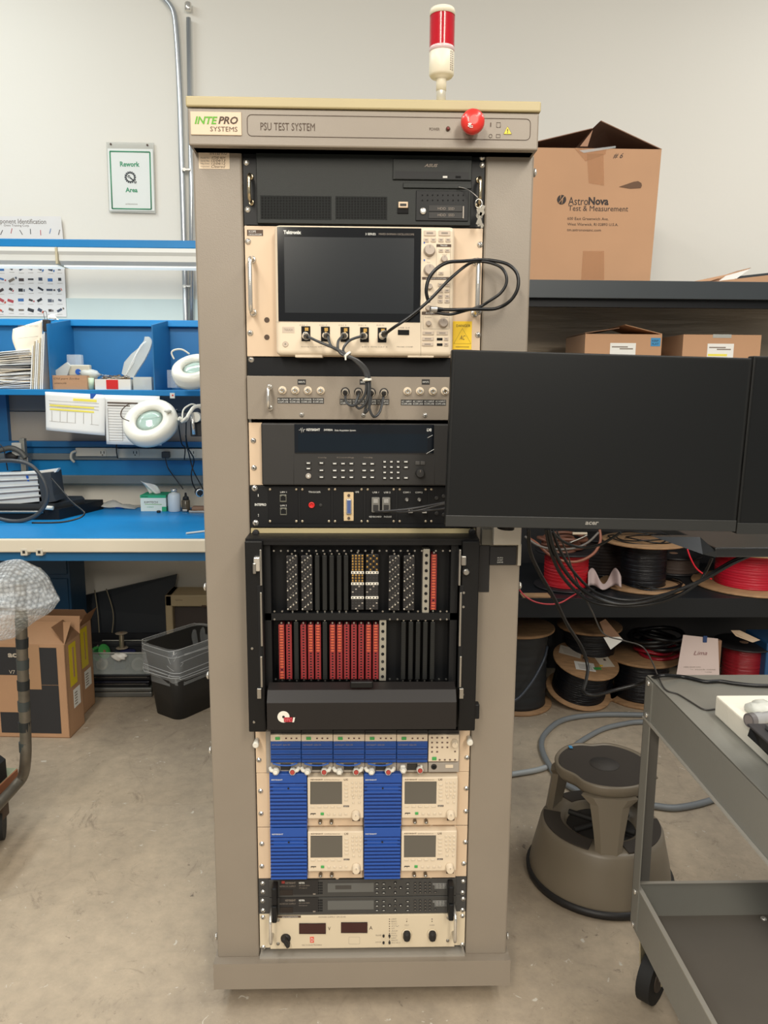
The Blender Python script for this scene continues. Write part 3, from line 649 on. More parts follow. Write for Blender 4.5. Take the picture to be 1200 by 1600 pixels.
# contact modules: each its own part
ymd=-.047; RM=mat('module_red',(170,54,56),.42); OM=mat('module_orange',(186,84,56),.4,var=.1,vs=300); GM=mat('module_grey',(34,35,34),.5,spec=.3); PIN=mat('pin_ring',(190,186,176),.3,.8)
def module(px,v0,v1,w,kind):
    o=MB(); k=mpp(px,(v0+v1)/2,ymd); c=PY(px,(v0+v1)/2,ymd); W=w*k/2
    za=PY(px,v1,ymd).z; zb=PY(px,v0,ymd).z; H=zb-za
    RD=mat('module_maroon',(112,34,38),.5); base={'red':RD,'orange':RD,'mix':RD,'grey':GM,'silver':mat('module_silver',(168,164,152),.4,.5),'pins':mat('module_dark',(32,31,32),.5),'gold':_M.get('module_dark') or GM,'block':_M.get('module_dark') or GM}[kind]
    o.box(c.x-W,c.x+W,ymd,ymd+.03,za,zb,base,.0012)
    for zz in (za-.003,zb+.003): o.lathe((c.x,ymd+.004,zz),[(.0022,0),(.002,.002)],STEEL,8,(0,-1,0)) if kind not in('silver',) else None
    y2=ymd-.0004
    if kind in('red','mix','orange'):
        n=20
        for i in range(n):
            z=za+H*(i+.5)/n; hole = kind=='red' or (kind=='mix' and i<10) or (kind=='orange' and i in(3,))
            if hole: o.box(c.x-W*.62,c.x+W*.62,y2,ymd,z-H/n*.42,z+H/n*.42,RM); o.box(c.x-W*.4,c.x+W*.4,y2-.0003,ymd,z-H/n*.27,z+H/n*.27,HOLE)
            else:
                o.box(c.x-W*.7,c.x+W*.7,y2-.001,ymd,z-H/n*.33,z+H/n*.33,OM,.0003)
        for s_ in(-1,1): o.box(c.x+s_*W*.99-.0004,c.x+s_*W*.99+.0004,ymd-.001,ymd,za,zb,RM)
    elif kind=='grey':
        for i in range(30):
            for s_ in (-.4,.4): o.box(c.x+s_*W-.0006,c.x+s_*W+.0006,y2,ymd,za+H*(i+.3)/30,za+H*(i+.65)/30,HOLE)
    elif kind=='silver':
        for i in range(8):
            z=za+H*(i+.6)/8.4; o.cyl((c.x,ymd,z),(c.x,y2-.001,z),W*.45,W*.45,HOLE if (i+px)%3>.5 else DARK,10)
    elif kind=='pins':
        for i in range(26):
            for j in range(6): o.box(c.x-W+W*2*(j+.3)/6,c.x-W+W*2*(j+.6)/6,y2,ymd,za+H*(i+.3)/26,za+H*(i+.6)/26,INKG if (i*7+j*3)%5==0 else HOLE)
        for i in range(6):
            for j in range(4):
                z=za+H*(i*.17+.03+j*.04); x=c.x-W*.8+W*.5*j
                o.lathe((x,ymd,z),[(.0021,0),(.0021,.003),(.0012,.0034)],PIN,8,(0,-1,0))
    elif kind in('gold','block'):
        rows=[('g',6),('w',1),('g' if kind=='gold' else 'd',3),('w',1),('d',4),('w',1),('d',4)]; tot=20; i=0
        for t,nr in rows:
            for r_ in range(nr):
                z=zb-H*(i+.5)/tot; i+=1
                if t=='w': o.box(c.x-W,c.x+W,y2-.0008,ymd,z-H/tot*.45,z+H/tot*.45,WHITE,.0003)
                for j in range(4):
                    x=c.x-W+2*W*(j+.5)/4
                    if t=='g': o.lathe((x,ymd,z),[(.0024,0),(.0022,.0025),(.001,.0026)],GOLD if (kind=='gold' or (j+i)%2) else HOLE,8,(0,-1,0))
                    elif t=='w': o.box(x-.0013,x+.0013,y2-.0012,ymd,z-.0013,z+.0013,HOLE)
                    else: o.box(x-.0018,x+.0018,y2-.0004,ymd,z-.0014,z+.0014,mat('module_hole_grey',(48,46,46),.6) if (i+j)%7 else GREYP,.0003)
    o.done('contact_module', vp)
for px in(456.5,479.5,616,639): module(px,868,954,17.5,'pins')
for px in(495.7,507.3,518.3,530,540.7): module(px,868,954,7,'grey')
module(558.7,866,953,20,'gold'); module(581.3,866,953,20,'block')
module(665.7,858,958,11,'silver'); module(677.5,866,953,8,'orange')
for px,kd_ in ((440.3,'orange'),(451.7,'red'),(474.3,'red'),(485.7,'mix'),(497,'mix'),(519.7,'mix'),(530.7,'mix'),(541.7,'red'),(553,'red'),(564.3,'red'),(575.7,'mix'),(587,'mix')): module(px,976,1061,8,kd_)
for px in(463,507.7,630.3,641.7,653,664.3,675.7): module(px,972,1062,7,'grey')
module(598,965,1064,11,'silver')
copies(vp,'slot_screw',[(x,860.5) for x in range(428,710,11) if not 662<x<672]+[(x,955) for x in (429,441,598,653,688,698)]+[(x,967.5) for x in (429,609,621,688,698)]+[(x,1061) for x in (431,609,621,686,697)],ya,lambda mb: mb.lathe((0,0,0),[(.0022,0),(.002,.0015)],STEEL,8,(0,-1,0)))

# 9 electronic load mainframe
z0,z1=zl(1207.5),zl(1141)
ml = thing('load_mainframe','five-slot electronic load mainframe with blue grilles and white screw terminals','instrument',(0,.2,z0))
yl=-.02
part(ml,'chassis',('box',-EARX,EARX,0,.003,z0,z1,CREAM),('box',-.217,.217,-.004,.4,z0+.001,z1-.001,GREYP))
BL=mat('load_blue',(24,72,148),.42,var=.04)
xs=[422.3,470.7,520.3,570,619.7,668.5]
for i in range(5):
    l,r=xs[i],xs[i+1]; m_=(l+r)/2
    slot=part(ml,'load_module',('pbox',l+.5,1141,r-.5,1148,yl+.006,.02,DARK),('pbox',l+.4,1148,r-.4,1158.5,yl,.02,CREAM2,.0006),('pbox',l+.4,1192,r-.4,1206.5,yl+.008,.02,GREYP,.0006))
    o=MB(); o.pbox(l+.4,1158.8,r-.4,1191.5,yl-.002,.02,BL,.001)
    for v in (1170,1178.5,1186): o.pbox(l+1,v,r-1,v+1.2,yl-.0026,.001,mat('load_blue_groove',(12,38,90),.5)); o.pbox(l+1,v-2.5,r-1,v-.3,yl-.004,.002,BL,.0008)
    o.ptext('KEYSIGHT',l+3,1162.5,l+18,1165,yl-.0022,INKG); o.ptext('N3302A 150W',l+20,1162.5,l+31,1165,yl-.0022,INKG); o.done('grille',slot)
    copies(slot,'green_button',[(l+11.5,1153.5)],yl,key_b(7.5*K2*1.05,5*K2*1.05,GREEN,.002,.001)); copies(slot,'key',[(l+24.7,1153.5),(l+33,1153.5),(l+41,1153.5)],yl,key_b(.0035,.003,mat('key_maroon',(90,60,55),.5),.0015,.0005))
    part(slot,'jack_strip',('pbox',m_-8,1194,m_+8,1203,yl+.005,.004,DARK))
    for sx,mm in ((-1,CREAM2),(1,mat('white_knob',(232,224,212),.35))):
        cx0=m_+sx*12.5
        o=MB(); c=PY(cx0+(-2 if sx<0 else -1),1203.5 if i<4 else 1201,yl); M=Matrix.Translation(c)
        o.lathe(c,[(.0075,0),(.0078,.006),(.0072,.016),(.0055,.018)],WHITE,16,(0,-1,.25),mod=lambda t:1+.06*math.cos(6*t)); 
        o.lathe(c+Vector((0,-.018,.0045)),[(.0055,0),(.0045,.0012)],mat('terminal_red',(170,60,50),.5) if sx>0 else WHITE,12,(0,-1,.25))
        if i<4: o.tube([c+Vector((sx*.004,-.008,.003)),c+Vector((sx*.010,-.012,.006)),c+Vector((sx*.013,-.006,.009))],.0042,WHITE,8)
        else: o.box(c.x+sx*.0035-.003,c.x+sx*.0035+.009*(1 if sx<0 else .3),c.y-.012,c.y-.004,c.z-.003,c.z+.013,WHITE,.003)
        o.done('screw_terminal',slot)
    if i<4: part(slot,'jumper_strip',('tube',[PY(m_-20,1193,yl-.006),PY(m_-8,1195.8,yl-.008),PY(m_+8,1195.8,yl-.008),PY(m_+18,1192.5,yl-.006)],.0018,BLUEV,8))
cpn=part(ml,'control_panel',('pbox',669.5,1141,717,1148,yl+.006,.02,DARK),('pbox',669.5,1148.5,717,1190,yl,.02,CREAM2,.001),('pbox',669.5,1191.5,717,1206.5,yl+.004,.02,GREYP,.001))
copies(cpn,'key',[(x,y) for x in (675,683,691,699) for y in (1152.5,1160,1167.5,1174.5) if not (x>684 and y>1168)]+[(711,1174)]+[(687+i*8,1187) for i in range(4)],yl,key_b(.0042,.0036,mat('key_taupe',(110,90,80),.5),.0015,.0008))
copies(cpn,'knob',[(710,1160)],yl,knob_b(.0075,.014,CREAM2)); copies(cpn,'green_button',[(678.5,1185)],yl,key_b(.010,.008,GREEN,.002,.002))
part(cpn,'round_socket',('lathe',PY(678,1198,yl+.004),[(.0068,0),(.006,.002),(.004,.0025),(.0038,.0005)],DARK,16,(0,-1,0)),('lathe',PY(678,1198,yl+.004),[(.0039,.0022),(.0038,.0028)],HOLE,16,(0,-1,0)))
part(cpn,'label_plate',('pbox',696,1195,708,1200,yl+.003,.001,CREAM2,.0004))
part(ml,'rack_knob',('lathe',PY(402,1156,0),[(.006,0),(.006,.016),(.0068,.017),(.0068,.027),(.005,.028)],WHITE,16,(0,-1,0)));part(ml,'rack_knob',('lathe',PY(732,1152.5,0),[(.006,0),(.006,.016),(.0068,.017),(.0068,.027),(.005,.028)],WHITE,16,(0,-1,0)))
copies(ml,'screw',[(404.7,1187.5),(729.4,1183.6)],0,screw_b(.0048))

# 10 four dc electronic loads in two mounting frames
def mount(v0,v1,pts,lab):
    a,b=zl(v1),zl(v0); t=thing('mounting_frame',lab,'frame',(0,.1,a))
    part(t,'face',('box',-EARX,EARX,0,.003,a+.0005,b-.0005,CREAM,.0005)); copies(t,'screw',pts,0,screw_b(.0048)); return a,b
mount(1208,1292.5,[(407.3,1236),(728.4,1231.7),(408,1271),(727.7,1267.5)],'cream mounting frame directly below the five-slot load mainframe')
mount(1293,1373,[(409.2,1318.3),(727,1315.7),(409.2,1353.4),(724.5,1349.2)],'cream mounting frame holding the lower pair of blue-grilled loads')
BL2=mat('grille_blue',(30,78,162),.4,var=.03); GRV=mat('grille_groove',(14,36,92),.6); SCR=mat('lcd_grey',(96,92,84),.35)
yL=-.022
def dload(gl,gr,pl,pr,t,b,lab):
    P0=PY((gl+pr)/2,b,yL); d=thing('electronic_load',lab,'instrument',P0,'bench electronic loads in the lower cabinet')
    h=b-t; f=h/83.
    part(d,'case',('pbox',gl+1,t+1,pr-1,b-2,yL+.012,.3,CREAM,.001))
    o=MB(); o.pbox(gl,t+.5,gr,b-.5,yL-.002,.02,BL2,.0015); o.ptext('KEYSIGHT',gl+2.5,t+9,gl+20,t+11,yL-.0024,INKW,.02)
    for k in range(12):
        v=t+(15+k*5.7)*f; w0=gl+1; 
        if k in(1,2): o.pbox(gl,v,gl+5,v+1.6,yL-.0028,.001,GRV); o.pbox(gr-5,v,gr,v+1.6,yL-.0028,.001,GRV)
        else: o.pbox(gl+.3,v,gr-.3,v+1.5,yL-.0028,.001,GRV)
        o.pbox(gl+.5,v+1.9,gr-.5,v+5.2,yL-.0045,.003,BL2,.0012)
    c=PY((gl+gr)/2,t+23*f,yL-.0045); o.cyl(c,c+Vector((0,-.001,0)),.0022,.0022,INK,10)
    o.done('vent_grille',d)
    o=MB(); bt=t+70*f; o.pbox(pl,t+6*f,pr,bt,yL-.004,.022,CREAM2,.0025); w=pr-pl
    o.ptext('KEYSIGHT',pl+5,t+8.5*f,pl+24,t+10.5*f,yL-.0042,INKB,.02); o.ptext('EL34243A Bench Electronic Load',pl+26,t+8.5*f,pl+50,t+10.5*f,yL-.0042,INKG); o.ptext('LXI',pl+57,t+8*f,pl+63,t+11*f,yL-.0042,INKB,.02)
    o.pbox(pl+56,t+49.5*f,pl+65,t+52*f,yL-.0044,.001,INKB); o.ptext('INPUT',pl+57,t+50*f,pl+64,t+51.6*f,yL-.0046,INKW)
    o.pline([(pl+5,t+62*f),(pl+13,t+62*f)],yL-.0042,.0022,INK); o.pline([(pl+5,t+62*f),(pl+5,t+64*f)],yL-.0042,.0012,INK); o.pline([(pl+9,t+62*f),(pl+9,t+64.5*f)],yL-.0042,.0012,INK)
    o.done('front_panel',d)
    part(d,'screen',('pbox',pl+4.5,t+13*f,pl+54,t+47.5*f,yL-.0044,.001,SCR),('pline',[(pl+4.5,t+47.5*f),(pl+4.5,t+13*f),(pl+54,t+13*f)],yL-.0045,.0008,INK))
    ky=yL-.004; km=mat('key_cream',(216,202,180),.5)
    copies(d,'key',[(pl+8+i*10.3,t+51.3*f) for i in range(5)],ky,key_b(.0095,.0042,km,.002,.001))
    copies(d,'key',[(pl+60.5,t+(17.5+i*5.8)*f) for i in range(5)],ky,key_b(.0085,.0045,km,.002,.001))
    copies(d,'key',[(pl+70+i*6.2,t+(14+j*6.3)*f) for i in range(3) for j in range(4)]+[(pl+71.5,t+37*f),(pl+80.5,t+37*f),(pl+71.5,t+44.5*f),(pl+81,t+44.5*f)],ky,key_b(.0052,.0052,km,.0022,.0015))
    copies(d,'key',[(pl+33,t+62.5*f),(pl+42,t+62.5*f),(pl+51,t+62.5*f),(pl+60,t+62*f)],ky,key_b(.0065,.0055,km,.002,.001))
    copies(d,'green_button',[(pl+23,t+62*f)],ky,key_b(.0075,.0062,GREEN,.0022,.0022))
    copies(d,'knob',[(pl+75.5,t+62.5*f)],ky,knob_b(.0088,.016,CREAM2))
    copies(d,'round_socket',[(pl+20,t+73.5*f),(pl+37.5,t+73.5*f)],yL+.010,lambda mb:(mb.lathe((0,0,0),[(.0045,0),(.0045,.004),(.0035,.010),(.002,.012)],STEEL,12,(0,-1,0))))
    copies(d,'dark_socket',[(pl+76,t+71.5*f)],yL+.004,key_b(.017,.005,INKB,.002,.0005)); copies(d,'screw',[(pl+46,t+81.5*f)],0,screw_b(.0038,CREAM))
dload(421.5,479.7,480.5,568,1208.5,1292.5,'upper left of four electronic loads with blue grille and grey screen')
dload(568.6,627.5,628,715,1208.5,1291.5,'upper right of four electronic loads with blue grille and grey screen')
dload(422.5,480,481,567.5,1293.5,1374.5,'lower left of four electronic loads, above the dark supply units')
dload(568.6,626,627,713.5,1293,1374,'lower right of four electronic loads, above the dark supply units')

# 11 two slim system supplies
def slim(v0,v1,lab):
    a,b=zl(v1),zl(v0); t=thing('slim_power_supply',lab,'power supply',(0,.2,a),'slim dark power supplies')
    y=-.006; dv=v0-1373.3
    part(t,'chassis',('box',-EARX,EARX,0,.003,a+.0006,b-.0004,DGREY),('box',-.217,.217,y,.4,a+.0008,b-.0006,mat('supply_face',(62,62,61),.45,var=.04),.001))
    o=MB(); o.pbox(437,1375.5+dv,498,1398+dv,y-.0006,.0006,mat('supply_inset',(34,33,34),.5)); o.pbox(512,1380+dv,584,1394+dv,y-.0005,.0005,mat('film_reflection',(96,97,95),.3));  # pale rectangle paints the reflection on the glossy tape
    if dv<1: o.pbox(524,1383.5,549,1389.5,y-.0008,.0003,mat('film_mark',(66,64,62),.4))
    o.pbox(440,1376.5+dv,445,1380.5+dv,y-.0008,.0003,mat('logo_red',(150,50,45),.5)) if dv<1 else None
    o.ptext('KEYSIGHT',446,1378+dv,462,1381+dv,y-.0008,INKG,.02); o.ptext('N5700 DC SUPPLY',437,1383.5+dv,462,1386+dv,y-.0008,INKG); o.ptext('N5747A',467,1378+dv,476,1381+dv,y-.0008,INKW,.03); o.ptext('60V 12.5A 750W',467,1382.5+dv,484,1384.5+dv,y-.0008,INKG); o.ptext('Output',467,1386.5+dv,480,1388.5+dv,y-.0008,INKG)
    o.pbox(489,1396+dv,493,1398+dv,y-.0008,.0003,INKG)
    for k in range(5): o.pline([(679 if k>1 else 676,1380.5+dv+k*1.9),(698,1380.3+dv+k*1.9)],y-.0006,.0006,INKW)
    for k in range(3): o.pline([(683+k*5,1380+dv),(683+k*5,1388.5+dv)],y-.0006,.0005,INKW)
    o.done('front_print',t)
    part(t,'display',('pbox',437,1390.5+dv,457.5,1399+dv,y-.0012,.001,mat('display_dark',(30,22,20),.15)))
    o=MB()
    for i in range(3):
        for j in range(5): o.pbox(497+i*2.5,1378.5+dv+j*4,498.8+i*2.5,1381+dv+j*4,y-.0008,.0006,HOLE)
    o.done('vent_slots',t)
    kw=.0078
    copies(t,'key',[(x,1380.5+dv+j*7) for x in (589,599.5,637) for j in range(3)],y,key_b(kw,.0032,INK,.002,.0008,INKW))
    copies(t,'key',[(x,1379.6+dv+j*4.8) for x in (648.5,656.5,664.5,671.5) for j in range(4)],y,key_b(.0052,.0036,INK,.002,.0008,INKG))
    copies(t,'arrow_key',[(617.5,1379.5+dv),(609,1387+dv),(626,1387+dv),(617.5,1394.5+dv)],y,lambda mb:(mb.lathe((0,0,0),[(.0035,0),(.003,.002)],INK,10,(0,-1,0)),mb.box(-.001,.001,-.0024,-.002,-.001,.001,INKW)))
    copies(t,'key',[(617.5,1387+dv),(680,1393.3+dv)],y,key_b(.006,.0025,INK,.002,.0008,INKG))
    for px in(428.5,705):
        zc=(a+b)/2; x=PY(px,(v0+v1)/2,-.03).x; part(t,'handle',('box',x-.006,x+.006,-.036,y,a+.0015,b-.0005,BLKP,.003))
    copies(t,'screw',[(410.5,v0+7),(411,v1-7 if dv<1 else v1-5.5),(723.5,v0+4),(722.5,v1-6)],0,screw_b(.0045)); return t
slim(1373.3,1400.6,'upper of two slim dark grey power supplies near the cabinet bottom')
slim(1400.6,1427.9,'lower of two slim dark grey power supplies, on top of the cream supply')
# 12 cream supply with volt and amp displays
z0,z1=zl(1481),zl(1428.4)
ds=thing('power_supply','wide cream power supply with V and A displays, lowest unit in the cabinet','power supply',(0,.2,z0))
y=-.006; CR3=mat('supply_cream',(214,200,174),.42,var=.01)
part(ds,'chassis',('box',-EARX,EARX,0,.003,z0,z1,CR3,.0004),('box',-.216,.216,y,.4,z0+.0005,z1-.001,CR3,.0015))
o=MB(); o.pbox(431,1431,470,1434.2,y-.0005,.0005,INKB); o.ptext('DELTA ELEKTRONIKA',441,1431.8,466,1433.4,y-.0007,INKW); o.ptext('POWER SUPPLY  SM 35-45',498,1431.5,540,1433.8,y-.0003,INKG)
o.ptext('V',512.5,1448,516.5,1453.5,y-.0003,INKB); o.ptext('A',577,1447,582,1452.5,y-.0003,INKB); o.ptext('DELTA ELEKTRONIKA',472,1475.5,503,1477.5,y-.0003,INKG)
o.pbox(484.5,1464,490.5,1473,y-.0006,.0006,mat('logo_orange',(222,92,70),.5)); o.ptext('D',486,1465.5,489.5,1471.5,y-.0008,INKW); rr(o,545,1464,562,1475,y,.0006,INKG,1.5)
LB=['LIMIT','REMOTE','CC','CV','OT','ACF','PSOL','STATUS']
for k in range(11):
    v=1436+k*3.7; c=PY(608.5,v,y); o.cyl(c+Vector((0,.001,0)),c+Vector((0,-.0008,0)),.0012 if k<9 else .0012,.0012,INKB,8); o.ptext((LB*2)[k],611.5,v-1,611.5+(8,8,9,12,5,10,8,9,8,10,14)[k],v+1,y-.0003,INKG)
for (px,v,s) in ((599,1461.5,'FRAME'),(599,1472,'LOCK')): o.ptext(s,587,v-1.2,596,v+1,y-.0003,INKG)
for px,s in ((635.5,'U'),(675,'I')): o.ptext(s,px-1,1435,px+1,1437,y-.0003,INKG); c=PY(px,1439.5,y); o.cyl(c+Vector((0,.001,0)),c+Vector((0,-.0008,0)),.0012,.0012,INKB,8)
o.ptext('VOLT',632,1444.5,639,1446.3,y-.0003,INKG); o.ptext('CURR',671,1444.5,679,1446.3,y-.0003,INKG); o.ptext('OUTPUT',443,1476.5,453,1478.3,y-.0003,INKG)
o.done('panel_print',ds)
for l,t,r,b in((467.5,1443,509,1459),(533,1441.5,574,1457.5)): 
    q=part(ds,'display',('pbox',l,t,r,b,y-.0015,.001,mat('display_maroon',(58,24,22),.12)),('pline',[(l,t),(r,t),(r,b),(l,b)],y-.0016,.0012,INK,True))
part(ds,'rotary_switch',('lathe',PY(446.5,1466,y),[(.012,0),(.011,.004),(.008,.006)],INK,20,(0,-1,0)),('box',-.0045,.0045,-.018,0,-.0135,.0135,INK,.003,Matrix.Translation(PY(447.5,1466.5,y))@Matrix.Rotation(math.radians(-28),4,'Y')))
for px in(635.5,675.3):
    c=PY(px,1458.8,y)
    part(ds,'knob',('lathe',c,[(.0125,0),(.012,.003),(.008,.0035)],CR3,24,(0,-1,0)),('box',c.x-.0085,c.x+.0085,y-.016,y,c.z-.0128,c.z+.0128,INK,.0075))
copies(ds,'toggle_switch',[(599.3,1461.5),(599.3,1472),(608.5,1461.5),(608.5,1472)],y,lambda mb:(mb.lathe((0,0,0),[(.0026,0),(.0024,.004),(.0015,.006)],INK,10,(0,-1,0))))
for px,v0,v1 in((422.5,1437,1478),(711.5,1432,1475)): handle(ds,px,v0,v1,0,.045,.0036)
copies(ds,'panel_screw',[(434.5,1437.5),(434.5,1474.5),(700.5,1434),(699.5,1469.5)],y,lambda mb: mb.lathe((0,0,0),[(.004,0),(.0035,.0015),(.001,.001)],STEEL,12,(0,-1,0)))
copies(ds,'screw',[(411,1433),(411.5,1480),(722.5,1431),(722.5,1475.6)],0,screw_b(.0045))

# ------------------------------------------------------------ cables on the front
ZCT = PY(1012,1056,.0).z
def C(*p): return [PY(q[0],q[1],q[2]) if len(q)==3 else PZ(q[0],q[1],q[2]) for q in p]   # a fourth value marks a height instead of a depth
def cable(name,label,group,r,m,*p,sub=8,cat='cable',plugs=()):
    t=MB(); t.tube(C(*p),r,m,8,True,sub)
    if not plugs: return tag(t.done(name),label,cat,group) if group else tag(t.done(name),label,cat)
    e=thing(name,label,cat,C(p[0])[0],group); t.done('wire',e)
    for (a,b,c),(a2,b2,c2),rr_,mm in plugs:
        q=MB(); A=PY(a,b,c);B=PY(a2,b2,c2); q.cyl(A,A.lerp(B,.45),rr_,rr_,mm,16); q.cyl(A.lerp(B,.45),B,rr_*.85,rr_*.5,CABLE,14); q.done('connector',e)
    return e
for i,(sx,sv,ex,ev,j1,j2) in enumerate(((477,525,539.5,612,(498,534),(533,549)),(508.5,524,560,612.5,(518,541),(538,553)),(538.5,524,580.5,613,(528,535),(532,552)),(568.5,524,600,613.2,(545,533),(537,550)))):
    lab=('first','second','third','fourth')[i]
    low=((557,640),(566,638),(580,648),(588,650))[i]
    loop={0:[(572,608,-.085),(566,624,-.08),(552,634,-.07),(541,628,-.055)],1:[(576,610,-.088),(572,628,-.086),(562,638,-.08),(556,632,-.06),(560,618,-.05)],2:[(575,612,-.083),(572,634,-.078),(570,645,-.075),(577,636,-.06)],3:[(578,612,-.085),(577,636,-.085),(584,651,-.08),(594,642,-.065)]}[i]
    cable('coaxial_cable',lab+' from left of the four coaxial leads between oscilloscope inputs and middle sockets','coaxial leads below the oscilloscope',.0026,mat('coax_jacket',(58,60,62),.3),
      (sx+ (4 if i<2 else -3),sv+1,-.070),(j1[0],j1[1],-.088),(j2[0],j2[1],-.092),(556+i*2,565,-.090),(570+i*2,583,-.086),*loop,(ex,ev+1,-.034),
      plugs=(((sx,sv,-.049),(sx+(4 if i<2 else -3),sv+2,-.073),.0068,CHROME),((ex,ev,-.022),(ex-.3,ev+4,-.045),.0068,CHROME)))
single('cable_tie','white cable tie around the coaxial leads at the oscilloscope bottom edge','cable tie',None,('lathe',PY(542,553,-.091),[(.0085,0),(.0085,.004),(.0075,.0045),(.0075,-.0005)],WHITE,14,(.6,-.1,-.7)),('box',-.0015,.0015,-.002,.006,-.008,.002,WHITE,0,Matrix.Translation(PY(540,556,-.10))))
single('cable_tie','white cable tie around the coaxial leads above the middle sockets','cable tie',None,('lathe',PY(573.5,592,-.087),[(.0095,0),(.0095,.004),(.0085,.0045),(.0085,-.0005)],WHITE,14,(.12,0,-1)),('box',-.003,.003,-.012,-.009,-.0015,.003,WHITE,0,Matrix.Translation(PY(572,593,-.088))))
cable('looped_cable','long black coaxial cable looped through the right handle of the oscilloscope','',.0030,CABLE,
  (603,521,-.075),(615,512,-.10),(640,495,-.105),(672,468,-.10),(705,434,-.095),(735,411,-.05),(757,409,-.045),(780,416,-.05),(790,428,-.06),(791,443,-.062),(782,458,-.06),(765,470,-.055),(750,479,-.05),(725,486,-.07),(705,491,-.08),(690,490,-.08),(677,487,-.08),
  plugs=(((597.5,523.5,-.049),(604,520,-.078),.0075,CHROME),((672.5,483,-.085),(694,484,-.08),.0062,CHROME)))
cable('looped_cable','black cable forming the wide outer loop across the right pillar beside the danger sticker','',.0034,CABLE,
  (690,484,-.080),(715,484,-.08),(745,483,-.06),(775,482,-.05),(797,470,-.06),(809,450,-.065),(808,428,-.062),(795,414,-.055),(775,408,-.045),(752,406,-.045),(725,408,-.075),(700,410,-.09),(682,420,-.095),(670,436,-.095),(666,455,-.095),(670,473,-.09))
for i,(p0,p1,p2,p3,p4) in enumerate((((587,800,-.02),(597,799,-.05),(640,795,-.07),(690,786,-.07),(722,779,-.07)),((603,798,-.02),(620,800,-.055),(655,797,-.07),(690,788,-.07),(722,783,-.07)),((641,798,-.03),(655,799,-.05),(672,797,-.06),(690,795,-.06),(720,790,-.06)))):
    cable('patch_cable',('upper','middle','lower')[i]+' of three thin dark leads running from the black patch panel behind the monitor','leads from the patch panel',.0022,mat('lead_dark',(48,48,50),.35),p0,p1,p2,p3,p4)

# ------------------------------------------------------------ monitors and their arm
def monitor(c, W_, H_, lab, rz, logo=True, roll=0):
    t=thing('monitor',lab,'monitor',c,'black computer monitors',rz=rz)
    o=MB(); M=Matrix.Translation(Vector(c))@Matrix.Rotation(rz,4,'Z')@Matrix.Rotation(roll,4,'Y')
    MBK=mat('monitor_bezel',(22,23,23),.42,var=.05,spec=.3); ch=.0225
    o.box(0,W_,.0,.022,-H_,0,MBK,.0025,M); o.box(.04,W_-.04,.02,.045,-H_+.03,-.04,MBK,.008,M); o.done('housing',t)
    o=MB(); o.box(.0055,W_-.0055,-.0006,.002,-H_+ch,-.0055,SCREENG,0,M); o.done('screen',t)
    o=MB(); o.box(0,W_,-.0016,.002,-H_,-H_+ch-.0008,mat('monitor_chin',(36,37,36),.45),.001,M)
    if logo: o.text('acer',M@Vector((W_/2-.0135,-.0022,-H_+.0082)),M.to_3x3()@Vector((.026,0,0)),M.to_3x3()@Vector((0,0,.0065)),mat('logo_silver',(175,172,165),.3,.6),.03,.15)
    o.done('lower_bezel',t)
    return t
tl=PY(707,546,-.20); 
M1W=(PX(1176,560,0) and 0) or None
ang=math.radians(-1.0)
A=PY(706.5,546,-.20); 
# far corner: same bezel seen at (1176,560)
B_=PY(1176,559.5,-.19); Wd=(B_-A).length; Hh=A.z-PY(697,822.5,-.20).z; ROLLM=math.atan2(A.z-B_.z,B_.x-A.x)
monitor(A,Wd,Hh,'large black monitor with dark screen hanging in front of the cabinet right pillar',math.atan2(.01,Wd),True,ROLLM)
A2=PY(1178,556,-.175); monitor(A2,Wd,Hh+.012,'black monitor cut off by the right edge of the photograph',0.05,False,ROLLM)
ma=thing('monitor_mount','silver and black monitor arm clamped to the cabinet right pillar','monitor arm',PY(790,850,-.01))
MS=mat('polished_steel',(190,184,172),.25,.5)
part(ma,'clamp',('pbox',771,822,815,852,-.035,.03,MS,.002),('pbox',752,826,771,852,-.02,.016,mat('zinc_dull',(110,108,100),.4,.7),.002),('pbox',809,850,814.5,884,-.012,.010,MS,.001))
o=MB(); o.pbox(765,854.5,807,883,-.009,.006,mat('plate_black',(22,22,26),.4),.001); o.pbox(749,853,765,925,-.006,.003,_M['plate_black']); 
for s,v in(('AUTO',870.5),('ACCEPT',874),('DRIVE',877.5)): o.ptext(s,777,v,786,v+2,-.0095,INKW)
o.done('cover_plate',ma)
o=MB(); P=C((790,826,-.05),(800,780,-.06),(870,740,-.09),(930,720,-.13)); P[1].z=P[2].z=P[3].z=1.30; o.tube([P[0],P[1],P[2],P[3]],.018,BLKP,12,False)
o.box(P[3].x-.05,P[3].x+.05,-.155,-.12,1.25,1.35,BLKP,.004)
o.tube([P[3],Vector((P[3].x+.28,-.08,1.30)),Vector((P[3].x+.42,-.12,1.30))],.018,BLKP,12,False); o.box(P[3].x+.38,P[3].x+.46,-.132,-.11,1.25,1.35,BLKP,.004)
o.done('arm',ma)
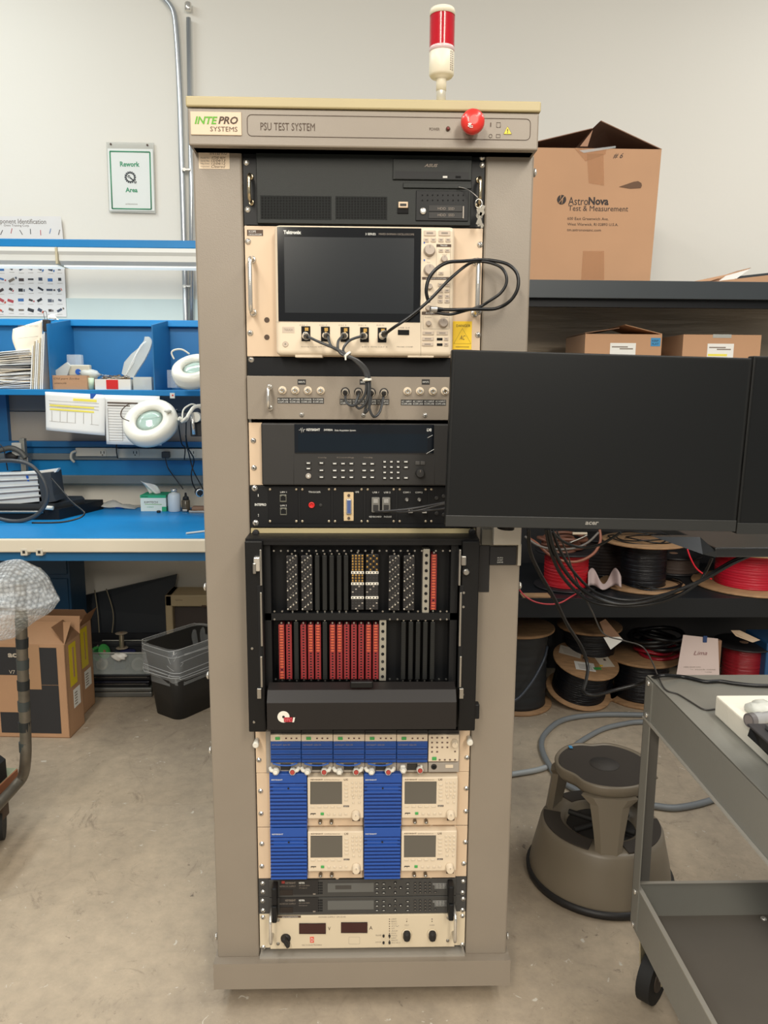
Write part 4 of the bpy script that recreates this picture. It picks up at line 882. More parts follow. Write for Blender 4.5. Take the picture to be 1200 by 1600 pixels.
# shelf bracket behind the monitors
o=MB(); BK=mat('tray_black',(28,30,32),.4)
yy=.0; T=[PY(960,838,-.05),PY(1010,838,-.05),PY(1116,862,-.10),PY(1118,872,-.10),PY(1100,870,-.10)]
o.poly([PY(1022,839,-.06),PY(1094,839,-.06),PY(1118,861,-.11),PY(1118,871,-.11),PY(1098,866,-.11)],(0,.02,0),BK); o.pbox(1117,856,1260,871,-.11,.30,BK,.003); o.done('keyboard_tray',ma)
for nm,r,lab,p in (
  ('monitor_cable',.0042,'thickest black monitor cable sweeping from the monitor down across the spools',((857,826,-.10),(866,860,-.06),(885,895,.0),(915,925,.05),(960,943,.05),(1010,940,.03),(1060,922,.0),(1100,905,-.02),(1145,880,-.05),(1190,860,-.06))),
  ('monitor_cable',.0038,'black monitor cable hanging slightly below its thicker neighbour',((853,826,-.09),(862,866,-.05),(882,905,.0),(920,938,.05),(970,947,.05),(1020,943,.03),(1064,928,.0),(1110,897,-.02),(1150,874,-.05),(1195,856,-.06))),
  ('monitor_cable',.0032,'black cable crossing the red spool and running beside the monitor cables',((862,826,-.08),(875,860,-.04),(900,898,.02),(935,928,.06),(985,938,.06),(1040,928,.03),(1088,912,.0),(1103,892,.0),(1113,870,-.04))),
  ('monitor_cable',.003,'short black cable sagging in an arc just under the monitor logo',((862,830,-.08),(880,846,-.04),(905,855,-.02),(935,852,-.04),(970,832,-.08))),
  ('power_cable',.0042,'black power cord hanging from the monitor down over the tilted wooden spool to the cart',((826,826,-.04),(828,860,.0),(842,893,.05),(866,935,.1),(886,975,.15),(908,1010,.2),(918,1040,.2),(916,1062,.15),(912,1080,.1),(930,1086,.08),(965,1077,.06),(1000,1068,.05),(1030,1056,ZCT+.012,1),(1062,1057,ZCT+.005,1),(1080,1060,ZCT+.005,1),(1102,1065,ZCT+.005,1),(1125,1064.5,ZCT+.005,1),(1150,1068,ZCT+.005,1),(1180,1071,ZCT+.005,1),(1215,1072,ZCT+.005,1))),
  ('thin_cable',.0017,'thin grey cable falling diagonally past the spools onto the cart top',((870,830,-.06),(885,862,-.02),(900,905,.03),(925,955,.08),(943,990,.1),(975,1001,.1),(1003,1010,.1),(1018,1032,.06),(1028,1056,ZCT+.006,1),(1040,1077.5,ZCT+.0025,1),(1060,1085,ZCT+.0025,1),(1080,1097,ZCT+.0025,1),(1100,1108.5,ZCT+.0025,1),(1117,1108,ZCT+.0025,1)))):
    cable(nm,lab,'',r,CABLE if r>.002 else mat('thin_cable_grey',(60,58,56),.35),*p)
# ------------------------------------------------------------ back wall fittings
EMT = mat('conduit_zinc',(196,200,202),.3,.75)
yw=2.175
t=MB(); t.tube([PY(a,b,yw) for a,b in ((225,-45),(243,-20),(258,-1),(267,10),(272,22),(275,45),(278,90),(281,160),(283,240))]+[PY(285,300,yw),PY(290,480,yw),PY(293,600,yw)],.0125,EMT,12,True,5)
q=tag(t.done('conduit'),'metal conduit bending left at the top of the wall behind the bench','conduit')
e=thing('conduit','straight metal conduit on the wall, right of the bent one','conduit',PY(296,300,yw),None)
a=PY(294.5,28,yw); a2=PY(299,300,yw); part(e,'tube',('tube',[a,a2,PY(300,600,yw)],.0105,EMT,12,False))
part(e,'coupling',('lathe',a+Vector((0,0,.03)),[(.013,0),(.015,.004),(.015,-.05),(.013,-.052)][:2]+[(.015,.03),(.012,.034)],CHROME,14))
for px,py in((290.5,264.5),(291,447)):
    part(e,'strap',('pbox',px-5,py-1.8,px+7,py+1.8,yw-.016,.03,CHROME,.002),('pcyl',px-3,py,2.6,yw-.022,.01,CHROME))
# rework sign
sg=thing('sign_holder','clear wall sign holder with green-bordered Rework Area notice','sign',PY(205,333,2.19))
ys_=2.186
def quad(mb,pts,y,th,m): mb.poly([PY(a,b,y) for a,b in pts],(0,th,0),m)
o=MB(); quad(o,[(166,222),(240,223),(243,333),(170,331)],ys_,.008,mat('acrylic',(222,222,214),.12,alpha=.55)); o.done('clear_plate',sg)
o=MB(); quad(o,[(168,232),(238.5,233),(241.5,329.5),(171,329)],ys_-.0015,.001,mat('sign_paper',(226,230,226),.45))
GB=mat('sign_green',(60,148,108),.5)
def frame_q(mb,P,w,y,m):
    (ax,ay),(bx,by),(cx_,cy_),(dx,dy)=P
    for p,q2 in (((ax,ay),(bx,by)),((bx,by),(cx_,cy_)),((cx_,cy_),(dx,dy)),((dx,dy),(ax,ay))): mb.tube([PY(p[0],p[1],y),PY(q2[0],q2[1],y)],w,m,4,False)
frame_q(o,[(171.8,236.5),(234.2,237.8),(236.5,327),(175.5,326)],.0035,ys_-.001,GB)
o.ptext('Rework',187.5,252.5,218,260.5,ys_-.002,GB,.03); o.ptext('Area',196,293,215,300.5,ys_-.002,GB,.03); o.ptext('ASTRONOVA',196,318,215,320,ys_-.002,INKG)
gc=PY(203.5,277,ys_-.002); k=mpp(203,277,ys_); IK=mat('gear_ink',(50,58,64),.6)
for i in range(16):
    a=i*math.pi/8; o.box(-1.1*k,1.1*k,-.0008,0,6.5*k,8.8*k,IK,0,Matrix.Translation(gc)@Matrix.Rotation(a,4,'Y'))
o.tube([gc+Vector((math.cos(a*.393)*6.3*k,0,math.sin(a*.393)*6.3*k)) for a in range(16)],.6*k,IK,4,False,closed=True)
o.tube([gc+Vector((-1*k,-.001,0)),gc+Vector((6*k,-.001,-5.5*k))],.9*k,IK,6,False)
for s_,x_,z_ in ((-1,-2,1),(1,7.2,-6.8)): o.tube([gc+Vector((x_*k+s_*1.6*k*math.cos(q_*.7-2.1+(.8 if s_>0 else .8)),-.001,z_*k-s_*1.6*k*math.sin(q_*.7-2.1+.8))) for q_ in range(7)],.6*k,IK,4,False)
o.done('notice',sg)
for px,py in((172.8,225),(230,226.5)): part(sg,'pin',('pcyl',px,py,1.5,ys_-.003,.006,INKB))
# component chart
po=thing('wall_poster','white Component Identification chart with rows of small electronic parts','poster',PY(40,495,2.18))
yp_=2.182
o=MB(); quad(o,[(-95,338),(95,338),(98.5,372),(104,495),(-95,493)],yp_,.0015,mat('poster_paper',(228,226,224),.4)); 
o.ptext('Component Identification',-17,342,72,352,yp_,INKB,.0); o.ptext('Omni Training Corp.',6,350.5,46,355,yp_,INKB)
cols=[(60,70,90),(90,96,110),(180,70,80),(40,44,52),(58,110,170),(120,110,100),(70,60,60),(200,90,70)]
cm=[mat('chart_tone_%s'%s_,c,.6) for s_,c in zip(('slate','grey','red','ink','blue','stone','umber','coral'),cols)]
R_=random.Random(3)
for r_ in range(7):
    for c_ in range(-5,7):
        x=c_*15.2+R_.uniform(-1,1)+2; y_=(362 if r_==0 else 404+ (r_-1)*16.2)+R_.uniform(-1.5,1.5)
        if r_>=1 and y_>492: continue
        m_=R_.choice(cm); w_=R_.uniform(2,5); h_=R_.uniform(1.2,2.6); an=R_.choice((0,.5,-.5,.3)); P=PY(x,y_,yp_-.0004); kk_=mpp(x,y_,yp_)
        if r_==0: w_,h_=.5,4
        o.box(-w_*kk_,w_*kk_,-.0004,0,-h_*kk_,h_*kk_,m_,0,Matrix.Translation(P)@Matrix.Rotation(an,4,'Y'))
        if r_: 
            if R_.random()<.5: o.box(w_*1.3*kk_,w_*1.9*kk_,-.0004,0,-h_*kk_,h_*.6*kk_,R_.choice(cm),0,Matrix.Translation(P)@Matrix.Rotation(an,4,'Y'))
            o.box(-4*kk_,4*kk_,-.0003,0,-6.2*kk_,-5.8*kk_,INKG,0,Matrix.Translation(P))
o.done('chart_sheet',po)

# ------------------------------------------------------------ blue workbench
yf=1.28; zt_=.842
bx0,bx1=-3.1,-.12
z842=PY(160,843,yf).z; z862=PY(160,862,yf).z; z880=PY(160,879,yf).z
zt_=z842
wb=thing('workbench','blue steel workbench with cream front edge, left of the equipment cabinet','workbench',((bx0+bx1)/2,1.7,0))
part(wb,'worktop',('box',bx0,bx1,yf+.012,2.14,z862,zt_,mat('laminate_cream',(222,214,196),.4),.002))
part(wb,'front_edge',('box',bx0,bx1,yf,yf+.014,z862-.004,zt_+.001,mat('edge_cream',(226,216,196),.4),.006))
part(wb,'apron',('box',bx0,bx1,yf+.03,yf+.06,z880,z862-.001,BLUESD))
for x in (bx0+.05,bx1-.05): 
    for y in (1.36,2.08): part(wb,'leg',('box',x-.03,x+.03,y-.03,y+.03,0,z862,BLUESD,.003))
for px in (37,61): 
    q=part(wb,'outlet',('pbox',px-5.5,857.5,px+5.5,868.5,yf-.002,.04,mat('outlet_ivory',(208,200,184),.5),.003),('pbox',px-2,860.5,px+2,865,yf-.003,.002,DARK))
yb_=2.14
up=[]
for x in (bx0+.02,bx1-.03): part(wb,'upright',('box',x-.02,x+.02,2.10,2.15,zt_,2.03,BLUES,.002))
o=MB()
def strip(l,r,v0,v1,y,d,m,bev=.002): 
    zz0=PY(200,v1,y).z; zz1=PY(200,v0,y).z; o.box(PY(l,(v0+v1)/2,y).x if l is not None else bx0,PY(r,(v0+v1)/2,y).x if r is not None else bx1,y,y+d,zz0,zz1,m,bev)
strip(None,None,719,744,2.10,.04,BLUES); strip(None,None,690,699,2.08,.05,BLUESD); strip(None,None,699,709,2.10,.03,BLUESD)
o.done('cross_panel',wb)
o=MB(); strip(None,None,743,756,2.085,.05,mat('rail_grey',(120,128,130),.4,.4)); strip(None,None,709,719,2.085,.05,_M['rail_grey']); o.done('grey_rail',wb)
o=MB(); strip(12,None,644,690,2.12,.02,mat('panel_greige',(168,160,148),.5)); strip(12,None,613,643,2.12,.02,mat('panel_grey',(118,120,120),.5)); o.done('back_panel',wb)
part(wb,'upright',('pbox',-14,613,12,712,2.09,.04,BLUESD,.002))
matp=MB(); matp.box(bx0+.01,bx1-.01,yf+.016,2.05,zt_+.0005,zt_+.003,MAT,.001); tag(matp.done('bench_mat'),'bright blue anti-static mat covering the workbench top','mat')
# bin shelf
ysf=1.80; yb2=2.10
bs=thing('bin_shelf','blue open steel bin shelf with dividers above the workbench','shelf',(-1.5,1.95,PY(150,618,ysf).z))
z_a=PY(150,618,ysf).z; z_b=PY(150,609,ysf).z; z_t=PY(150,500,yb2).z; z_tf=PY(75,506,ysf).z
part(bs,'shelf_board',('box',bx0,bx1,ysf,yb2,z_a,z_b,BLUES,.002))
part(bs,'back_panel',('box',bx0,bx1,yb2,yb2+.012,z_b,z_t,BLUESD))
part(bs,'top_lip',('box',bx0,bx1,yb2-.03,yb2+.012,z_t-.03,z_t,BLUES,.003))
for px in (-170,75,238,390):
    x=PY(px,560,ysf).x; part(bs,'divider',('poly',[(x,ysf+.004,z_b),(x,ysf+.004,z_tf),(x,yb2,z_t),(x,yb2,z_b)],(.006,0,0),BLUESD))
part(bs,'tag_clip',('pbox',265.5,614,273,622.5,ysf-.003,.004,WHITE,.0005),('pbox',268.5,616.5,271,619,ysf-.0035,.002,RED))
# overhead light bar
yl_=1.78
lb=thing('light_rail','blue overhead rail crossing above the workbench in front of the chart','rail',(-1.5,yl_,PY(150,387,yl_).z))
za,zb=PY(150,386.5,yl_).z,PY(150,374,yl_).z
part(lb,'rail',('box',bx0,bx1,yl_,yl_+.05,za,zb,BLUES,.003))
for x in (bx0+.02,bx1-.03): part(lb,'bracket',('box',x-.02,x+.02,yl_+.05,2.12,za,zb,BLUES,.002))
FW=mat('fixture_white',(222,222,216),.35)
for l,r,lab in ((-240,89,'left white strip light under the blue rail, cut off by the photo edge'),(91,316,'right white strip light under the blue rail, ending behind the cabinet')):
    x0_,x1_=PY(l,400,yl_-.06).x,PY(r,400,yl_-.06).x; zt2=PY(150,387.5,yl_-.05).z; zb3=PY(150,413,yl_-.06).z; h=zt2-zb3
    f=thing('strip_light',lab,'light',((x0_+x1_)/2,yl_,zb3),'strip lights under the blue rail')
    o=MB(); pts=[(yl_-.06,zt2),(yl_-.063,zt2-h*.25),(yl_-.055,zt2-h*.45),(yl_-.055,zb3+h*.2),(yl_-.035,zb3),(yl_+.05,zb3),(yl_+.06,zt2)]
    o.poly([(x0_,a,b) for a,b in pts],(x1_-x0_,0,0),FW); o.done('housing',f)
    part(f,'diffuser',('box',x0_+.01,x1_-.01,yl_-.03,yl_+.045,zb3-.006,zb3,mat('diffuser',(240,244,240),.4,emit=.6)))
    area('bench_tube_light',((x0_+x1_)/2,yl_+.01,zb3-.012),(x1_-x0_-.05,.06),2.6,(.95,1,1))
    part(f,'end_cap',('box',x1_-.006,x1_+.004,yl_-.066,yl_+.06,zb3-.002,zt2,mat('cap_cream',(200,190,160),.5),.003))

# contents of the bin shelf
zs=z_b
R=random.Random(5)
def sheet_pile(name,lab,px0,px1,v0,v1,y,n):
    o=MB(); t=thing(name,lab,'paper',PY((px0+px1)/2,v1,y)); 
    for i in range(n):
        f=i/(n-1); v=v1+(v0-v1)*f; l=px0+R.uniform(-3,3)-6*f; r=px1+R.uniform(-9,3); yy=y+R.uniform(0,.02)
        A=PY(l,v+R.uniform(0,2),yy); B=PY(r,v-R.uniform(2,8)*(.3+f),yy)
        def fn(u,w,A=A,B=B,s=R.uniform(-.006,.006)): 
            p=A.lerp(B,u); return (p.x,p.y+w*.22,p.z+s*math.sin(u*5)+.004*math.sin(w*3))
        o.grid(fn,8,3,R.choice((PAPER,PAPER,mat('paper_cream',(222,210,190),.85),mat('paper_grey',(205,205,205),.85))),(0,0,.0032))
    o.done('loose_sheets',t); return t
sp=sheet_pile('paper_pile','untidy pile of loose papers at the left end of the bin shelf',-60,52,556,608,1.83,44)
t=thing('document_stack','upright bundle of documents held by a black binder clip on the bin shelf','documents',PY(62,608,1.82))
for i,(px,v0) in enumerate(((50,540),(53,533),(56,531),(59,536),(62,528),(65,522),(68,519))):
    a=PY(px,v0,1.83); b=PY(px-3,608.5,1.83)
    part(t,'folder',('poly',[(b.x,1.83,zs+.001),(b.x+.003+i*.001,2.06,zs+.001),(a.x+.01,2.06,a.z),(a.x,1.83,a.z)],(.005,0,0),(PAPER,mat('folder_manila',(205,190,160),.8))[i%3==1]))
o=MB(); A=[(20,514,1.9),(19,530,1.88),(24,545,1.86),(30,560,1.85)]
def cur(u,w):
    l=spline([PY(*p) for p in A],4); i=min(int(u*(len(l)-1)),len(l)-1); p=l[i]; q2=PY(66+2*w*0,500+u*50,1.84); return p.lerp(q2,w)
o.grid(cur,12,10,mat('paper_cream',(222,210,190),.85),(0,.002,0)); o.ptext('ASSEMBLY RECORD',28,508,60,511,1.835,INKG); o.pline([(28,529),(62,525)],1.845,.0012,INKG)
o.done('curled_sheet',t)
part(t,'binder_clip',('pbox',66.5,499,76,518,1.825,.03,mat('clip_black',(40,38,38),.4),.003),('tube',C((70,499,1.83),(68,488,1.83),(72,487,1.83),(74,499,1.83)),.0012,INK,6),('tube',C((76,503,1.83),(88,498,1.83),(76,497,1.83)),.0012,INK,6))
o=MB(); o.poly(C((72,497,1.84),(92,500,1.84),(84,492,1.84),(94,489,1.84),(78,491,1.84)),(0,.001,0),PAPER); o.done('torn_sheet',t)
# small cardboard tray with parts
def tray(name,lab,l,t_,r,b,y,m,dep=.13,txt=None,grp=None):
    T=thing(name,lab,'box',PY((l+r)/2,b,y),grp); x0_,x1_,a,b2=rect(l,t_,r,b,y); a=zs+.0005; th=.003; o=MB()
    o.box(x0_,x1_,y,y+th,a,b2,m); o.box(x0_,x1_,y+dep-th,y+dep,a,b2,m); o.box(x0_,x0_+th,y+th,y+dep-th,a,b2,m); o.box(x1_-th,x1_,y+th,y+dep-th,a,b2,m); o.box(x0_+th,x1_-th,y+th,y+dep-th,a,a+th,m)
    if txt: o.ptext(*txt)
    o.done('shell',T); return T,x0_,x1_,a,b2
T,xa_,xb_,a,b2=tray('parts_tray','small cardboard tray with handwriting, holding clear bags on the bin shelf',78,586.5,136,609,1.82,CARD)
mb_=MB(); mb_.ptext('Old part Scribe',84,590,124,594,1.82,INKB,0,.3); mb_.ptext('stencils',85,597,104,600,1.82,INKB,0,.3); mb_.done('handwriting',T)
CLR=mat('clear_plastic',(225,230,230),.12,alpha=.3); CLR2=mat('cloudy_plastic',(215,218,212),.3,alpha=.6)
single('plastic_case','tilted cloudy plastic case sticking out of the cardboard parts tray','case',None,('poly',C((85,580,1.86),(104,566,1.86),(110,572,1.86),(104,588,1.86),(90,590,1.86)),(0,.02,0),CLR2))
single('plastic_case','square clear plastic case standing at the back of the cardboard parts tray','case',None,('pbox',104,554,127,572,1.91,.03,CLR,.003))
single('plastic_case','flat beige plastic case with a round blue sticker in the parts tray','case',None,('pbox',107,570,140,587,1.87,.03,mat('case_beige',(190,186,170),.35),.004),('pcyl',122,581,4.5,1.868,.004,BLUEV))
single('paper_cup','pale green cup between the cardboard tray and the white box','cup',None,('lathe',Vector((PY(142,609,1.85).x,1.85,zs+.001)),[(.013,0),(.016,.05),(.0155,.05)],mat('pale_green',(186,206,180),.6),16),)
single('plastic_bag','crumpled clear bag of hardware bulging above the two trays','bag',None,('sphere',PY(141,585,1.88),.045,CLR2,(1,.7,.5),16,lambda v:1+.18*math.sin(v.x*9)*math.cos(v.z*8)))
T,xa_,xb_,a,b2=tray('parts_box','small white box with a red square label on the bin shelf',148.5,592.5,204,610,1.82,mat('box_white',(222,218,208),.7))
part(T,'red_label',('pbox',166,593.5,184.5,608,1.8185,.0015,RED))
single('wire_clippings','tangle of thin wire leads filling the white box','wire clippings',None,*[('tube',[Vector((R.uniform(xa_+.01,xb_-.01),1.84+R.uniform(0,.08),b2-.004+R.uniform(0,.004))),Vector((R.uniform(xa_+.01,xb_-.01),1.84+R.uniform(0,.08),b2+R.uniform(.004,.022))),Vector((R.uniform(xa_+.01,xb_-.01),1.84+R.uniform(0,.08),b2-.002))],.0012,R.choice((STEEL,GOLD,INKB)),5) for i in range(34)])
bp_=[(199,590),(190,584),(194,566),(205,553),(216,544),(225,532),(226,526),(232,526),(238,533),(234,546),(226,562),(214,580),(208,590)]
o=MB(); o.poly(C(*[(a_,b_,1.86) for a_,b_ in bp_]),(0,.018,0),CLR2)
for i in range(7): o.tube(C((196+i*2,588-i*3,1.858),(206+i*2,566-i*4,1.855),(222+i,540-i,1.857)),.0012,mat('bag_fold',(238,240,238),.2),5)
tag(o.done('blister_bag'),'tall twisted clear plastic bag leaning against the shelf divider','bag')
T,xa_,xb_,a,b2=tray('clear_tray','small clear tray holding blue scraps beside the shelf divider',208,589,237,610.5,1.83,CLR2,.1)
part(T,'blue_scrap',('poly',C((222,594,1.84),(236,592,1.84),(237,604,1.84),(228,607,1.84)),(0,.02,0),BLUEV)); part(T,'grey_scrap',('poly',C((209,602,1.84),(222,603,1.84),(226,609,1.84),(209,609,1.84)),(0,.02,0),DARK))
single('plastic_case','faint clear case in the right compartment of the bin shelf','case',None,('pbox',261,578,276,606,1.9,.06,CLR,.002))
# hanging sheets
def hsheet(lab,P,y,marks):
    t=thing('hanging_sheet',lab,'paper',PY(P[0][0],P[3][1],y)); o=MB(); pts=[PY(a_,b_,y) for a_,b_ in P]
    def fn(u,w): p=pts[0].lerp(pts[1],u).lerp(pts[3].lerp(pts[2],u),w); return (p.x,p.y+.004*math.sin(u*4+w*2)-.004,p.z)
    o.grid(fn,10,10,PAPER,(0,.0006,0))
    for (l,t2,r,b,m) in marks:
        pp_=[fn(u,w) for u,w in ((l,t2),(r,t2),(r,b),(l,b))]; o.poly([(q_[0],q_[1]-.0014,q_[2]) for q_ in pp_],(0,.0004,0),m)
    return t,o
ln=lambda v,l=.06,r=.9:(l,v,r,v+.006,INKG)
HY=mat('highlighter_yellow',(240,225,90),.7)
t,o=hsheet('white table sheet with yellow highlighted rows taped under the bin shelf',[(71,612),(165,617),(164.5,680.5),(72,672)],1.792,[(.46,.13,.86,.19,HY),(.07,.32,.82,.36,HY),(.07,.42,.82,.46,HY),ln(.38),ln(.3),ln(.22)]+[(x,.48,x+.005,.75,INKG) for x in (.1,.24,.36,.5,.64,.78)]+[ln(.75)])
o.done('sheet',t); part(t,'blue_tape',('pbox',141,615,159,623,1.787,.001,BLUEV))
t,o=hsheet('white printed list sheet hanging behind the round magnifier lamp',[(163,617),(250,619),(253,696),(166.5,694)],1.789,[(.05,.14,.6,.17,INKB),(.05,.2,.45,.22,INKB)]+[ln(.26+.055*i,.05,.92) for i in range(13)]+[(x,.26,x+.005,.92,INKG) for x in (.05,.3,.6,.92)])
o.done('sheet',t)
# magnifier lamps
LW=mat('lamp_white',(228,226,214),.32)
def maglamp(lab,cx_,cy_,rx,y,tilt,yawz):
    c=PY(cx_,cy_,y); r=rx*mpp(cx_,cy_,y); t=thing('magnifier_lamp',lab,'lamp',c,'magnifier lamps over the bench')
    ax=Vector((yawz,-math.cos(tilt),math.sin(tilt))).normalized()
    part(t,'shade',('lathe',c,[(r*.97,-.045),(r,-.03),(r,-.008),(r*.95,.006),(r*.8,.012),(r*.55,.008),(r*.5,.0),(r*.5,-.03)],LW,40,ax))
    part(t,'lens',('lathe',c,[(r*.5,-.004),(r*.3,.0),(r*.02,.001)],mat('lens_green',(176,200,190),.08,coat=.4),32,ax),*[('tube',[c+ax*.003+Vector((-r*.4,0,s_*r)),c+ax*.003+Vector((r*.4,0,s_*r+.1*r))],.0014,mat('lens_reflection',(205,222,214),.2),4,False) for s_ in (-.2,.0,.16)])  # pale bars on the lens are painted reflections
    return t,c,r,ax
t,c,r,ax=maglamp('large white round magnifier lamp hanging in front of the printed sheets',233,656,43,1.62,.75,-.12)
part(t,'control_pad',('sphere',c+ax*.012+Vector((r*.72,0,r*.25)),.012,mat('pad_grey',(200,200,190),.4),(1.3,1,.6)))
part(t,'grip_wire',('tube',C((214,630,1.58),(200,632,1.57),(190,642,1.57),(190,652,1.57),(202,658,1.57)),.002,INKB,6))
part(t,'arm',('tube',C((279,654,1.62),(289,657,1.64),(296,646,1.66),(304,636,1.68),(318,634,1.7)),.008,LW,10),('tube',C((285,660,1.62),(286,642,1.66),(294,634,1.68),(303,632,1.7),(316,640,1.7)),.0035,LW,8),('tube',C((280,652,1.61),(288,659,1.62)),.006,LW,8,False),('tube',C((283,660,1.61),(292,652,1.62)),.006,LW,8,False))
part(t,'joint',('pbox',297,658,318,682,1.70,.03,DARK,.004),('tube',C((300,645,1.67),(303,679,1.66)),.007,CHROME,10,False))
part(t,'joint_cap',('pcyl',305,652,8,1.675,.03,LW))
t,c,r,ax=maglamp('white magnifier lamp half hidden behind the cabinet, in front of the bin shelf',303,574,36,1.62,.95,-.1)
part(t,'grip_wire',('tube',C((272,561,1.60),(268,552,1.6),(272,547,1.6),(284,546,1.6),(296,553,1.6)),.0035,LW,8))
# power strip and cords at the back
ps=thing('power_strip','long cream power strip with outlets mounted behind the workbench','power strip',PY(215,710,2.06))
part(ps,'housing',('pbox',118,700,182,713,2.06,.03,mat('strip_ivory',(200,194,178),.45),.002),('pbox',183,701.5,345,716,2.06,.03,_M['strip_ivory'],.002))
for px in(160,211,300): part(ps,'outlet',('pbox',px-6,703,px+6,713,2.057,.004,_M['strip_ivory'],.001),('pbox',px-3,705,px-1.8,709,2.0565,.001,INK),('pbox',px+1.8,705,px+3,709,2.0565,.001,INK),('pcyl',px,711,1,2.0565,.002,INK))
part(ps,'cord',('tube',C((118,705,2.05),(112,708,2.04),(111,716,2.04),(116,722,2.05)),.006,_M['strip_ivory'],8))
single('wall_plug','grey plug with cord in the power strip','plug',None,('pbox',252,706,264,716,2.03,.03,DGREY,.004),('tube',C((258,714,2.03),(262,730,2.05),(272,745,2.0),(286,764,1.95)),.003,DGREY,6))
for i,(lab,p) in enumerate((('black cord dropping from the lamp joint to the bench',((291,650,1.7),(291,690,1.85),(296,712,1.9),(302,735,1.9),(315,760,1.85),(322,775,1.8))),('black cord looping left of the cabinet edge above the small bottles',((290,680,1.8),(294,700,1.85),(303,718,1.9),(299,740,1.9),(302,758,1.85),(313,775,1.75))),('short black cord hanging in front of the power strip by the lamp',((276,640,1.75),(283,690,1.9),(289,700,1.95),(288,718,1.98))),('short black cord over the middle of the power strip',((182,693,2.03),(182,705,2.03),(184,716,2.04))),)):
    cable('bench_cable',lab,'',.0028,CABLE,*p)
part(ps,'switch',('pbox',330,704,338,712,2.057,.004,INK))
# bench-top items
ZB=zt_+.0032
def on(px,py): return PZ(px,py,ZB)
kw=thing('tissue_box','green and white wiper tissue box standing on the blue mat','tissue box',on(238,799))
P=on(220,799); P2=on(257,801); y=P.y; z0=ZB; z1=PY(238,774,y).z; wd=P2.x-P.x
KG_=mat('tissue_green',(40,170,120),.5); KW=mat('tissue_white',(222,232,222),.5)
part(kw,'carton',('box',P.x,P2.x,y,y+.12,z0,z1,KW,.0015),('box',P.x-.0003,P2.x+.0003,y-.0004,y+.1201,z1-.012,z1+.0003,KG_),('box',P2.x-.02,P2.x+.0005,y-.0006,y+.03,z0,z0+.022,KG_),('text','KIMTECH',(P.x+.018,y-.001,z0+.038),(.062,0,0),(0,0,.010),INKB,0),('box',P.x+.02,P2.x-.02,y-.0006,y,z0+.032,z0+.034,INKGR),('text','SCIENCE',(P.x+.03,y-.001,z0+.018),(.03,0,0),(0,0,.005),KG_),('text','Kimwipes',(P.x+.006,y-.001,z1-.009),(.03,0,0),(0,0,.006),INK,.03))
o=MB(); tp=Vector(((P.x+P2.x)/2-.01,y+.05,z1)); 
o.grid(lambda u,w:(tp.x-.02+.05*u-.03*w*(1-u)-.01*w,tp.y+.012*math.sin(u*7+w*3),tp.z+.002+w*(.06-.025*u)),8,8,mat('tissue',(236,238,236),.9,alpha=.9),(0,.0008,0)); o.done('tissue',kw)
c=on(273,799); bt=thing('squeeze_bottle','squat white plastic bottle with metal cap, right of the tissue box','bottle',c)
part(bt,'bottle_body',('lathe',c,[(.026,0),(.029,.004),(.029,.075),(.024,.085),(.013,.088),(.013,.092)],mat('bottle_milky',(214,222,224),.3),24)); part(bt,'cap',('lathe',c+Vector((0,0,.092)),[(.015,0),(.015,.012),(.012,.014)],CHROME,20))
c=on(291,799); bt=thing('dropper_bottle','small amber-brown bottle with pointed black cap beside the cabinet edge','bottle',c)
part(bt,'bottle_body',('lathe',c,[(.018,0),(.019,.004),(.019,.05),(.014,.056)],mat('amber_dark',(92,82,66),.2),20)); part(bt,'cap',('lathe',c+Vector((0,0,.056)),[(.015,0),(.013,.012),(.006,.016),(.004,.032)],DARK,16))
single('desk_gadget','small brown and grey gadget on the mat against the cabinet edge','gadget',None,('box',on(296,801).x,on(325,802).x,on(300,802).y,on(300,802).y+.05,ZB,ZB+.012,STEEL,.002),('box',on(300,801).x,on(325,802).x,on(300,802).y+.01,on(300,802).y+.05,ZB+.012,ZB+.028,mat('cork',(150,118,96),.8),.004))
single('metal_jar','small steel cap lying on its side by the brown bottle','cap',None,('box',on(285,800).x,on(294,800).x,on(289,800).y-.01,on(289,800).y+.02,ZB,ZB+.014,STEEL,.004))
c=PY(310,768,1.8); q=thing('soldering_tip_holder','round dark cap with metal rim hanging at the cabinet edge','holder',c); part(q,'cap',('lathe',c,[(.018,0),(.018,.02),(.01,.022)],DARK,18,(.5,-.8,-.2)),('lathe',c,[(.019,.016),(.019,.021),(.016,.021)],CHROME,18,(.5,-.8,-.2)))
c=on(248,798+3); single('rubber_stopper','small black cap lying in front of the tissue box','cap',None,('lathe',c,[(.008,0),(.009,.002),(.009,.009),(.007,.010)],INK,14))
c=on(149,794); single('green_stopper','small green cap lying on the mat near the bagged parts','cap',None,('lathe',c,[(.006,0),(.007,.002),(.007,.010),(.005,.011)],mat('cap_green',(20,120,90),.5),14))
single('blue_clip','small bright blue plastic clip on the mat left of the tissue box','clip',None,('box',on(180,795).x,on(192,795).x,on(186,795).y,on(186,795).y+.02,ZB,ZB+.008,BLUEV,.002),('box',on(183,795).x,on(188,795).x,on(186,795).y,on(186,795).y+.015,ZB+.008,ZB+.015,BLUEV,.002))
single('mat_bag','clear bag of flat parts lying at the back of the blue mat','bag',None,('grid',lambda u,w:(on(118+95*u,795).x,on(118,796).y+.12*w,ZB+.004+.03*math.sin(math.pi*u)*math.sin(math.pi*min(1,w*1.2+.1))*(1+.3*math.sin(u*19+w*7))),20,6,mat('bag_film',(220,218,208),.2,alpha=.5),(0,0,-.002)))
single('white_pen','white pen lying on the mat near the cabinet edge','pen',None,('cyl',on(291,835)+Vector((0,0,.004)),on(325,831)+Vector((0,0,.004)),.004,.004,WHITE,10))
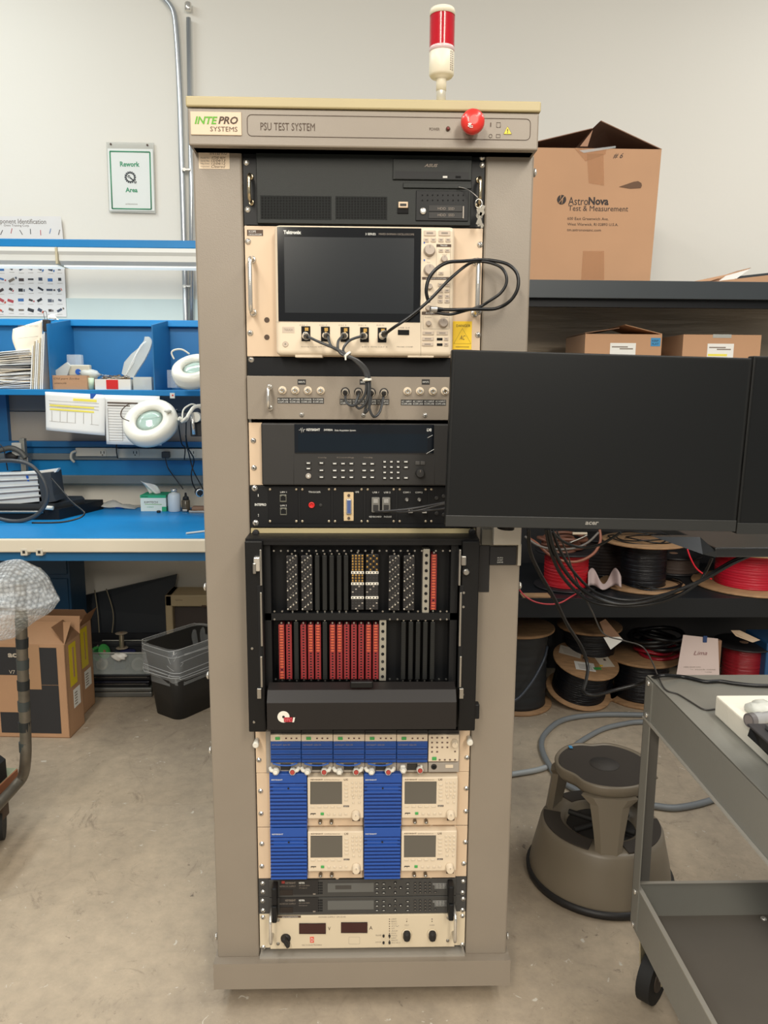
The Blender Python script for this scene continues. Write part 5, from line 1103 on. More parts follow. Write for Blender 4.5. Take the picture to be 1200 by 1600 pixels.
# white finned enclosure leaning on black gear
he=thing('finned_enclosure','white finned metal enclosure resting on black equipment on the bench','enclosure',on(20,800))
y=on(60,812).y+.04; P=[PY(-70,741,y),PY(58,738,y),PY(65.5,783,y),PY(-70,797,y)]
WF=mat('fin_white',(206,208,206),.4); o=MB(); o.poly(P,(0,.05,0),WF)
for f in (.04,.22,.42,.6,.8):
    a_=P[0].lerp(P[3],f); b_=P[1].lerp(P[2],f); o.tube([a_+Vector((0,-.002,0)),b_+Vector((0,-.002,0))],.0035,WF,6,False); o.tube([a_+Vector((0,-.001,-.006)),b_+Vector((0,-.001,-.006))],.0022,mat('fin_groove',(120,110,108),.6),4,False)
o.done('finned_plate',he); part(he,'blue_tape',('poly',C((40,743,y-.004),(44,743,y-.004),(45.5,752,y-.004),(43,752,y-.004)),(0,.001,0),BLUEV)); part(he,'white_lid',('poly',C((30,738,y+.02),(62,736,y+.02),(91,732,y+.04),(87,738,y+.04),(60,741,y+.02)),(0,.03,0),PAPER))
be=thing('black_equipment_case','low black equipment case with upright block on the bench mat','case',on(60,812))
y=on(60,812).y; o=MB(); x1_=PY(93,812,y).x; x0_=x1_-.55
o.poly([(x0_,y,ZB),(x1_,y,ZB),(x1_+.055,y+.18,ZB),(x1_+.09,y+.30,ZB),(x0_,y+.30,ZB)],(0,0,.045),BLKP); o.poly([(x0_,y+.02,ZB+.045),(x1_-.03,y+.03,ZB+.045),(x1_+.04,y+.2,ZB+.045),(x1_,y+.28,ZB+.045),(x0_,y+.28,ZB+.045)],(0,0,.02),mat('case_dark',(48,50,52),.5)); o.done('case_body',be)
part(be,'upright_block',('poly',C((58,740,y+.04),(79,738,y+.04),(84,775,y+.04),(88,783,y+.04),(62,788,y+.04)),(0,.12,0),mat('block_dark',(56,60,64),.5)))
part(be,'front_bar',('cyl',PY(-10,800,y-.01),PY(68,800,y-.01),.006,.006,STEEL,10)); part(be,'white_knob',('cyl',PY(71,793,y-.01),PY(83,794,y-.01),.009,.009,WHITE,14))
cable('heavy_cable','thick black cable coiled in a large loop around the white finned enclosure','',.0085,mat('cable_heavy',(64,66,68),.4),(-40,735,1.62),(-10,722,1.62),(22,720,1.62),(48,727,1.62),(66,747,1.62),(74,770,1.62),(70,790,1.62),(55,806,1.62),(32,814,1.62),(5,812,1.62),(-30,800,1.62))
cable('thin_black_cable','thin black cord trailing over the mat from the black equipment case','',.0035,CABLE,(80,747,1.55),(95,764,1.5),(112,784,1.42),(128,797,1.38),(132,803,1.36),(122,810,1.345),(95,816,1.335),(50,817,1.335))
fx_=thing('bench_fixture','grey clamp fixture with thick hose standing behind the finned enclosure','fixture',on(30,780))
y=1.98; part(fx_,'post',('pbox',31,685,39,738,y,.03,mat('fixture_grey',(150,150,142),.4,.5),.003)); part(fx_,'clamp_block',('pbox',18,692,33,712,y-.01,.04,mat('fixture_pale',(190,190,184),.5),.003),('pbox',30,714,44,723,y-.02,.04,STEEL,.004)); part(fx_,'hose',('tube',C((-20,710,y-.03),(2,703,y-.03),(18,700,y-.03),(32,706,y-.03),(40,716,y-.03)),.012,mat('hose_dark',(84,84,80),.5),10)); part(fx_,'dark_coil',('sphere',PY(18,713,y),.032,INK,(1,.5,.65)))
part(fx_,'base',('box',PY(10,740,y).x,PY(48,740,y).x,y-.02,y+.08,ZB,PY(30,738,y).z,BLKP,.003))
cable('bench_lead','thin dark lead crossing the blue rail at the far left','',.0025,CABLE,(-5,690,1.7),(5,700,1.7),(8,712,1.7),(12,735,1.7))

# ------------------------------------------------------------ under the bench
pd=thing('bench_pedestal','dark blue drawer pedestal under the left part of the workbench','pedestal',(-1.9,1.7,0))
x1_=PY(110,915,1.86).x
part(pd,'case',('box',x1_-.5,x1_,1.86,2.05,.30,z862-.002,mat('pedestal_blue',(18,58,88),.45),.003)); part(pd,'drawer',('box',x1_-.49,x1_-.01,1.852,1.862,.58,z880-.02,_M['pedestal_blue'],.003)); part(pd,'drawer',('box',x1_-.49,x1_-.01,1.852,1.862,.31,.56,_M['pedestal_blue'],.003))
lp=MB(); lp.poly([PY(*p) for p in ((122,933,2.15),(276,898,2.15),(262,962,2.12),(252,1030,2.08),(150,1030,2.08),(122,950,2.13))],(0,.02,0),mat('panel_navy',(14,24,34),.5)); tag(lp.done('leaning_panel'),'large dark navy panel leaning against the wall under the workbench','panel')
for p in (((148,922,2.12),(153,960,2.09),(156,1003,2.06)),((166,920,2.12),(177,960,2.09),(173,1003,2.06))):
    cable('hanging_wire',('left','right')[p[0][0]>150]+' of two thin pale wires hanging over the navy panel','pale wires over the navy panel',.003,mat('wire_pale',(120,112,92),.5),*p)
mo=thing('beige_computer','old beige electronics case on the floor beside the cabinet','computer',PZ(300,1090,0))
y=1.98; o=MB(); BG=mat('beige_case',(176,160,128),.5)
x0_=PY(260,1000,y).x; x1_=x0_+.42; zt3=PY(300,930,y).z
zd=PY(300,948,y).z; o.box(x0_,x0_+.035,y,y+.16,0,zt3,BG,.006); o.box(x1_-.04,x1_,y,y+.16,0,zt3,BG,.006); o.box(x0_,x1_,y,y+.16,zd,zt3,BG,.006); o.box(x0_,x1_,y,y+.16,0,.06,BG,.006); o.box(x0_+.02,x1_-.02,y+.04,y+.15,.02,zt3-.02,mat('case_cavity',(70,62,58),.6))
o.ptext('iiyama',274,936.5,285,939,y,INKB); o.done('case',mo); part(mo,'slot_bay',('box',x0_+.09,x1_-.06,y+.02,y+.05,.08,.28,DARK,.003),('box',x0_+.14,x1_-.1,y+.012,y+.03,.1,.2,mat('bay_brown',(96,80,68),.5),.003))
part(mo,'button',('pbox',315,946,322,949,y-.004,.006,INKB,.001))
ck=thing('storage_crate','low black crate on the floor behind the clear bin','crate',PZ(190,1070,0))
y=1.92; o=MB(); xa_,xb_=PY(115,1010,y).x,PY(238,1010,y).x; zc1=PY(180,1003,y).z
for (a_,b_,c_,d_) in ((xa_,xb_,y,y+.012),(xa_,xb_,y+.128,y+.14),(xa_,xa_+.012,y,y+.14),(xb_-.012,xb_,y,y+.14)): o.box(a_,b_,c_,d_,0,zc1,mat('crate_black',(36,38,42),.45))
o.box(xa_,xb_,y,y+.14,0,.01,_M['crate_black']); o.box(xa_-.005,xb_+.005,y-.006,y+.002,zc1-.02,zc1,_M['crate_black'],.003); o.done('crate_shell',ck)
# laptops
yy=PZ(190,1090,0).y; xl=PZ(143,1088,0).x; xr=PZ(236,1092,0).x
zz_=0.001
for i,(h,m,lab) in enumerate(((.048,mat('laptop_silver',(120,122,120),.3,.6),'bottom laptop of the stack, silver-edged, lying on the floor'),(.030,mat('laptop_black',(24,26,38),.25),'middle laptop of the stack, glossy black'),(.034,mat('laptop_gunmetal',(52,56,60),.3,.3),'top laptop of the stack, dark grey, under the clear bin'))):
    t=thing('laptop',lab,'laptop',((xl+xr)/2,yy+.12,zz_),'laptops stacked under the bench'); dx=(0,-.012,-.006)[i]
    part(t,'base',('box',xl,xr+dx,yy+.004*i,yy+.22,zz_,zz_+h*.55,BLKP if i else m,.006)); part(t,'lid',('box',xl,xr+dx,yy+.004*i,yy+.22,zz_+h*.58,zz_+h-.001,m,.006)); 
    part(t,'edge_trim',('box',xl+.02,xr+dx-.015,yy+.004*i-.001,yy+.004*i+.002,zz_+h*.5,zz_+h*.56,STEEL))
    zz_+=h
cb=thing('clear_bin','clear plastic bin of mixed parts standing on the laptop stack','bin',((xl+xr)/2,yy+.1,zz_)); 
CLB=mat('clear_bin',(190,200,200),.1,alpha=.32)
x0_,x1_=PY(143,1035,yy).x,PY(233,1035,yy).x; zb4=zz_+.001; zt4=PY(190,1020,yy).z; d=.17
o=MB()
for (a_,b_,c_,d_) in ((x0_,x1_,yy,yy+.003),(x0_,x1_,yy+d,yy+d+.003),(x0_,x0_+.003,yy,yy+d),(x1_-.003,x1_,yy,yy+d)): o.box(a_,b_,c_,d_,zb4,zt4,CLB)
o.box(x0_,x1_,yy,yy+d,zb4,zb4+.003,CLB); o.done('bin_shell',cb)
part(cb,'rim',('tube',[(x0_-.003,yy-.003,zt4),(x1_+.003,yy-.003,zt4),(x1_+.003,yy+d+.003,zt4),(x0_-.003,yy+d+.003,zt4)],.004,CLR2,6,False,6,True))
def spool(name,lab,c,R1,R2,h,mf,mw,tilt=None,grp=None,fl=.008,bore=.02,ridges=10,wind=None):
    """c: centre of the lower flange; tilt: axis"""
    c=Vector(c); ax=Vector(tilt or (0,0,1)).normalized(); t=thing(name,lab,'spool',c,grp)
    for s0 in (0,h-fl): part(t,'flange',('lathe',c+ax*s0,[(bore,0),(R1-.002,0),(R1,.002),(R1,fl-.002),(R1-.002,fl),(bore,fl)],mf,48,ax))
    prof=[]; H=h-2*fl
    R_2=random.Random(int(R1*1000)+int(h*1000))
    for i in range(ridges*3+1):
        f=i/(ridges*3); prof.append((R2*(1+.012*math.cos(i*2.094)+R_2.uniform(-.006,.006)),f*H))
    o=MB(); o.lathe(c+ax*fl,prof,mw,48,ax); o.done(wind or 'winding',t)
    o=MB(); o.lathe(c+ax*(h-fl*.5),[(bore,0),(bore,fl*.6),(bore*.7,fl*.6)],CARDD,24,ax); o.done('hub',t)
    return t
c=PY(155,1020,yy+.05); t=spool('wire_spool','small green spool lying in the clear bin',c+Vector((-.01,0,-.005)),.035,.022,.05,GREEN,mat('spool_green',(40,130,70),.4),(.75,-.35,.35),None,.003,.008)
c=PY(191,1018,yy+.08); c.z=zt4-.005; t=spool('solder_spool','nearly empty upright spool with metal core standing in the clear bin',c,.028,.011,.075,mat('spool_clear',(150,140,126),.3),mat('core_metal',(170,160,140),.3,.7),None,None,.003,.006)
single('cable_bundle','dark blue cable wound in a white-striped bundle in the clear bin','cable',None,('lathe',PY(200,1019,yy+.06),[(.03,-.008),(.038,0),(.034,.008),(.015,.01)],mat('bundle_navy',(36,42,90),.4),24))
single('white_rag','crumpled white plastic wrap hanging over the bin rim','wrap',None,('sphere',PY(186,1026,yy-.012),.03,mat('wrap_white',(228,228,224),.3),(1.15,.45,.6),20,lambda v:1+.2*math.sin(v.x*7+v.z*5)))
single('tape_roll','translucent grey tape roll in the right half of the clear bin','tape roll',None,('lathe',PY(217,1037,yy+.045),[(.02,0),(.032,0),(.032,.02),(.02,.02),(.02,0)],mat('tape_grey',(160,160,155),.4),24,(.2,-1,.2)))
single('tape_roll','beige tape roll in the left half of the clear bin','tape roll',None,('lathe',PY(162,1038,yy+.045),[(.016,0),(.028,0),(.028,.02),(.016,.02),(.016,0)],mat('tape_beige',(176,166,146),.5),24,(-.2,-1,.5)))
single('parts_box','small dark blue box inside the clear bin','box',None,('box',PY(178,1040,yy+.05).x,PY(196,1040,yy+.05).x,yy+.05,yy+.1,zb4+.004,zt4-.02,mat('box_navy',(50,60,86),.5),.002))
# waste bin
wbn=thing('waste_bin','black rectangular waste bin with clear liner, under the workbench beside the cabinet','waste bin',(-.79,1.72,0))
def rrect(cx_,cy_,hx,hy,r,z,n=6,ang=0):
    P=[]
    for sx,sy,a0 in ((1,1,0),(-1,1,90),(-1,-1,180),(1,-1,270)):
        for k in range(n+1):
            a=math.radians(a0+90*k/n); x=sx*(hx-r)+r*math.cos(a); y=sy*(hy-r)+r*math.sin(a)
            P.append(Vector((cx_+x*math.cos(ang)-y*math.sin(ang),cy_+x*math.sin(ang)+y*math.cos(ang),z)))
    return P
def loft(mb,rings,m,cap0=True,cap1=False,smooth=True):
    i=mb.mi(m); V=[[mb.bm.verts.new(p) for p in r_] for r_ in rings]; n=len(V[0])
    for a_,b_ in zip(V,V[1:]):
        for k in range(n): f=mb.bm.faces.new((a_[k],a_[(k+1)%n],b_[(k+1)%n],b_[k])); f.material_index=i; f.smooth=smooth
    if cap0: f=mb.bm.faces.new(V[0][::-1]); f.material_index=i
    if cap1: f=mb.bm.faces.new(V[-1]); f.material_index=i
fc=PZ(283,1128,0); ang=math.radians(54); bxc=fc.x+.0; byc=fc.y+.165; hz=.36
zr=PY(275,1000,byc).z*1.0
hz=PY(280,1017,byc-.17).z
o=MB(); loft(o,[rrect(bxc,byc,.135,.085,.04,0.001,6,ang),rrect(bxc,byc,.17,.115,.05,hz,6,ang),rrect(bxc,byc,.165,.11,.048,hz,6,ang),rrect(bxc,byc,.131,.081,.04,.01,6,ang)],mat('bin_black',(38,38,38),.45),True,True); o.done('shell',wbn)
LIN=mat('bin_liner',(205,210,212),.16,alpha=.26,coat=.5)
o=MB(); Rn=random.Random(9)
def wob(r_,am): 
    c0=Vector((bxc,byc,0)); return [Vector((bxc+(p.x-bxc)*(1+am*math.sin(i*.9+am*90)),byc+(p.y-byc)*(1+am*math.sin(i*.9+am*90)),p.z+.006*math.sin(i*.55+am*200))) for i,p in enumerate(r_)]
n_=12
rg=[wob(rrect(bxc,byc,.169,.119,.05,hz-.135,n_,ang),.004),wob(rrect(bxc,byc,.171,.119,.05,hz-.10,n_,ang),.012),wob(rrect(bxc,byc,.178,.124,.05,hz-.05,n_,ang),.010),rrect(bxc,byc,.178,.123,.052,hz+.004,n_,ang),rrect(bxc,byc,.17,.115,.05,hz+.012,n_,ang),wob(rrect(bxc,byc,.158,.104,.045,hz-.04,n_,ang),.03),wob(rrect(bxc,byc,.15,.097,.042,hz-.16,n_,ang),.05)]
loft(o,rg,LIN,False,False)
for i,v in enumerate((-.12,-.108,-.09,-.02,.008)): o.tube([p+Vector((0,0,.004*math.sin(k*.9+i))) for k,p in enumerate(rrect(bxc,byc,.172+.001*i,.12,.05,hz+v,3,ang))],.0013,mat('liner_fold_glint',(235,238,240),.25,alpha=.7),4,True,4,True)  # whitish tubes paint the highlights along the liner folds
for i in range(26):
    a0=Rn.uniform(0,1); P_=rrect(bxc,byc,.176,.123,.052,hz,12,ang); k0=int(a0*len(P_)); L0=Rn.randint(2,5); z0_=Rn.uniform(-.12,-.01); dz=Rn.uniform(-.035,.035)
    o.tube([P_[(k0+j)%len(P_)]+Vector((0,0,z0_+dz*j/L0)) for j in range(L0+1)],.0008,_M['liner_fold_glint'],4,True,3)
q=o.done('liner',wbn); q['label']='clear crinkled plastic liner'
# brown computer boxes
def cbox(name,lab,p0,p1,dep,vt,front_pts=None):
    """upright carton: p0,p1 floor points of the front face"""
    a_=PZ(*p0,0); b_=PZ(*p1,0); u=(b_-a_); u.z=0; L_=u.length; u.normalize(); n=Vector((-u.y,u.x,0)); h=PY(p1[0],vt,b_.y).z
    return a_,b_,u,n,h,L_
a_,b_,u,n,h,L_=cbox('','', (0,1148),(110,1153.5),.17,1008)
u=Vector((.997,-.055,0)).normalized(); n=Vector((-u.y,u.x,0))
a_=b_-u*.5
ab=thing('monitor_carton','brown monitor carton with black printed panel and yellow stickers, front one of two','box',b_-u*.25,'brown monitor cartons under the bench')
def carton(T,b_,u,n,W_,D_,h,inner=CARDD):
    o=MB(); th=.004; A_=b_-u*W_
    def wall(p,q_,ht0,ht1): 
        d_=(q_-p).normalized(); nn=Vector((-d_.y,d_.x,0))*th; o.poly([p,q_,q_+Vector((0,0,ht1)),p+Vector((0,0,ht0))],nn,CARD)
    wall(A_,b_,h,h); wall(b_,b_+n*D_,h,h); wall(b_+n*D_,A_+n*D_,h,h); wall(A_+n*D_,A_,h,h)
    o.poly([A_,b_,b_+n*D_,A_+n*D_],(0,0,.004),CARD); return o
D1=.145; o=carton(ab,b_,u,n,.5,D1,h); o.done('carton',ab)
z3=Vector((0,0,1))
def flap(T,p,q_,dir_,L2,label=None,sk=0):
    o=MB(); o.poly([p,q_,q_+dir_*L2-(q_-p).normalized()*sk,p+dir_*L2+(q_-p).normalized()*sk],Vector((0,0,.003)) if abs(dir_.z)<.7 else n*.003,CARD); return o.done('flap',T)
flap(ab,b_-u*.5+z3*h,b_+z3*h,(n*.9+z3*.45).normalized(),.13,sk=.02); flap(ab,b_+n*D1+z3*h,b_-u*.5+n*D1+z3*h,(z3*1+n*.15).normalized(),.075)
flap(ab,b_+z3*h,b_+n*D1+z3*h,(-u*.8+z3*.9).normalized(),.09,sk=.02)
o=MB(); fr=-n*.0008
def fq(o_,u0,u1,z0_,z1_,m,off=1): p=b_+fr*off; o_.poly([p-u*u0+z3*z0_,p-u*u1+z3*z0_,p-u*u1+z3*z1_,p-u*u0+z3*z1_],-n*.0004,m)
PB=mat('print_black',(44,44,46),.6)
fq(o,.035,.31,h-.17,h-.012,PB); fq(o,.035,.285,.02,h-.172,PB); fq(o,.16,.40,.11,.27,CARD,2); o.text('acer',b_-u*.235+fr*3+z3*(h-.055),u*.075,z3*.018,mat('print_pale',(190,178,160),.6),.04); o.text('V7 Series',b_-u*.235+fr*3+z3*(h-.125),u*.085,z3*.016,_M['print_pale'])
fq(o,.105,.165,h-.19,h-.002,mat('parcel_tape',(176,138,104),.3),2); fq(o,.30,.5,.075,.085,PB,1)
o.done('print_panel',ab)
def side(T,b_,n,u,D_,h,yel=True):
    o=MB(); s=u*.0006; p=b_+s
    def sq(a0,a1,z0_,z1_,m,k=1): o.poly([p+s*k+n*a0+z3*z0_,p+s*k+n*a1+z3*z0_,p+s*k+n*a1+z3*z1_,p+s*k+n*a0+z3*z1_],u*.0004,m)
    YS=mat('sticker_yellow',(222,200,40),.5); sq(.03,D_-.05,h*.52,h*.97,YS); sq(.075,D_-.085,h*.60,h*.92,CARD,2); sq(.05,D_-.03,h*.27,h*.47,PAPER)
    for i in range(5): sq(.06,D_-.06,h*(.30+.03*i),h*(.312+.03*i),INKG,2)
    o.done('stickers',T)
side(ab,b_,n,u,D1,h)
b2_=PZ(131,1118,0); h2=PY(122,975,b2_.y).z; b2_=Vector((-1.236,1.60,0)); h2=PY(123,984,b2_.y).z
ab2=thing('monitor_carton','taller brown monitor carton standing open behind the black-printed one','box',b2_-u*.25,'brown monitor cartons under the bench')
o=carton(ab2,b2_,u,n,.5,.15,h2); o.done('carton',ab2); side(ab2,b2_,n,u,.15,h2)
flap(ab2,b2_+z3*h2,b2_+n*.15+z3*h2,(u*.5+z3*.9).normalized(),.07,sk=.01); flap(ab2,b2_-u*.5+n*.15+z3*h2,b2_+n*.15+z3*h2,(z3*.6-n*.6).normalized(),.09)
# push trolley with bubble wrap
tr=thing('push_trolley','tubular push trolley with worn deck at the left edge of the photograph','trolley',PZ(-20,1260,0))
TB=mat('trolley_tube',(104,98,88),.45,.5,var=.2,vs=30); yt=.62
pp_=C((31,890,yt),(34,1000,yt),(38,1100,yt),(40,1150,yt),(40,1185,yt)); b5=PZ(37,1205,.26); 
pts=pp_+[PZ(36,1212,.22),PZ(24,1228,.20),PZ(4,1250,.20),PZ(-40,1297,.20)]
_e0=PZ(27,1207,.21); _e1=PZ(-60,1290,.21); _d=(_e1-_e0).normalized(); _p=Vector((_d.y,-_d.x,0)); _p=_p if _p.x<0 else -_p
part(tr,'frame',('tube',pts,.0165,TB,14,True,5),('tube',[Vector(pts[0])+_p*.5,Vector(pts[0])],.0165,TB,14,False),('tube',[Vector(pts[0])+_p*.5,Vector((pts[4].x,pts[4].y,.2))+_p*.5,Vector((pts[4].x,pts[4].y,.2))+_p*.5+_d*.7],.0165,TB,14,False))
for _a,_b in ((.5,.05),(.5,.65)): _q=_e0+_p*(_a-.04)+_d*_b; part(tr,'wheel',('cyl',Vector((_q.x-.017,_q.y,.055)),Vector((_q.x+.017,_q.y,.055)),.055,.055,RUBBER,24))
o=MB(); 
for i in range(9):
    f=i/9; p=Vector(pp_[0]).lerp(Vector(pp_[4]),f+.02); q_=Vector(pp_[0]).lerp(Vector(pp_[4]),f+.02+.05); o.cyl(p,q_,.0185,.0178,mat('grip_tape_black',(30,34,36),.5) if i%2 else mat('grip_tape_grey',(58,64,64),.45),14)
q=o.done('grip_tape',tr); q['label']='black tape wrapped round the upright tube'
d0=PZ(27,1207,.21); d1=PZ(-60,1290,.21); dq=(d1-d0).normalized(); pq=Vector((dq.y,-dq.x,0)); pq=pq if pq.x<0 else -pq; d1=d0+dq*.75
part(tr,'deck',('poly',[d0,d1,d1+pq*.48,d0+pq*.48],(0,0,.015),mat('deck_green',(150,156,128),.6,var=.15),),('poly',[d0+Vector((.004,-.004,-.012)),d1+Vector((.004,-.004,-.012)),d1+Vector((-.01,0,-.012)),d0+Vector((-.01,0,-.012))],(0,0,.026),mat('deck_edge_rust',(150,96,66),.7)))
w0=PZ(6,1318,0); part(tr,'wheel',('cyl',w0+Vector((-.055,.02,.055)),w0+Vector((-.01,.035,.055)),.055,.055,RUBBER,24)); part(tr,'caster_fork',('box',w0.x-.062,w0.x+.002,w0.y+.005,w0.y+.05,.075,.19,INKB,.004))
bk=single('black_toolcase','black case lying on the trolley deck at the photo edge','case',None,('poly',[PZ(11,1214,.226),PZ(-50,1272,.226),PZ(-80,1240,.226),PZ(-20,1190,.226)],(0,0,.06),BLKP))
o=MB(); Rb=random.Random(2)
BW=mat('bubble_wrap',(228,232,234),.22,alpha=.55,coat=.6)
def _bub():
    m=BW; nt=m.node_tree; n_=nt.nodes; v=n_.new('ShaderNodeTexVoronoi'); v.inputs['Scale'].default_value=75; v.inputs['Randomness'].default_value=.15
    tc=n_.new('ShaderNodeTexCoord'); nt.links.new(tc.outputs['Object'],v.inputs['Vector']); b=n_.new('ShaderNodeBump'); b.inputs['Strength'].default_value=1; b.inputs['Distance'].default_value=.004; b.invert=True
    nt.links.new(v.outputs['Distance'],b.inputs['Height']); nt.links.new(b.outputs[0],n_['Principled BSDF'].inputs['Normal'])
    r=n_.new('ShaderNodeMapRange'); r.inputs[1].default_value=.0; r.inputs[2].default_value=.6; r.inputs[3].default_value=.7; r.inputs[4].default_value=.28; nt.links.new(v.outputs['Distance'],r.inputs[0]); nt.links.new(r.outputs[0],n_['Principled BSDF'].inputs['Alpha'])
_bub()
OUT=[(-60,905),(-20,884),(8,875),(35,876),(58,885),(75,905),(88,925),(94,940),(84,950),(62,968),(38,985),(18,998),(-5,1004),(-60,1000)]
cc=PY(10,940,yt); 
for s_,off in ((-1,-.13),(1,.1)):
    def fn(a,r_,s_=s_,off=off):
        i=a*(len(OUT)); k_=int(i)%len(OUT); f=i-int(i); p=PY(*OUT[k_],yt).lerp(PY(*OUT[(k_+1)%len(OUT)],yt),f)
        q_=p.lerp(cc,r_); rr_=1-r_; return (q_.x,yt+off*(1-rr_**2.2)**.6*(1+.12*math.sin(a*23+r_*9)),q_.z+.004*math.sin(a*40)*rr_)
    o.grid(fn,56,10,BW)
tag(o.done('bubble_wrap'),'bubble wrap draped over the top of the taped trolley tube','bubble wrap')
# ------------------------------------------------------------ black shelving on the right
ysh=1.40; SHB=mat('shelf_steel',(52,58,62),.42,var=.05); SHD=mat('shelf_dark',(20,22,26),.45,spec=.3)
zt5=PY(950,438,ysh).z; zt6=PY(950,466,ysh).z; zm5=PY(900,935,ysh).z; zm6=PY(900,965,ysh).z; z35=1.36
sh=thing('storage_shelf','tall black steel shelving unit right of the cabinet, loaded with cable spools','shelf',(1.2,1.7,0))
for x in (.36,2.1):
    for y in (ysh+.01,2.0): part(sh,'upright',('box',x-.02,x+.02,y,y+.04,0,zt5-.003,SHD,.002))
def board(z1_,z0_,m): 
    part(sh,'shelf_board',('box',.34,2.12,ysh+.002,2.04,z1_-.025,z1_,m,.002),('box',.34,2.12,ysh,ysh+.004,z0_,z1_,m,.001),('box',.34,2.12,ysh+.004,ysh+.03,z0_,z0_+.003,m))
board(zt5,zt6,SHB); board(z35,z35-.06,SHD); board(zm5,zm6,mat('shelf_mid',(28,31,34),.42,spec=.35))
part(sh,'under_beam',('box',.36,2.1,ysh+.03,ysh+.06,zt6-.03,zt6+.01,SHD))
part(sh,'back_panel',('box',.36,2.1,2.045,2.055,z35+.002,zt5-.03,mat('back_metal',(186,170,148),.3,.35,var=.05,vs=2,stretch=(.6,1,6),bump=.25,bs=5))); part(sh,'back_panel',('box',.36,2.1,2.045,2.055,.05,z35-.07,mat('back_dark',(40,40,42),.6)))  # upper panel: pale tone and streaks put reflected light into the colour
# large open carton
yb5=1.46; x0,x1,z0,z1=rect(812,232,1030,437,yb5); z0=zt5+.0015; xl5,xr5=PY(800,330,yb5).x,PY(1028,330,yb5).x
zt7=PY(940,232,yb5).z
ac=thing('shipping_carton','large open cardboard carton on top of the black shelving, with tape and a hand hole','box',((xl5+xr5)/2,yb5,z0))
CD2=mat('cardboard_light',(190,148,114),.85,var=.05,vs=4); D5=.44; th=.004
o=MB(); o.poly([(xl5,yb5,z0),(xr5-.015,yb5,z0),(xr5,yb5,zt7),(xl5,yb5,zt7)],(0,th,0),CD2); o.poly([(xr5-.015,yb5+th,z0),(xr5,yb5+th,zt7),(xr5,yb5+D5,zt7),(xr5-.015,yb5+D5,z0)],(-th,0,0),CARD)
o.box(xl5,xl5+th,yb5+th,yb5+D5,z0,zt7,CARD); o.box(xl5,xr5,yb5+D5,yb5+D5+th,z0,zt7,CARD); o.box(xl5,xr5-.015,yb5+th,yb5+D5,z0,z0+th,CARD); o.done('carton_walls',ac)
pk=PY(938,189,yb5+.02); pk2=PY(926,201,yb5+.05)
INN=mat('carton_inner',(138,104,84),.9,var=.05)
part(ac,'flap',('poly',[(xr5,yb5+.003,zt7),(pk.x,yb5+.02,pk.z),(pk.x,yb5+D5-.03,pk.z+.02),(xr5,yb5+D5,zt7)],(.003,0,.002),INN)); part(ac,'flap',('poly',[(xl5,yb5+.003,zt7),(pk2.x,yb5+.05,pk2.z),(pk2.x,yb5+D5-.03,pk2.z),(xl5,yb5+D5,zt7)],(-.003,0,.002),INN))
part(ac,'flap',('poly',[(xl5+.01,yb5+D5,zt7),(xr5-.01,yb5+D5,zt7),(xr5-.05,yb5+D5+.06,zt7+.06),(xl5+.05,yb5+D5+.06,zt7+.06)],(0,.003,0),INN)); part(ac,'corner_fold',('poly',[PY(906,229,yb5-.003),PY(936,190,yb5-.003),PY(926,203,yb5-.002),PY(918,229,yb5-.003)],(0,-.002,0),mat('fold_tan',(170,130,104),.8)))
o=MB(); yp5=yb5-.0005
HH=[(967,292),(990,284),(997,283),(1002,286),(1003,290),(1001,294),(985,295)]
o.poly([PY(a_,b_,yp5) for a_,b_ in HH],(0,-.0006,0),mat('hand_hole',(108,82,64),.9)); o.done('hand_hole',ac)
o=MB(); BI=mat('carton_ink',(52,44,42),.7)
o.ptext('Astro',888,308,919,320.5,yp5,BI); o.ptext('Nova',919.5,308,951,320.5,yp5,BI,.035); o.ptext('Test & Measurement',888,321.5,981.5,330,yp5,BI)
o.ptext('600 East Greenwich Ave.',886.5,339.5,951,344,yp5,BI); o.ptext('West Warwick, RI 02893 U.S.A.',886.5,348.5,966,353.5,yp5,BI); o.ptext('tm.astronovainc.com',886,357.5,939,361.5,yp5,BI); o.ptext('# 6',958,239,974,248,yp5,BI,0,.4)
c=PY(877.5,312,yp5); o.cyl(c+Vector((0,.0005,0)),c+Vector((0,-.0006,0)),.0175,.0175,BI,28); 
o.tube([c+Vector((-.011,-.001,-.013)),c+Vector((.011,-.001,.014))],.0022,CD2,4,False); o.tube([c+Vector((.001,-.001,-.0165)),c+Vector((.004,-.001,.003))],.0018,CD2,4,False); o.tube([c+Vector((-.004,-.001,.0165)),c+Vector((-.006,-.001,.002))],.0018,CD2,4,False)
o.done('carton_print',ac)
o=MB(); TP=mat('packing_tape',(206,156,116),.12,alpha=.28)
o.poly(C((898,232,yb5-.001),(948,232,yb5-.001),(946,241,yb5-.001),(915,252,yb5-.001)),(0,-.0006,0),TP); o.poly(C((917,240,yb5-.001),(943,240,yb5-.001),(944,290,yb5-.001),(920,286,yb5-.001)),(0,-.0005,0),TP); o.poly(C((911,392,yb5-.001),(944,392,yb5-.001),(944,437,yb5-.001),(908,437,yb5-.001)),(0,-.0005,0),TP)
o.poly(C((905,235,yb5-.0018),(962,228,yb5-.0018),(962,231,yb5-.0018),(912,239,yb5-.0018)),(0,-.0005,0),CLR); o.done('packing_tape',ac)
fc_=thing('flattened_carton','torn flattened carton lying on top of the shelving at the right edge','box',(PY(1150,440,1.5).x,1.5,zt5))
y=1.47; part(fc_,'body',('poly',[(PY(1105,441,y).x,y,zt5+.001),(PY(1105,441,y).x+.6,y,zt5+.001),(PY(1105,441,y).x+.6,y+.35,zt5+.001),(PY(1105,441,y).x+.1,y+.35,zt5+.001)],(0,0,.02),CARDD))
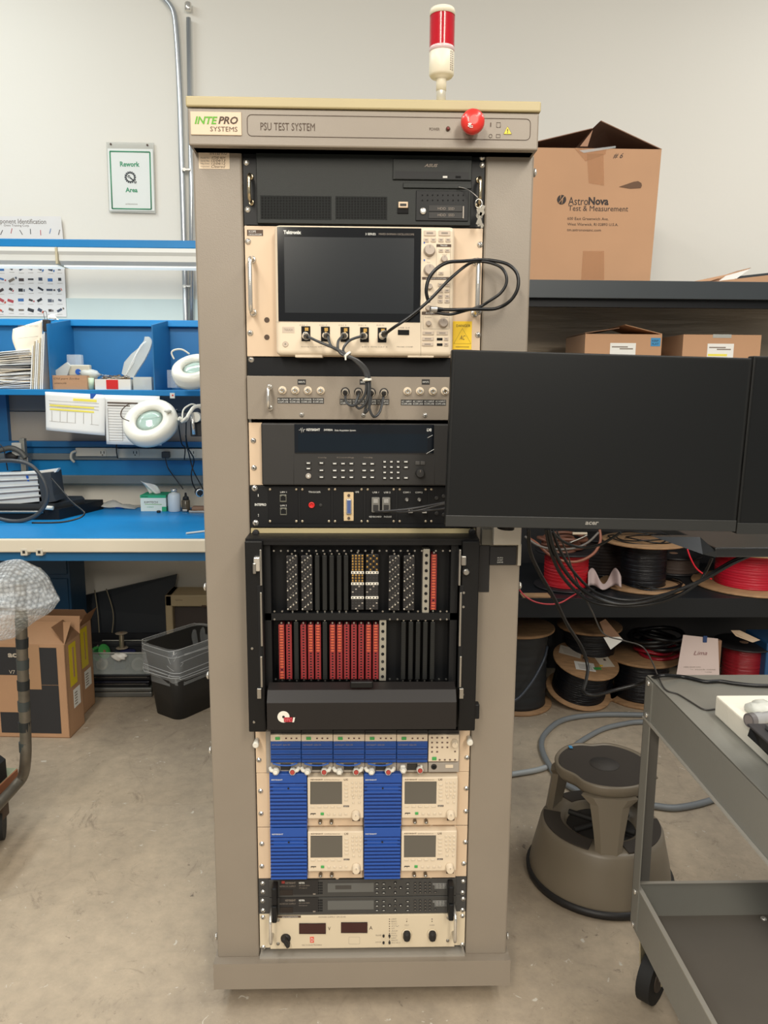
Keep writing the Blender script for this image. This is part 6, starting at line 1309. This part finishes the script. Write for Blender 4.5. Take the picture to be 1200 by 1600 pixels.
part(fc_,'lifted_flap',('poly',C((1082,440,y-.01),(1110,439,y-.01),(1174,418,y+.02),(1168,422,y+.02),(1140,434,y)),(0,.12,.004),CD2)); part(fc_,'pale_flap',('poly',C((1122,440,y-.005),(1134,431,y),(1172,420,y+.01),(1150,436,y)),(0,.01,0),PAPER))
part(fc_,'torn_edge',('poly',C((1110,441,y-.015),(1130,438,y-.015),(1200,430,y-.015),(1240,431,y-.015),(1240,441,y-.015),(1200,442,y-.015),(1165,445,y-.015),(1140,443,y-.015),(1122,446,y-.015)),(0,.01,0),CD2)); part(fc_,'dark_lid',('poly',C((1150,437,y),(1158,431,y),(1240,422,y),(1240,436,y)),(0,.25,0),SHB))
# two boxes on the upper shelf
def lbox(lab,fl,fr,vt,vb,y,D_,lbl,extra=None,open_=False):
    x0,x1=PY(fl,vt+15,y).x,PY(fr,vt+15,y).x; zt=PY((fl+fr)/2,vt,y).z; t=thing('cardboard_box',lab,'box',((x0+x1)/2,y,z35),'small boxes on the upper shelf')
    o=MB(); o.box(x0,x1,y,y+D_,z35+.001,zt,CD2 if not open_ else CD2,.001); o.done('carton',t)
    part(t,'shipping_label',('pbox',lbl[0],lbl[1],lbl[2],lbl[3],y-.001,.001,PAPER),('pbox',lbl[0]+3,lbl[1]+5,lbl[2]-12,lbl[1]+7,y-.0013,.0005,INKG),('pbox',lbl[0]+15,lbl[1]+8,lbl[2]-4,lbl[1]+10,y-.0013,.0005,INKG))
    if open_:
        a_=PY(977,508,y+.03); part(t,'flap',('poly',[(x1,y+.003,zt),(a_.x,y+.03,a_.z),(a_.x,y+D_-.05,a_.z),(x1,y+D_,zt)],(0,0,.003),CD2)); part(t,'flap',('poly',[(x0,y+.003,zt+.002),(a_.x-.02,y+.04,a_.z-.012),(a_.x-.02,y+D_-.05,a_.z-.012),(x0,y+D_,zt+.002)],(0,0,.003),CARDD)); part(t,'tape',('pbox',1017,528,1032,541,y-.001,.001,mat('tape_blue',(60,140,190),.5)),('ptext','KEEP',1019,531,1029,534,y-.001,INK),('ptext','FLAT',1019,536,1029,539,y-.001,INK))
    else: part(t,'tape',('pbox',1114,522.5,1143,528,y-.001,.001,CLR2)); part(t,'yellow_mark',('pbox',lbl[0]+1,553,lbl[2]-10,556.5,y-.0015,.001,HY))
lbox('open cardboard box with blue sticker on the shelf, showing above the left monitor',914,1034,522,560,1.52,.30,(953,536,993,562),None,True)
lbox('closed cardboard box with yellow mark on the shelf, just left of the right monitor',1067,1189,523,560,1.50,.30,(1105,537,1146,562))
single('tape_roll','yellow tape roll on the upper shelf at the photo edge','tape roll',None,*[('lathe',(PY(1206,540,1.5).x,1.5,z35+.06+.05*i),[(.02,0),(.045,0),(.045,.025),(.02,.025),(.02,0)],mat('tape_yellow',(214,180,60),.5),20) for i in range(3)],('box',PY(1206,540,1.5).x-.02,PY(1206,540,1.5).x+.02,1.49,1.51,z35,z35+.06,YELLOW))
# spools on the middle shelf
ZM=zm5+.001
def sp_at(name,lab,px,y,R1,R2,zbase,vtop,mf,mw,**k):
    x=PY(px,900,y).x; h=PY(px,vtop,y).z-zbase; return spool(name,lab,(x,y,zbase),R1,R2,h,mf,mw,None,'cable spools on the shelving',**k)
BF=mat('flange_black',(38,36,38),.4); RW=mat('winding_red',(206,24,38),.4,var=.1,vs=12,stretch=(.25,.25,22),bump=.6,bs=9); BW2=mat('winding_black',(20,22,28),.3,stretch=(.25,.25,22),bump=.6,bs=9); BRW=mat('winding_brown',(72,58,50),.6)
sp_at('cable_spool','bright red spool with black flanges on the middle shelf, nearest the cabinet',884,1.60,.135,.093,ZM,858,BF,RW)
sp_at('cable_spool','black cable spool with plywood flanges on the middle shelf, right of the crumpled paper',1004,1.62,.180,.096,ZM,843,WOOD,BW2)
sp_at('cable_spool','dull brown spool behind the black plywood-flanged one on the middle shelf',1050,1.89,.13,.115,ZM,864,BF,BRW)
sp_at('cable_spool','dark brown spool between the bright red and black ones, at the shelf back',940,1.88,.13,.11,ZM,838,BF,mat('winding_umber',(46,36,34),.6))
sp_at('cable_spool','largest red spool with wide plywood flanges on the middle shelf at the photo edge',1170,1.62,.235,.140,ZM,852,WOOD,mat('winding_crimson',(200,26,52),.34,var=.12,vs=12,stretch=(.25,.25,22),bump=.6,bs=9),ridges=14)
def coil(lab,c,R1,r,n,m,seed,flat=.35,grp=None):
    rr2=random.Random(seed); o=MB()
    for i in range(n):
        P=[]; ph=rr2.uniform(0,6.28); e=rr2.uniform(.85,1.12); t1,t2=rr2.uniform(-.03,.03),rr2.uniform(-.03,.03)
        for k in range(14):
            a=k*2*math.pi/14; P.append((c[0]+t1+R1*e*math.cos(a),c[1]+t2*.5+R1*e*math.sin(a)*.9,c[2]+i*r*flat*2+.006*math.sin(a*2+ph)))
        o.tube(P,r,m,7,True,3,True)
    q=tag(o.done('cable_coil'),lab,'cable coil'); return q
cp=PY(877,848,1.58); coil('brown and copper cable coil lying on top of the bright red spool',(cp.x,1.60,PY(884,858,1.6).z+.006),.085,.0075,5,mat('cable_brown',(120,78,60),.45),4,.8)
coil('bright red wire coil resting on the largest red spool',(PY(1168,848,1.62).x,1.60,PY(1170,852,1.62).z+.006),.15,.0055,6,REDW,6,.5)
coil('black wire rings lying loose on the plywood flange of the black spool',(PY(1004,840,1.62).x,1.62,PY(1004,843,1.62).z+.004),.11,.003,3,CABLE,8,.6)
coil('black wire rings lying at the foot of the black spool on its lower flange',(PY(1020,925,1.58).x,1.60,ZM+.012),.125,.003,3,CABLE,18,.6)
single('white_connector','pale cable end lying on the brown cable coil','connector',None,('pbox',895,832,918,835.5,1.5,.01,CREAM2,.002),('tube',C((890,848,1.5),(905,842,1.5),(918,836,1.5)),.004,STEEL,8))
single('paper_wrap','crumpled pinkish paper wrap between the bright red and black spools','paper',None,('grid',lambda u,w:tuple(PY(919+52*u,918-18*w-9*math.sin(u*9+.5)*(.4+w),1.50+.03*math.sin(u*11)+.05*w)),24,5,mat('paper_pink',(196,176,172),.7),(0,.001,0)))
single('plywood_plate','thin plywood plate on the middle shelf under the bright red spool edge','plate',None,('box',PY(815,930,1.43).x,PY(858,930,1.43).x,1.405,1.46,ZM,ZM+.006,WOOD))
cable('red_wire_tail','thin red wire drooping over the shelf edge below the bright red spool','',.0032,mat('red_tail',(190,60,66),.4),(905,925,1.50),(893,932,1.39),(875,942,1.37),(855,944,1.37),(835,940,1.37),(820,931,1.38),(812,922,1.40))
cable('red_wire_tail','thin red wire hanging left of the largest red spool','',.0035,REDW,(1074,858,1.45),(1079,872,1.44),(1088,888,1.43),(1102,899,1.42),(1112,905,1.42))
cable('copper_cable','copper-coloured cable loop hanging in front of the bright red spool','',.006,mat('copper_jacket',(150,92,70),.4),(937,828,1.46),(938,845,1.44),(930,862,1.43),(915,873,1.42),(897,878,1.42),(875,875,1.43),(855,864,1.44),(840,850,1.46),(828,842,1.48))
cable('grey_cable','grey cable draped across the copper loop above the bright red spool','',.005,mat('grey_jacket',(110,104,98),.4),(820,838,1.45),(840,852,1.43),(865,858,1.42),(895,857,1.42),(918,848,1.43),(935,832,1.45))
# floor level
ZF=.001
sp_at('cable_spool','tall spool of dark ribbed hose on the floor, partly hidden by the cabinet',812,1.74,.165,.135,ZF,977,WOOD,mat('winding_charcoal',(44,46,48),.5),ridges=9,fl=.012)
sp_at('cable_spool','tall dark spool standing on the floor at the back, plywood rim just under the shelf',925,1.86,.15,.12,ZF,975,WOOD,BW2,fl=.012)
tl_=math.radians(15); ax=Vector((.10,-math.sin(tl_),math.cos(tl_))).normalized(); R6=.15
bcx=PY(903,1085,1.76); base=Vector((bcx.x,1.765,R6*math.sqrt(1-ax.z**2)+.002))
htop=(PY(911,1034,1.72)-base).dot(ax)
fs_=spool('cable_spool','tilted spool of black cable with labelled plywood flange, front of the floor row',base,R6,.122,.175,WOOD,BW2,ax,'cable spools on the shelving',.009,.018,14)
e1=Vector((1,0,0)); e1=(e1-ax*e1.dot(ax)).normalized(); e2=ax.cross(e1); tc_=base+ax*.1755
o=MB()
def stk(cx_,cy_,w_,h_,an,m,l=1): 
    a1=e1*math.cos(an)+e2*math.sin(an); a2=-e1*math.sin(an)+e2*math.cos(an); c0=tc_+e1*cx_+e2*cy_+ax*.0004*l
    o.poly([c0-a1*w_-a2*h_,c0+a1*w_-a2*h_,c0+a1*w_+a2*h_,c0-a1*w_+a2*h_],ax*.0006,m)
stk(-.06,.055,.05,.035,-.35,mat('label_grey',(190,182,170),.7)); stk(-.02,-.055,.045,.032,-.1,PAPER); stk(.085,-.005,.034,.04,.15,mat('label_tan',(214,202,184),.7)); stk(.035,-.065,.018,.009,.2,GREEN,2); stk(.06,-.04,.008,.005,0,YELLOW,2)
for i in range(4): stk(-.06,.07-.012*i,.035,.0015,-.35,INKG,2); stk(-.02,-.045-.01*i,.03,.0015,-.1,INKG,2)
stk(.09,.01,.006,.008,.1,INKB,2); stk(.0,.012,.012,.006,0,INK,2)
o.done('stickers',fs_)
sp_at('cable_spool','black cable spool with plywood top behind the cart corner on the floor',1012,1.80,.165,.12,ZF,1022,WOOD,BW2,fl=.012)
zc=PY(1012,1022,1.80).z
coil('glossy black cable coil stacked on the red one, behind the paper notice',(PY(1026,1000,1.8).x,1.80,zc+.052),.095,.011,4,CABLE,11,.8); coil('dark red cable coil lying on the plywood-topped floor spool',(PY(1026,1015,1.8).x,1.80,zc+.01),.088,.0085,3,mat('cable_darkred',(150,24,40),.3),12,.8)
sp_at('cable_spool','dark red spool with black flanges on the floor near the photo edge',1171,1.72,.13,.088,ZF,1003,BF,mat('winding_darkred',(150,34,44),.22,var=.12,vs=12,stretch=(.25,.25,22),bump=.6,bs=9),ridges=16)
pn=thing('paper_notice','pinkish handwritten paper notice propped up behind the grey cart','notice',PY(1090,1062,1.50))
o=MB(); PP=[PY(1067.5,992,1.52),PY(1122,998,1.52),PY(1125,1085,1.48),PY(1054,1072,1.48)]; o.poly(PP,(0,.002,0),mat('paper_blush',(214,196,190),.8))
for v,l,r in ((1041,1068,1095),(1045,1068,1118),(1049,1070,1112),(1053,1068,1118)): o.ptext('cable stock note',l,v,r,v+2,1.495,INKG)
o.ptext('Lima',1084,1017,1105,1023.5,1.505,mat('pen_rose',(150,110,112),.7),0,.3); o.done('sheet',pn)
part(pn,'green_dot',('pcyl',1068,1030.5,3,1.508,.002,GREEN)); part(pn,'blue_clip',('pbox',1099,994,1105,1004,1.512,.006,mat('clip_blue',(40,70,120),.5),.001)); part(pn,'backing_board',('box',PY(1060,1060,1.56).x,PY(1118,1060,1.56).x,1.53,1.55,0,PY(1090,1000,1.54).z,CARDD))
single('spool_tag','long tan tag hanging diagonally from the shelf over the floor spools','tag',None,('poly',C((937,972,1.50),(946,967,1.50),(974,1000,1.48),(954,1015,1.48)),(0,.002,0),CARDD),('poly',C((943,996,1.478),(969,995,1.478),(974,1000,1.478),(954,1015,1.478)),(0,.001,0),PAPER))
single('spool_tag','bent pale tag lying on the dark red spool','tag',None,('poly',C((1142,985,1.58),(1156,985,1.58),(1188,1000,1.56),(1176,1004,1.56),(1150,994,1.58)),(0,.003,0),CREAM))
single('blue_container','blue container at the right photo edge on the floor','container',None,('box',PY(1196,1040,1.6).x,PY(1196,1040,1.6).x+.2,1.6,1.8,0,PY(1198,1005,1.6).z,mat('container_blue',(40,90,140),.5),.006))
cable('blue_tipped_cable','dark cable with a blue end trailing out of the floor spools beside the cabinet','',.006,mat('cable_slate',(50,56,66),.4),(855,1010,1.56),(850,1030,1.52),(836,1058,1.48),(822,1078,1.46),(808,1092,1.44),(790,1100,1.42))
# grey hose on the floor
HS=mat('grey_hose',(126,130,132),.42)
def FZ(*p,z=.012): return [PZ(a,b,z) for a,b in p]
o=MB(); o.tube(FZ((1180,1128),(1080,1120),(1003,1117),(930,1117),(880,1125),(853,1145),(846,1165),(856,1192),(880,1222),(925,1245),(975,1255),(1020,1259),(1060,1262),(1115,1249),(1160,1225)),.0115,HS,10); tag(o.done('hose'),'long grey hose looping over the floor around the step stool','hose')
o=MB(); o.tube(FZ((770,1214),(805,1209),(835,1204),(853,1199)),.0105,mat('grey_hose_light',(160,164,164),.4),10); tag(o.done('hose'),'short pale grey hose end coming out from beside the cabinet','hose')
o=MB(); o.tube(FZ((893,1172),(905,1160),(940,1140),(975,1131),(1003,1128),(1090,1128)),.0105,HS,10); tag(o.done('hose'),'second inner arc of grey hose, directly behind the step stool','hose')

# ------------------------------------------------------------ step stool
STG=mat('stool_taupe',(126,116,100),.4,var=.03); PAD=mat('stool_pad',(62,56,50),.7)
sx,sy=.706,.462
st=thing('step_stool','round taupe rolling step stool with dark rubber pads, between cabinet and cart','stool',(sx,sy,0),rz=0)
c0=Vector((sx,sy,0)); h1=.175; ht=.358
part(st,'rubber_skirt',('lathe',c0,[(.196,.004),(.212,.006),(.214,.022),(.2,.026)],mat('skirt_black',(34,32,32),.5),56))
part(st,'base',('lathe',c0,[(.203,.018),(.204,.03),(.198,.07),(.184,.13),(.177,h1-.012),(.170,h1-.002),(.160,h1),(.108,h1),(.105,h1-.03)],STG,56))
lob=lambda t:1.045-.125*math.exp(-((((t-math.radians(30))%(2*math.pi/3))-math.pi/3)/.27)**2)
part(st,'top_rim',('lathe',c0+Vector((0,0,ht-.042)),[(.112,0),(.124,.001),(.133,.014),(.1365,.036),(.133,.042),(.127,.0400),(.125,.034)],STG,72,(0,0,1),True,lob))
q=MB(); lo=[c0+Vector((math.cos(t)*.1245*lob(t),math.sin(t)*.1245*lob(t),ht-.004)) for t in [k*2*math.pi/72 for k in range(72)]]; q.poly(lo,(0,0,-.004),PAD); q.lathe(c0+Vector((0,0,ht-.004)),[(.042,0),(.042,.0012),(.0,.0014)],mat('pad_disc',(66,62,58),.7),40); q.done('top_pad',st)
def leg(a0):
    o=MB(); ca,sa=math.cos(a0),math.sin(a0); rad=Vector((ca,sa,0)); tan=Vector((-sa,ca,0)); secs=[]
    for f in (0,.12,.35,.6,.85,1.0):
        z=h1-.004+(ht-.03-h1)*f; w_=.036+.022*f**1.3+(.02 if f==1 else 0); r_=.158-.026*f; d_=.016
        secs.append([c0+rad*(r_+(.0))+tan*-w_+Vector((0,0,z)),c0+rad*(r_+.012)+tan*(-w_*.6)+Vector((0,0,z)),c0+rad*(r_+.012)+tan*(w_*.6)+Vector((0,0,z)),c0+rad*(r_)+tan*w_+Vector((0,0,z)),c0+rad*(r_-d_)+tan*w_*.9+Vector((0,0,z)),c0+rad*(r_-d_)-tan*w_*.9+Vector((0,0,z))])
    loft(o,secs,STG,True,True,False); o.done('leg',st,recalc=True)
for a_ in (-100,20,140): leg(math.radians(a_))
for a_ in (-160,-40,80):
    o=MB(); am=math.radians(a_); n_=14; W_=math.radians(41); inn=[];out=[]
    for k in range(n_+1):
        t=am-W_+2*W_*k/n_; out.append(c0+Vector((math.cos(t)*.168,math.sin(t)*.168,h1+.0006))); inn.append(c0+Vector((math.cos(t)*.118,math.sin(t)*.118,h1+.0006)))
    o.poly(out+inn[::-1],(0,0,.003),PAD); o.done('step_pad',st)
part(st,'inner_tube',('lathe',c0,[(.10,.03),(.10,h1-.02),(.095,h1-.02)],mat('stool_inner',(44,42,40),.6),32))
part(st,'crossbar',*[('cyl',c0+Vector((.1*math.cos(a_),.1*math.sin(a_),h1-.005)),c0+Vector((-.1*math.cos(a_),-.1*math.sin(a_),h1-.005)),.008,.008,DARK,8) for a_ in (.4,1.45,2.5)])
part(st,'blue_tape_scrap',('box',sx-.078,sx-.068,sy+.092,sy+.108,ht,ht+.0015,mat('tape_skyblue',(80,150,200),.5)))

# ------------------------------------------------------------ grey cart on the right
cx=.637; cy0=.004; cyf=-.86; cxr=1.28
zT=PY(1012,1056,.0).z; zTb=PY(1012,1121,0).z; zLt=PY(1000,1380,0).z; zLb=PY(983,1446,0).z; zfl=PY(1040,1432,0.0).z
ct=thing('utility_cart','grey steel utility cart with flat top and tray shelf, at the right edge','cart',(.95,-.4,0))
part(ct,'top_tray',('box',cx,cxr,cyf,cy0,zT-.003,zT,CARTG),('box',cx,cx+.002,cyf,cy0,zTb,zT-.002,CARTG),('box',cx,cxr,cy0-.002,cy0,zTb,zT-.002,CARTG),('box',cx,cxr,cyf,cyf+.002,zTb,zT-.002,CARTG),('box',cx-.006,cx+.012,cyf,cy0,zTb-.001,zTb+.002,mat('cart_lip_lit',(165,160,150),.35)),('box',cx,cxr,cy0-.012,cy0,zTb-.001,zTb+.002,_M['cart_lip_lit']))  # paler lip puts the bright line along the tray edge into colour
part(ct,'lower_tray',('box',cx+.002,cxr,cyf,cy0-.002,zfl-.003,zfl,mat('cart_shelf',(104,98,90),.33,var=.04)),('box',cx,cx+.002,cyf,cy0,zLb,zLt,CARTG),('box',cx,cxr,cy0-.002,cy0,zLb,zLt,CARTG),('box',cx-.0,cx+.01,cyf,cy0,zLt,zLt+.0025,_M['cart_lip_lit']),('box',cx,cxr,cy0-.008,cy0,zLt,zLt+.002,_M['cart_lip_lit']))
for x,sx_ in ((cx,1),(cxr,-1)):
    for y,sy_ in ((cy0,-1),(cyf,1)): part(ct,'corner_post',('box',x-.0025*sx_,x+.0*sx_,y,y+sy_*.036,zLb+.01,zT-.004,CARTG),('box',x-.0025*sx_,x+sx_*.036,y+.0*sy_,y-.0025*sy_,zLb+.01,zT-.004,mat('cart_post_shaded',(92,90,86),.4)))  # one leg of each angle post is darker, its shade painted in
cb_=lambda mb: mb.lathe((0,0,0),[(.0065,0),(.006,.003),(.003,.0045)],CHROME,12,(-1,0,0))
fst=None
for z in (zT-.012,zTb+.012,zLt-.012,zLb+.014): part(ct,'bolt',('lathe',(cx-.0025,cy0-.018,z),[(.0065,0),(.006,.003),(.003,.0045)],CHROME,12,(-1,0,0)))
for px,py in((1023,1440),(1042,1471),(1193,1436)): part(ct,'bolt',('lathe',PZ(px,py,zfl),[(.008,0),(.007,.003),(.004,.005)],CHROME,12))
for x in (cx+.052,cxr-.052):
    for y in (cy0-.03,cyf+.05):
        cs=part(ct,'caster',('box',x-.045,x+.045,y-.045,y+.045,zLb-.008,zfl-.003,STEEL,.002)); c=Vector((x+.0,y+.012,.062)); Rw=.06
        W=MB(); d=Vector((.72,-.69,0)).normalized(); W.cyl(c-d*.016,c+d*.016,Rw,Rw,RUBBER,32); W.cyl(c-d*.018,c+d*.018,.03,.03,mat('wheel_hub',(80,70,62),.5),20); W.done('wheel',cs)
        F=MB(); p2_=Vector((-d.y,d.x,0))
        for s_ in (-1,1): a_=c+d*s_*.024; F.poly([a_+p2_*.03+Vector((0,0,zLb-.012-.062)),a_-p2_*.03+Vector((0,0,zLb-.012-.062)),a_-p2_*.01-Vector((0,0,.008)),a_+p2_*.01-Vector((0,0,.008))],d*.003*s_,mat('fork_cream',(190,180,150),.35,.3))
        F.cyl(c-d*.032,c+d*.032,.006,.006,CHROME,10); F.box(x-.03,x+.03,y-.03,y+.03,zLb-.016,zLb-.008,STEEL); F.done('fork',cs)
ln_=MB(); a_=PZ(1056,1057,zT+.0004); b_=PZ(1086,1102,zT+.0004); 
# foam slab, controller and loose connector on the cart
FO=mat('white_foam',(238,232,216),.8,var=.02,bump=.1,bs=120)
a_=PZ(1116,1117,zT+.001); zf=zT+.042
fo=single('foam_slab','white foam slab lying on the cart top at the photo edge','foam',None,('box',a_.x,1.2,cyf+.02,a_.y,zT+.001,zf,FO,.003))
g=PZ(1163,1148,zf); kp=thing('control_pad','black control pad with raised keys standing on the white foam slab','controller',g+Vector((.1,-.1,0)))
o=MB(); gx=g.x-.010; gy=PZ(1167,1134,zf+.03).y; hh=.03
o.poly([(gx,gy,zf+.012),(gx+.004,gy,zf+hh),(gx+.004,gy-.26,zf+hh+.004),(gx,gy-.26,zf+.001),(gx+.012,gy-.02,zf+.001)],(.34,0,0),BLKP); o.box(gx-.001,gx+.345,gy-.26,gy+.003,zf+hh-.001,zf+hh+.003,mat('pad_top',(58,56,58),.45),.0015); o.done('body',kp)
for i in range(4):
    for j in range(5): 
        x=gx+.03+.034*i; y=gy-.03-.034*j; part(kp,'key',('box',x-.012,x+.012,y-.012,y+.012,zf+hh+.003,zf+hh+.012,mat('pad_key',(84,84,84),.4),.002)) 
c=PZ(1176,1120,zf+.018); lc=thing('round_connector','grey round metal connector lying on the foam slab behind the control pad','connector',c-Vector((0,0,.018)))
c.z=zf+.013
part(lc,'barrel',('cyl',c+Vector((-.006,-.003,0)),c+Vector((.016,.004,0)),.012,.012,mat('connector_grey',(150,150,150),.4),24),('cyl',c+Vector((.016,.004,0)),c+Vector((.045,.013,0)),.010,.010,mat('connector_grey',(150,150,150),.4),20)); part(lc,'coupling_ring',('cyl',c+Vector((-.009,-.004,0)),c+Vector((.001,-.001,0)),.0126,.0126,mat('connector_dark',(104,100,100),.35),24),('cyl',c+Vector((-.0096,-.0042,0)),c+Vector((-.009,-.004,0)),.009,.009,mat('connector_face',(128,120,118),.5),20))
single('connector_wrap','crumpled clear film on the foam slab by the round connector','film',None,('sphere',PZ(1196,1108,zf+.01),.028,CLR2,(1.2,.8,.5),16,lambda v:1+.2*math.sin(v.x*8+v.y*5)))
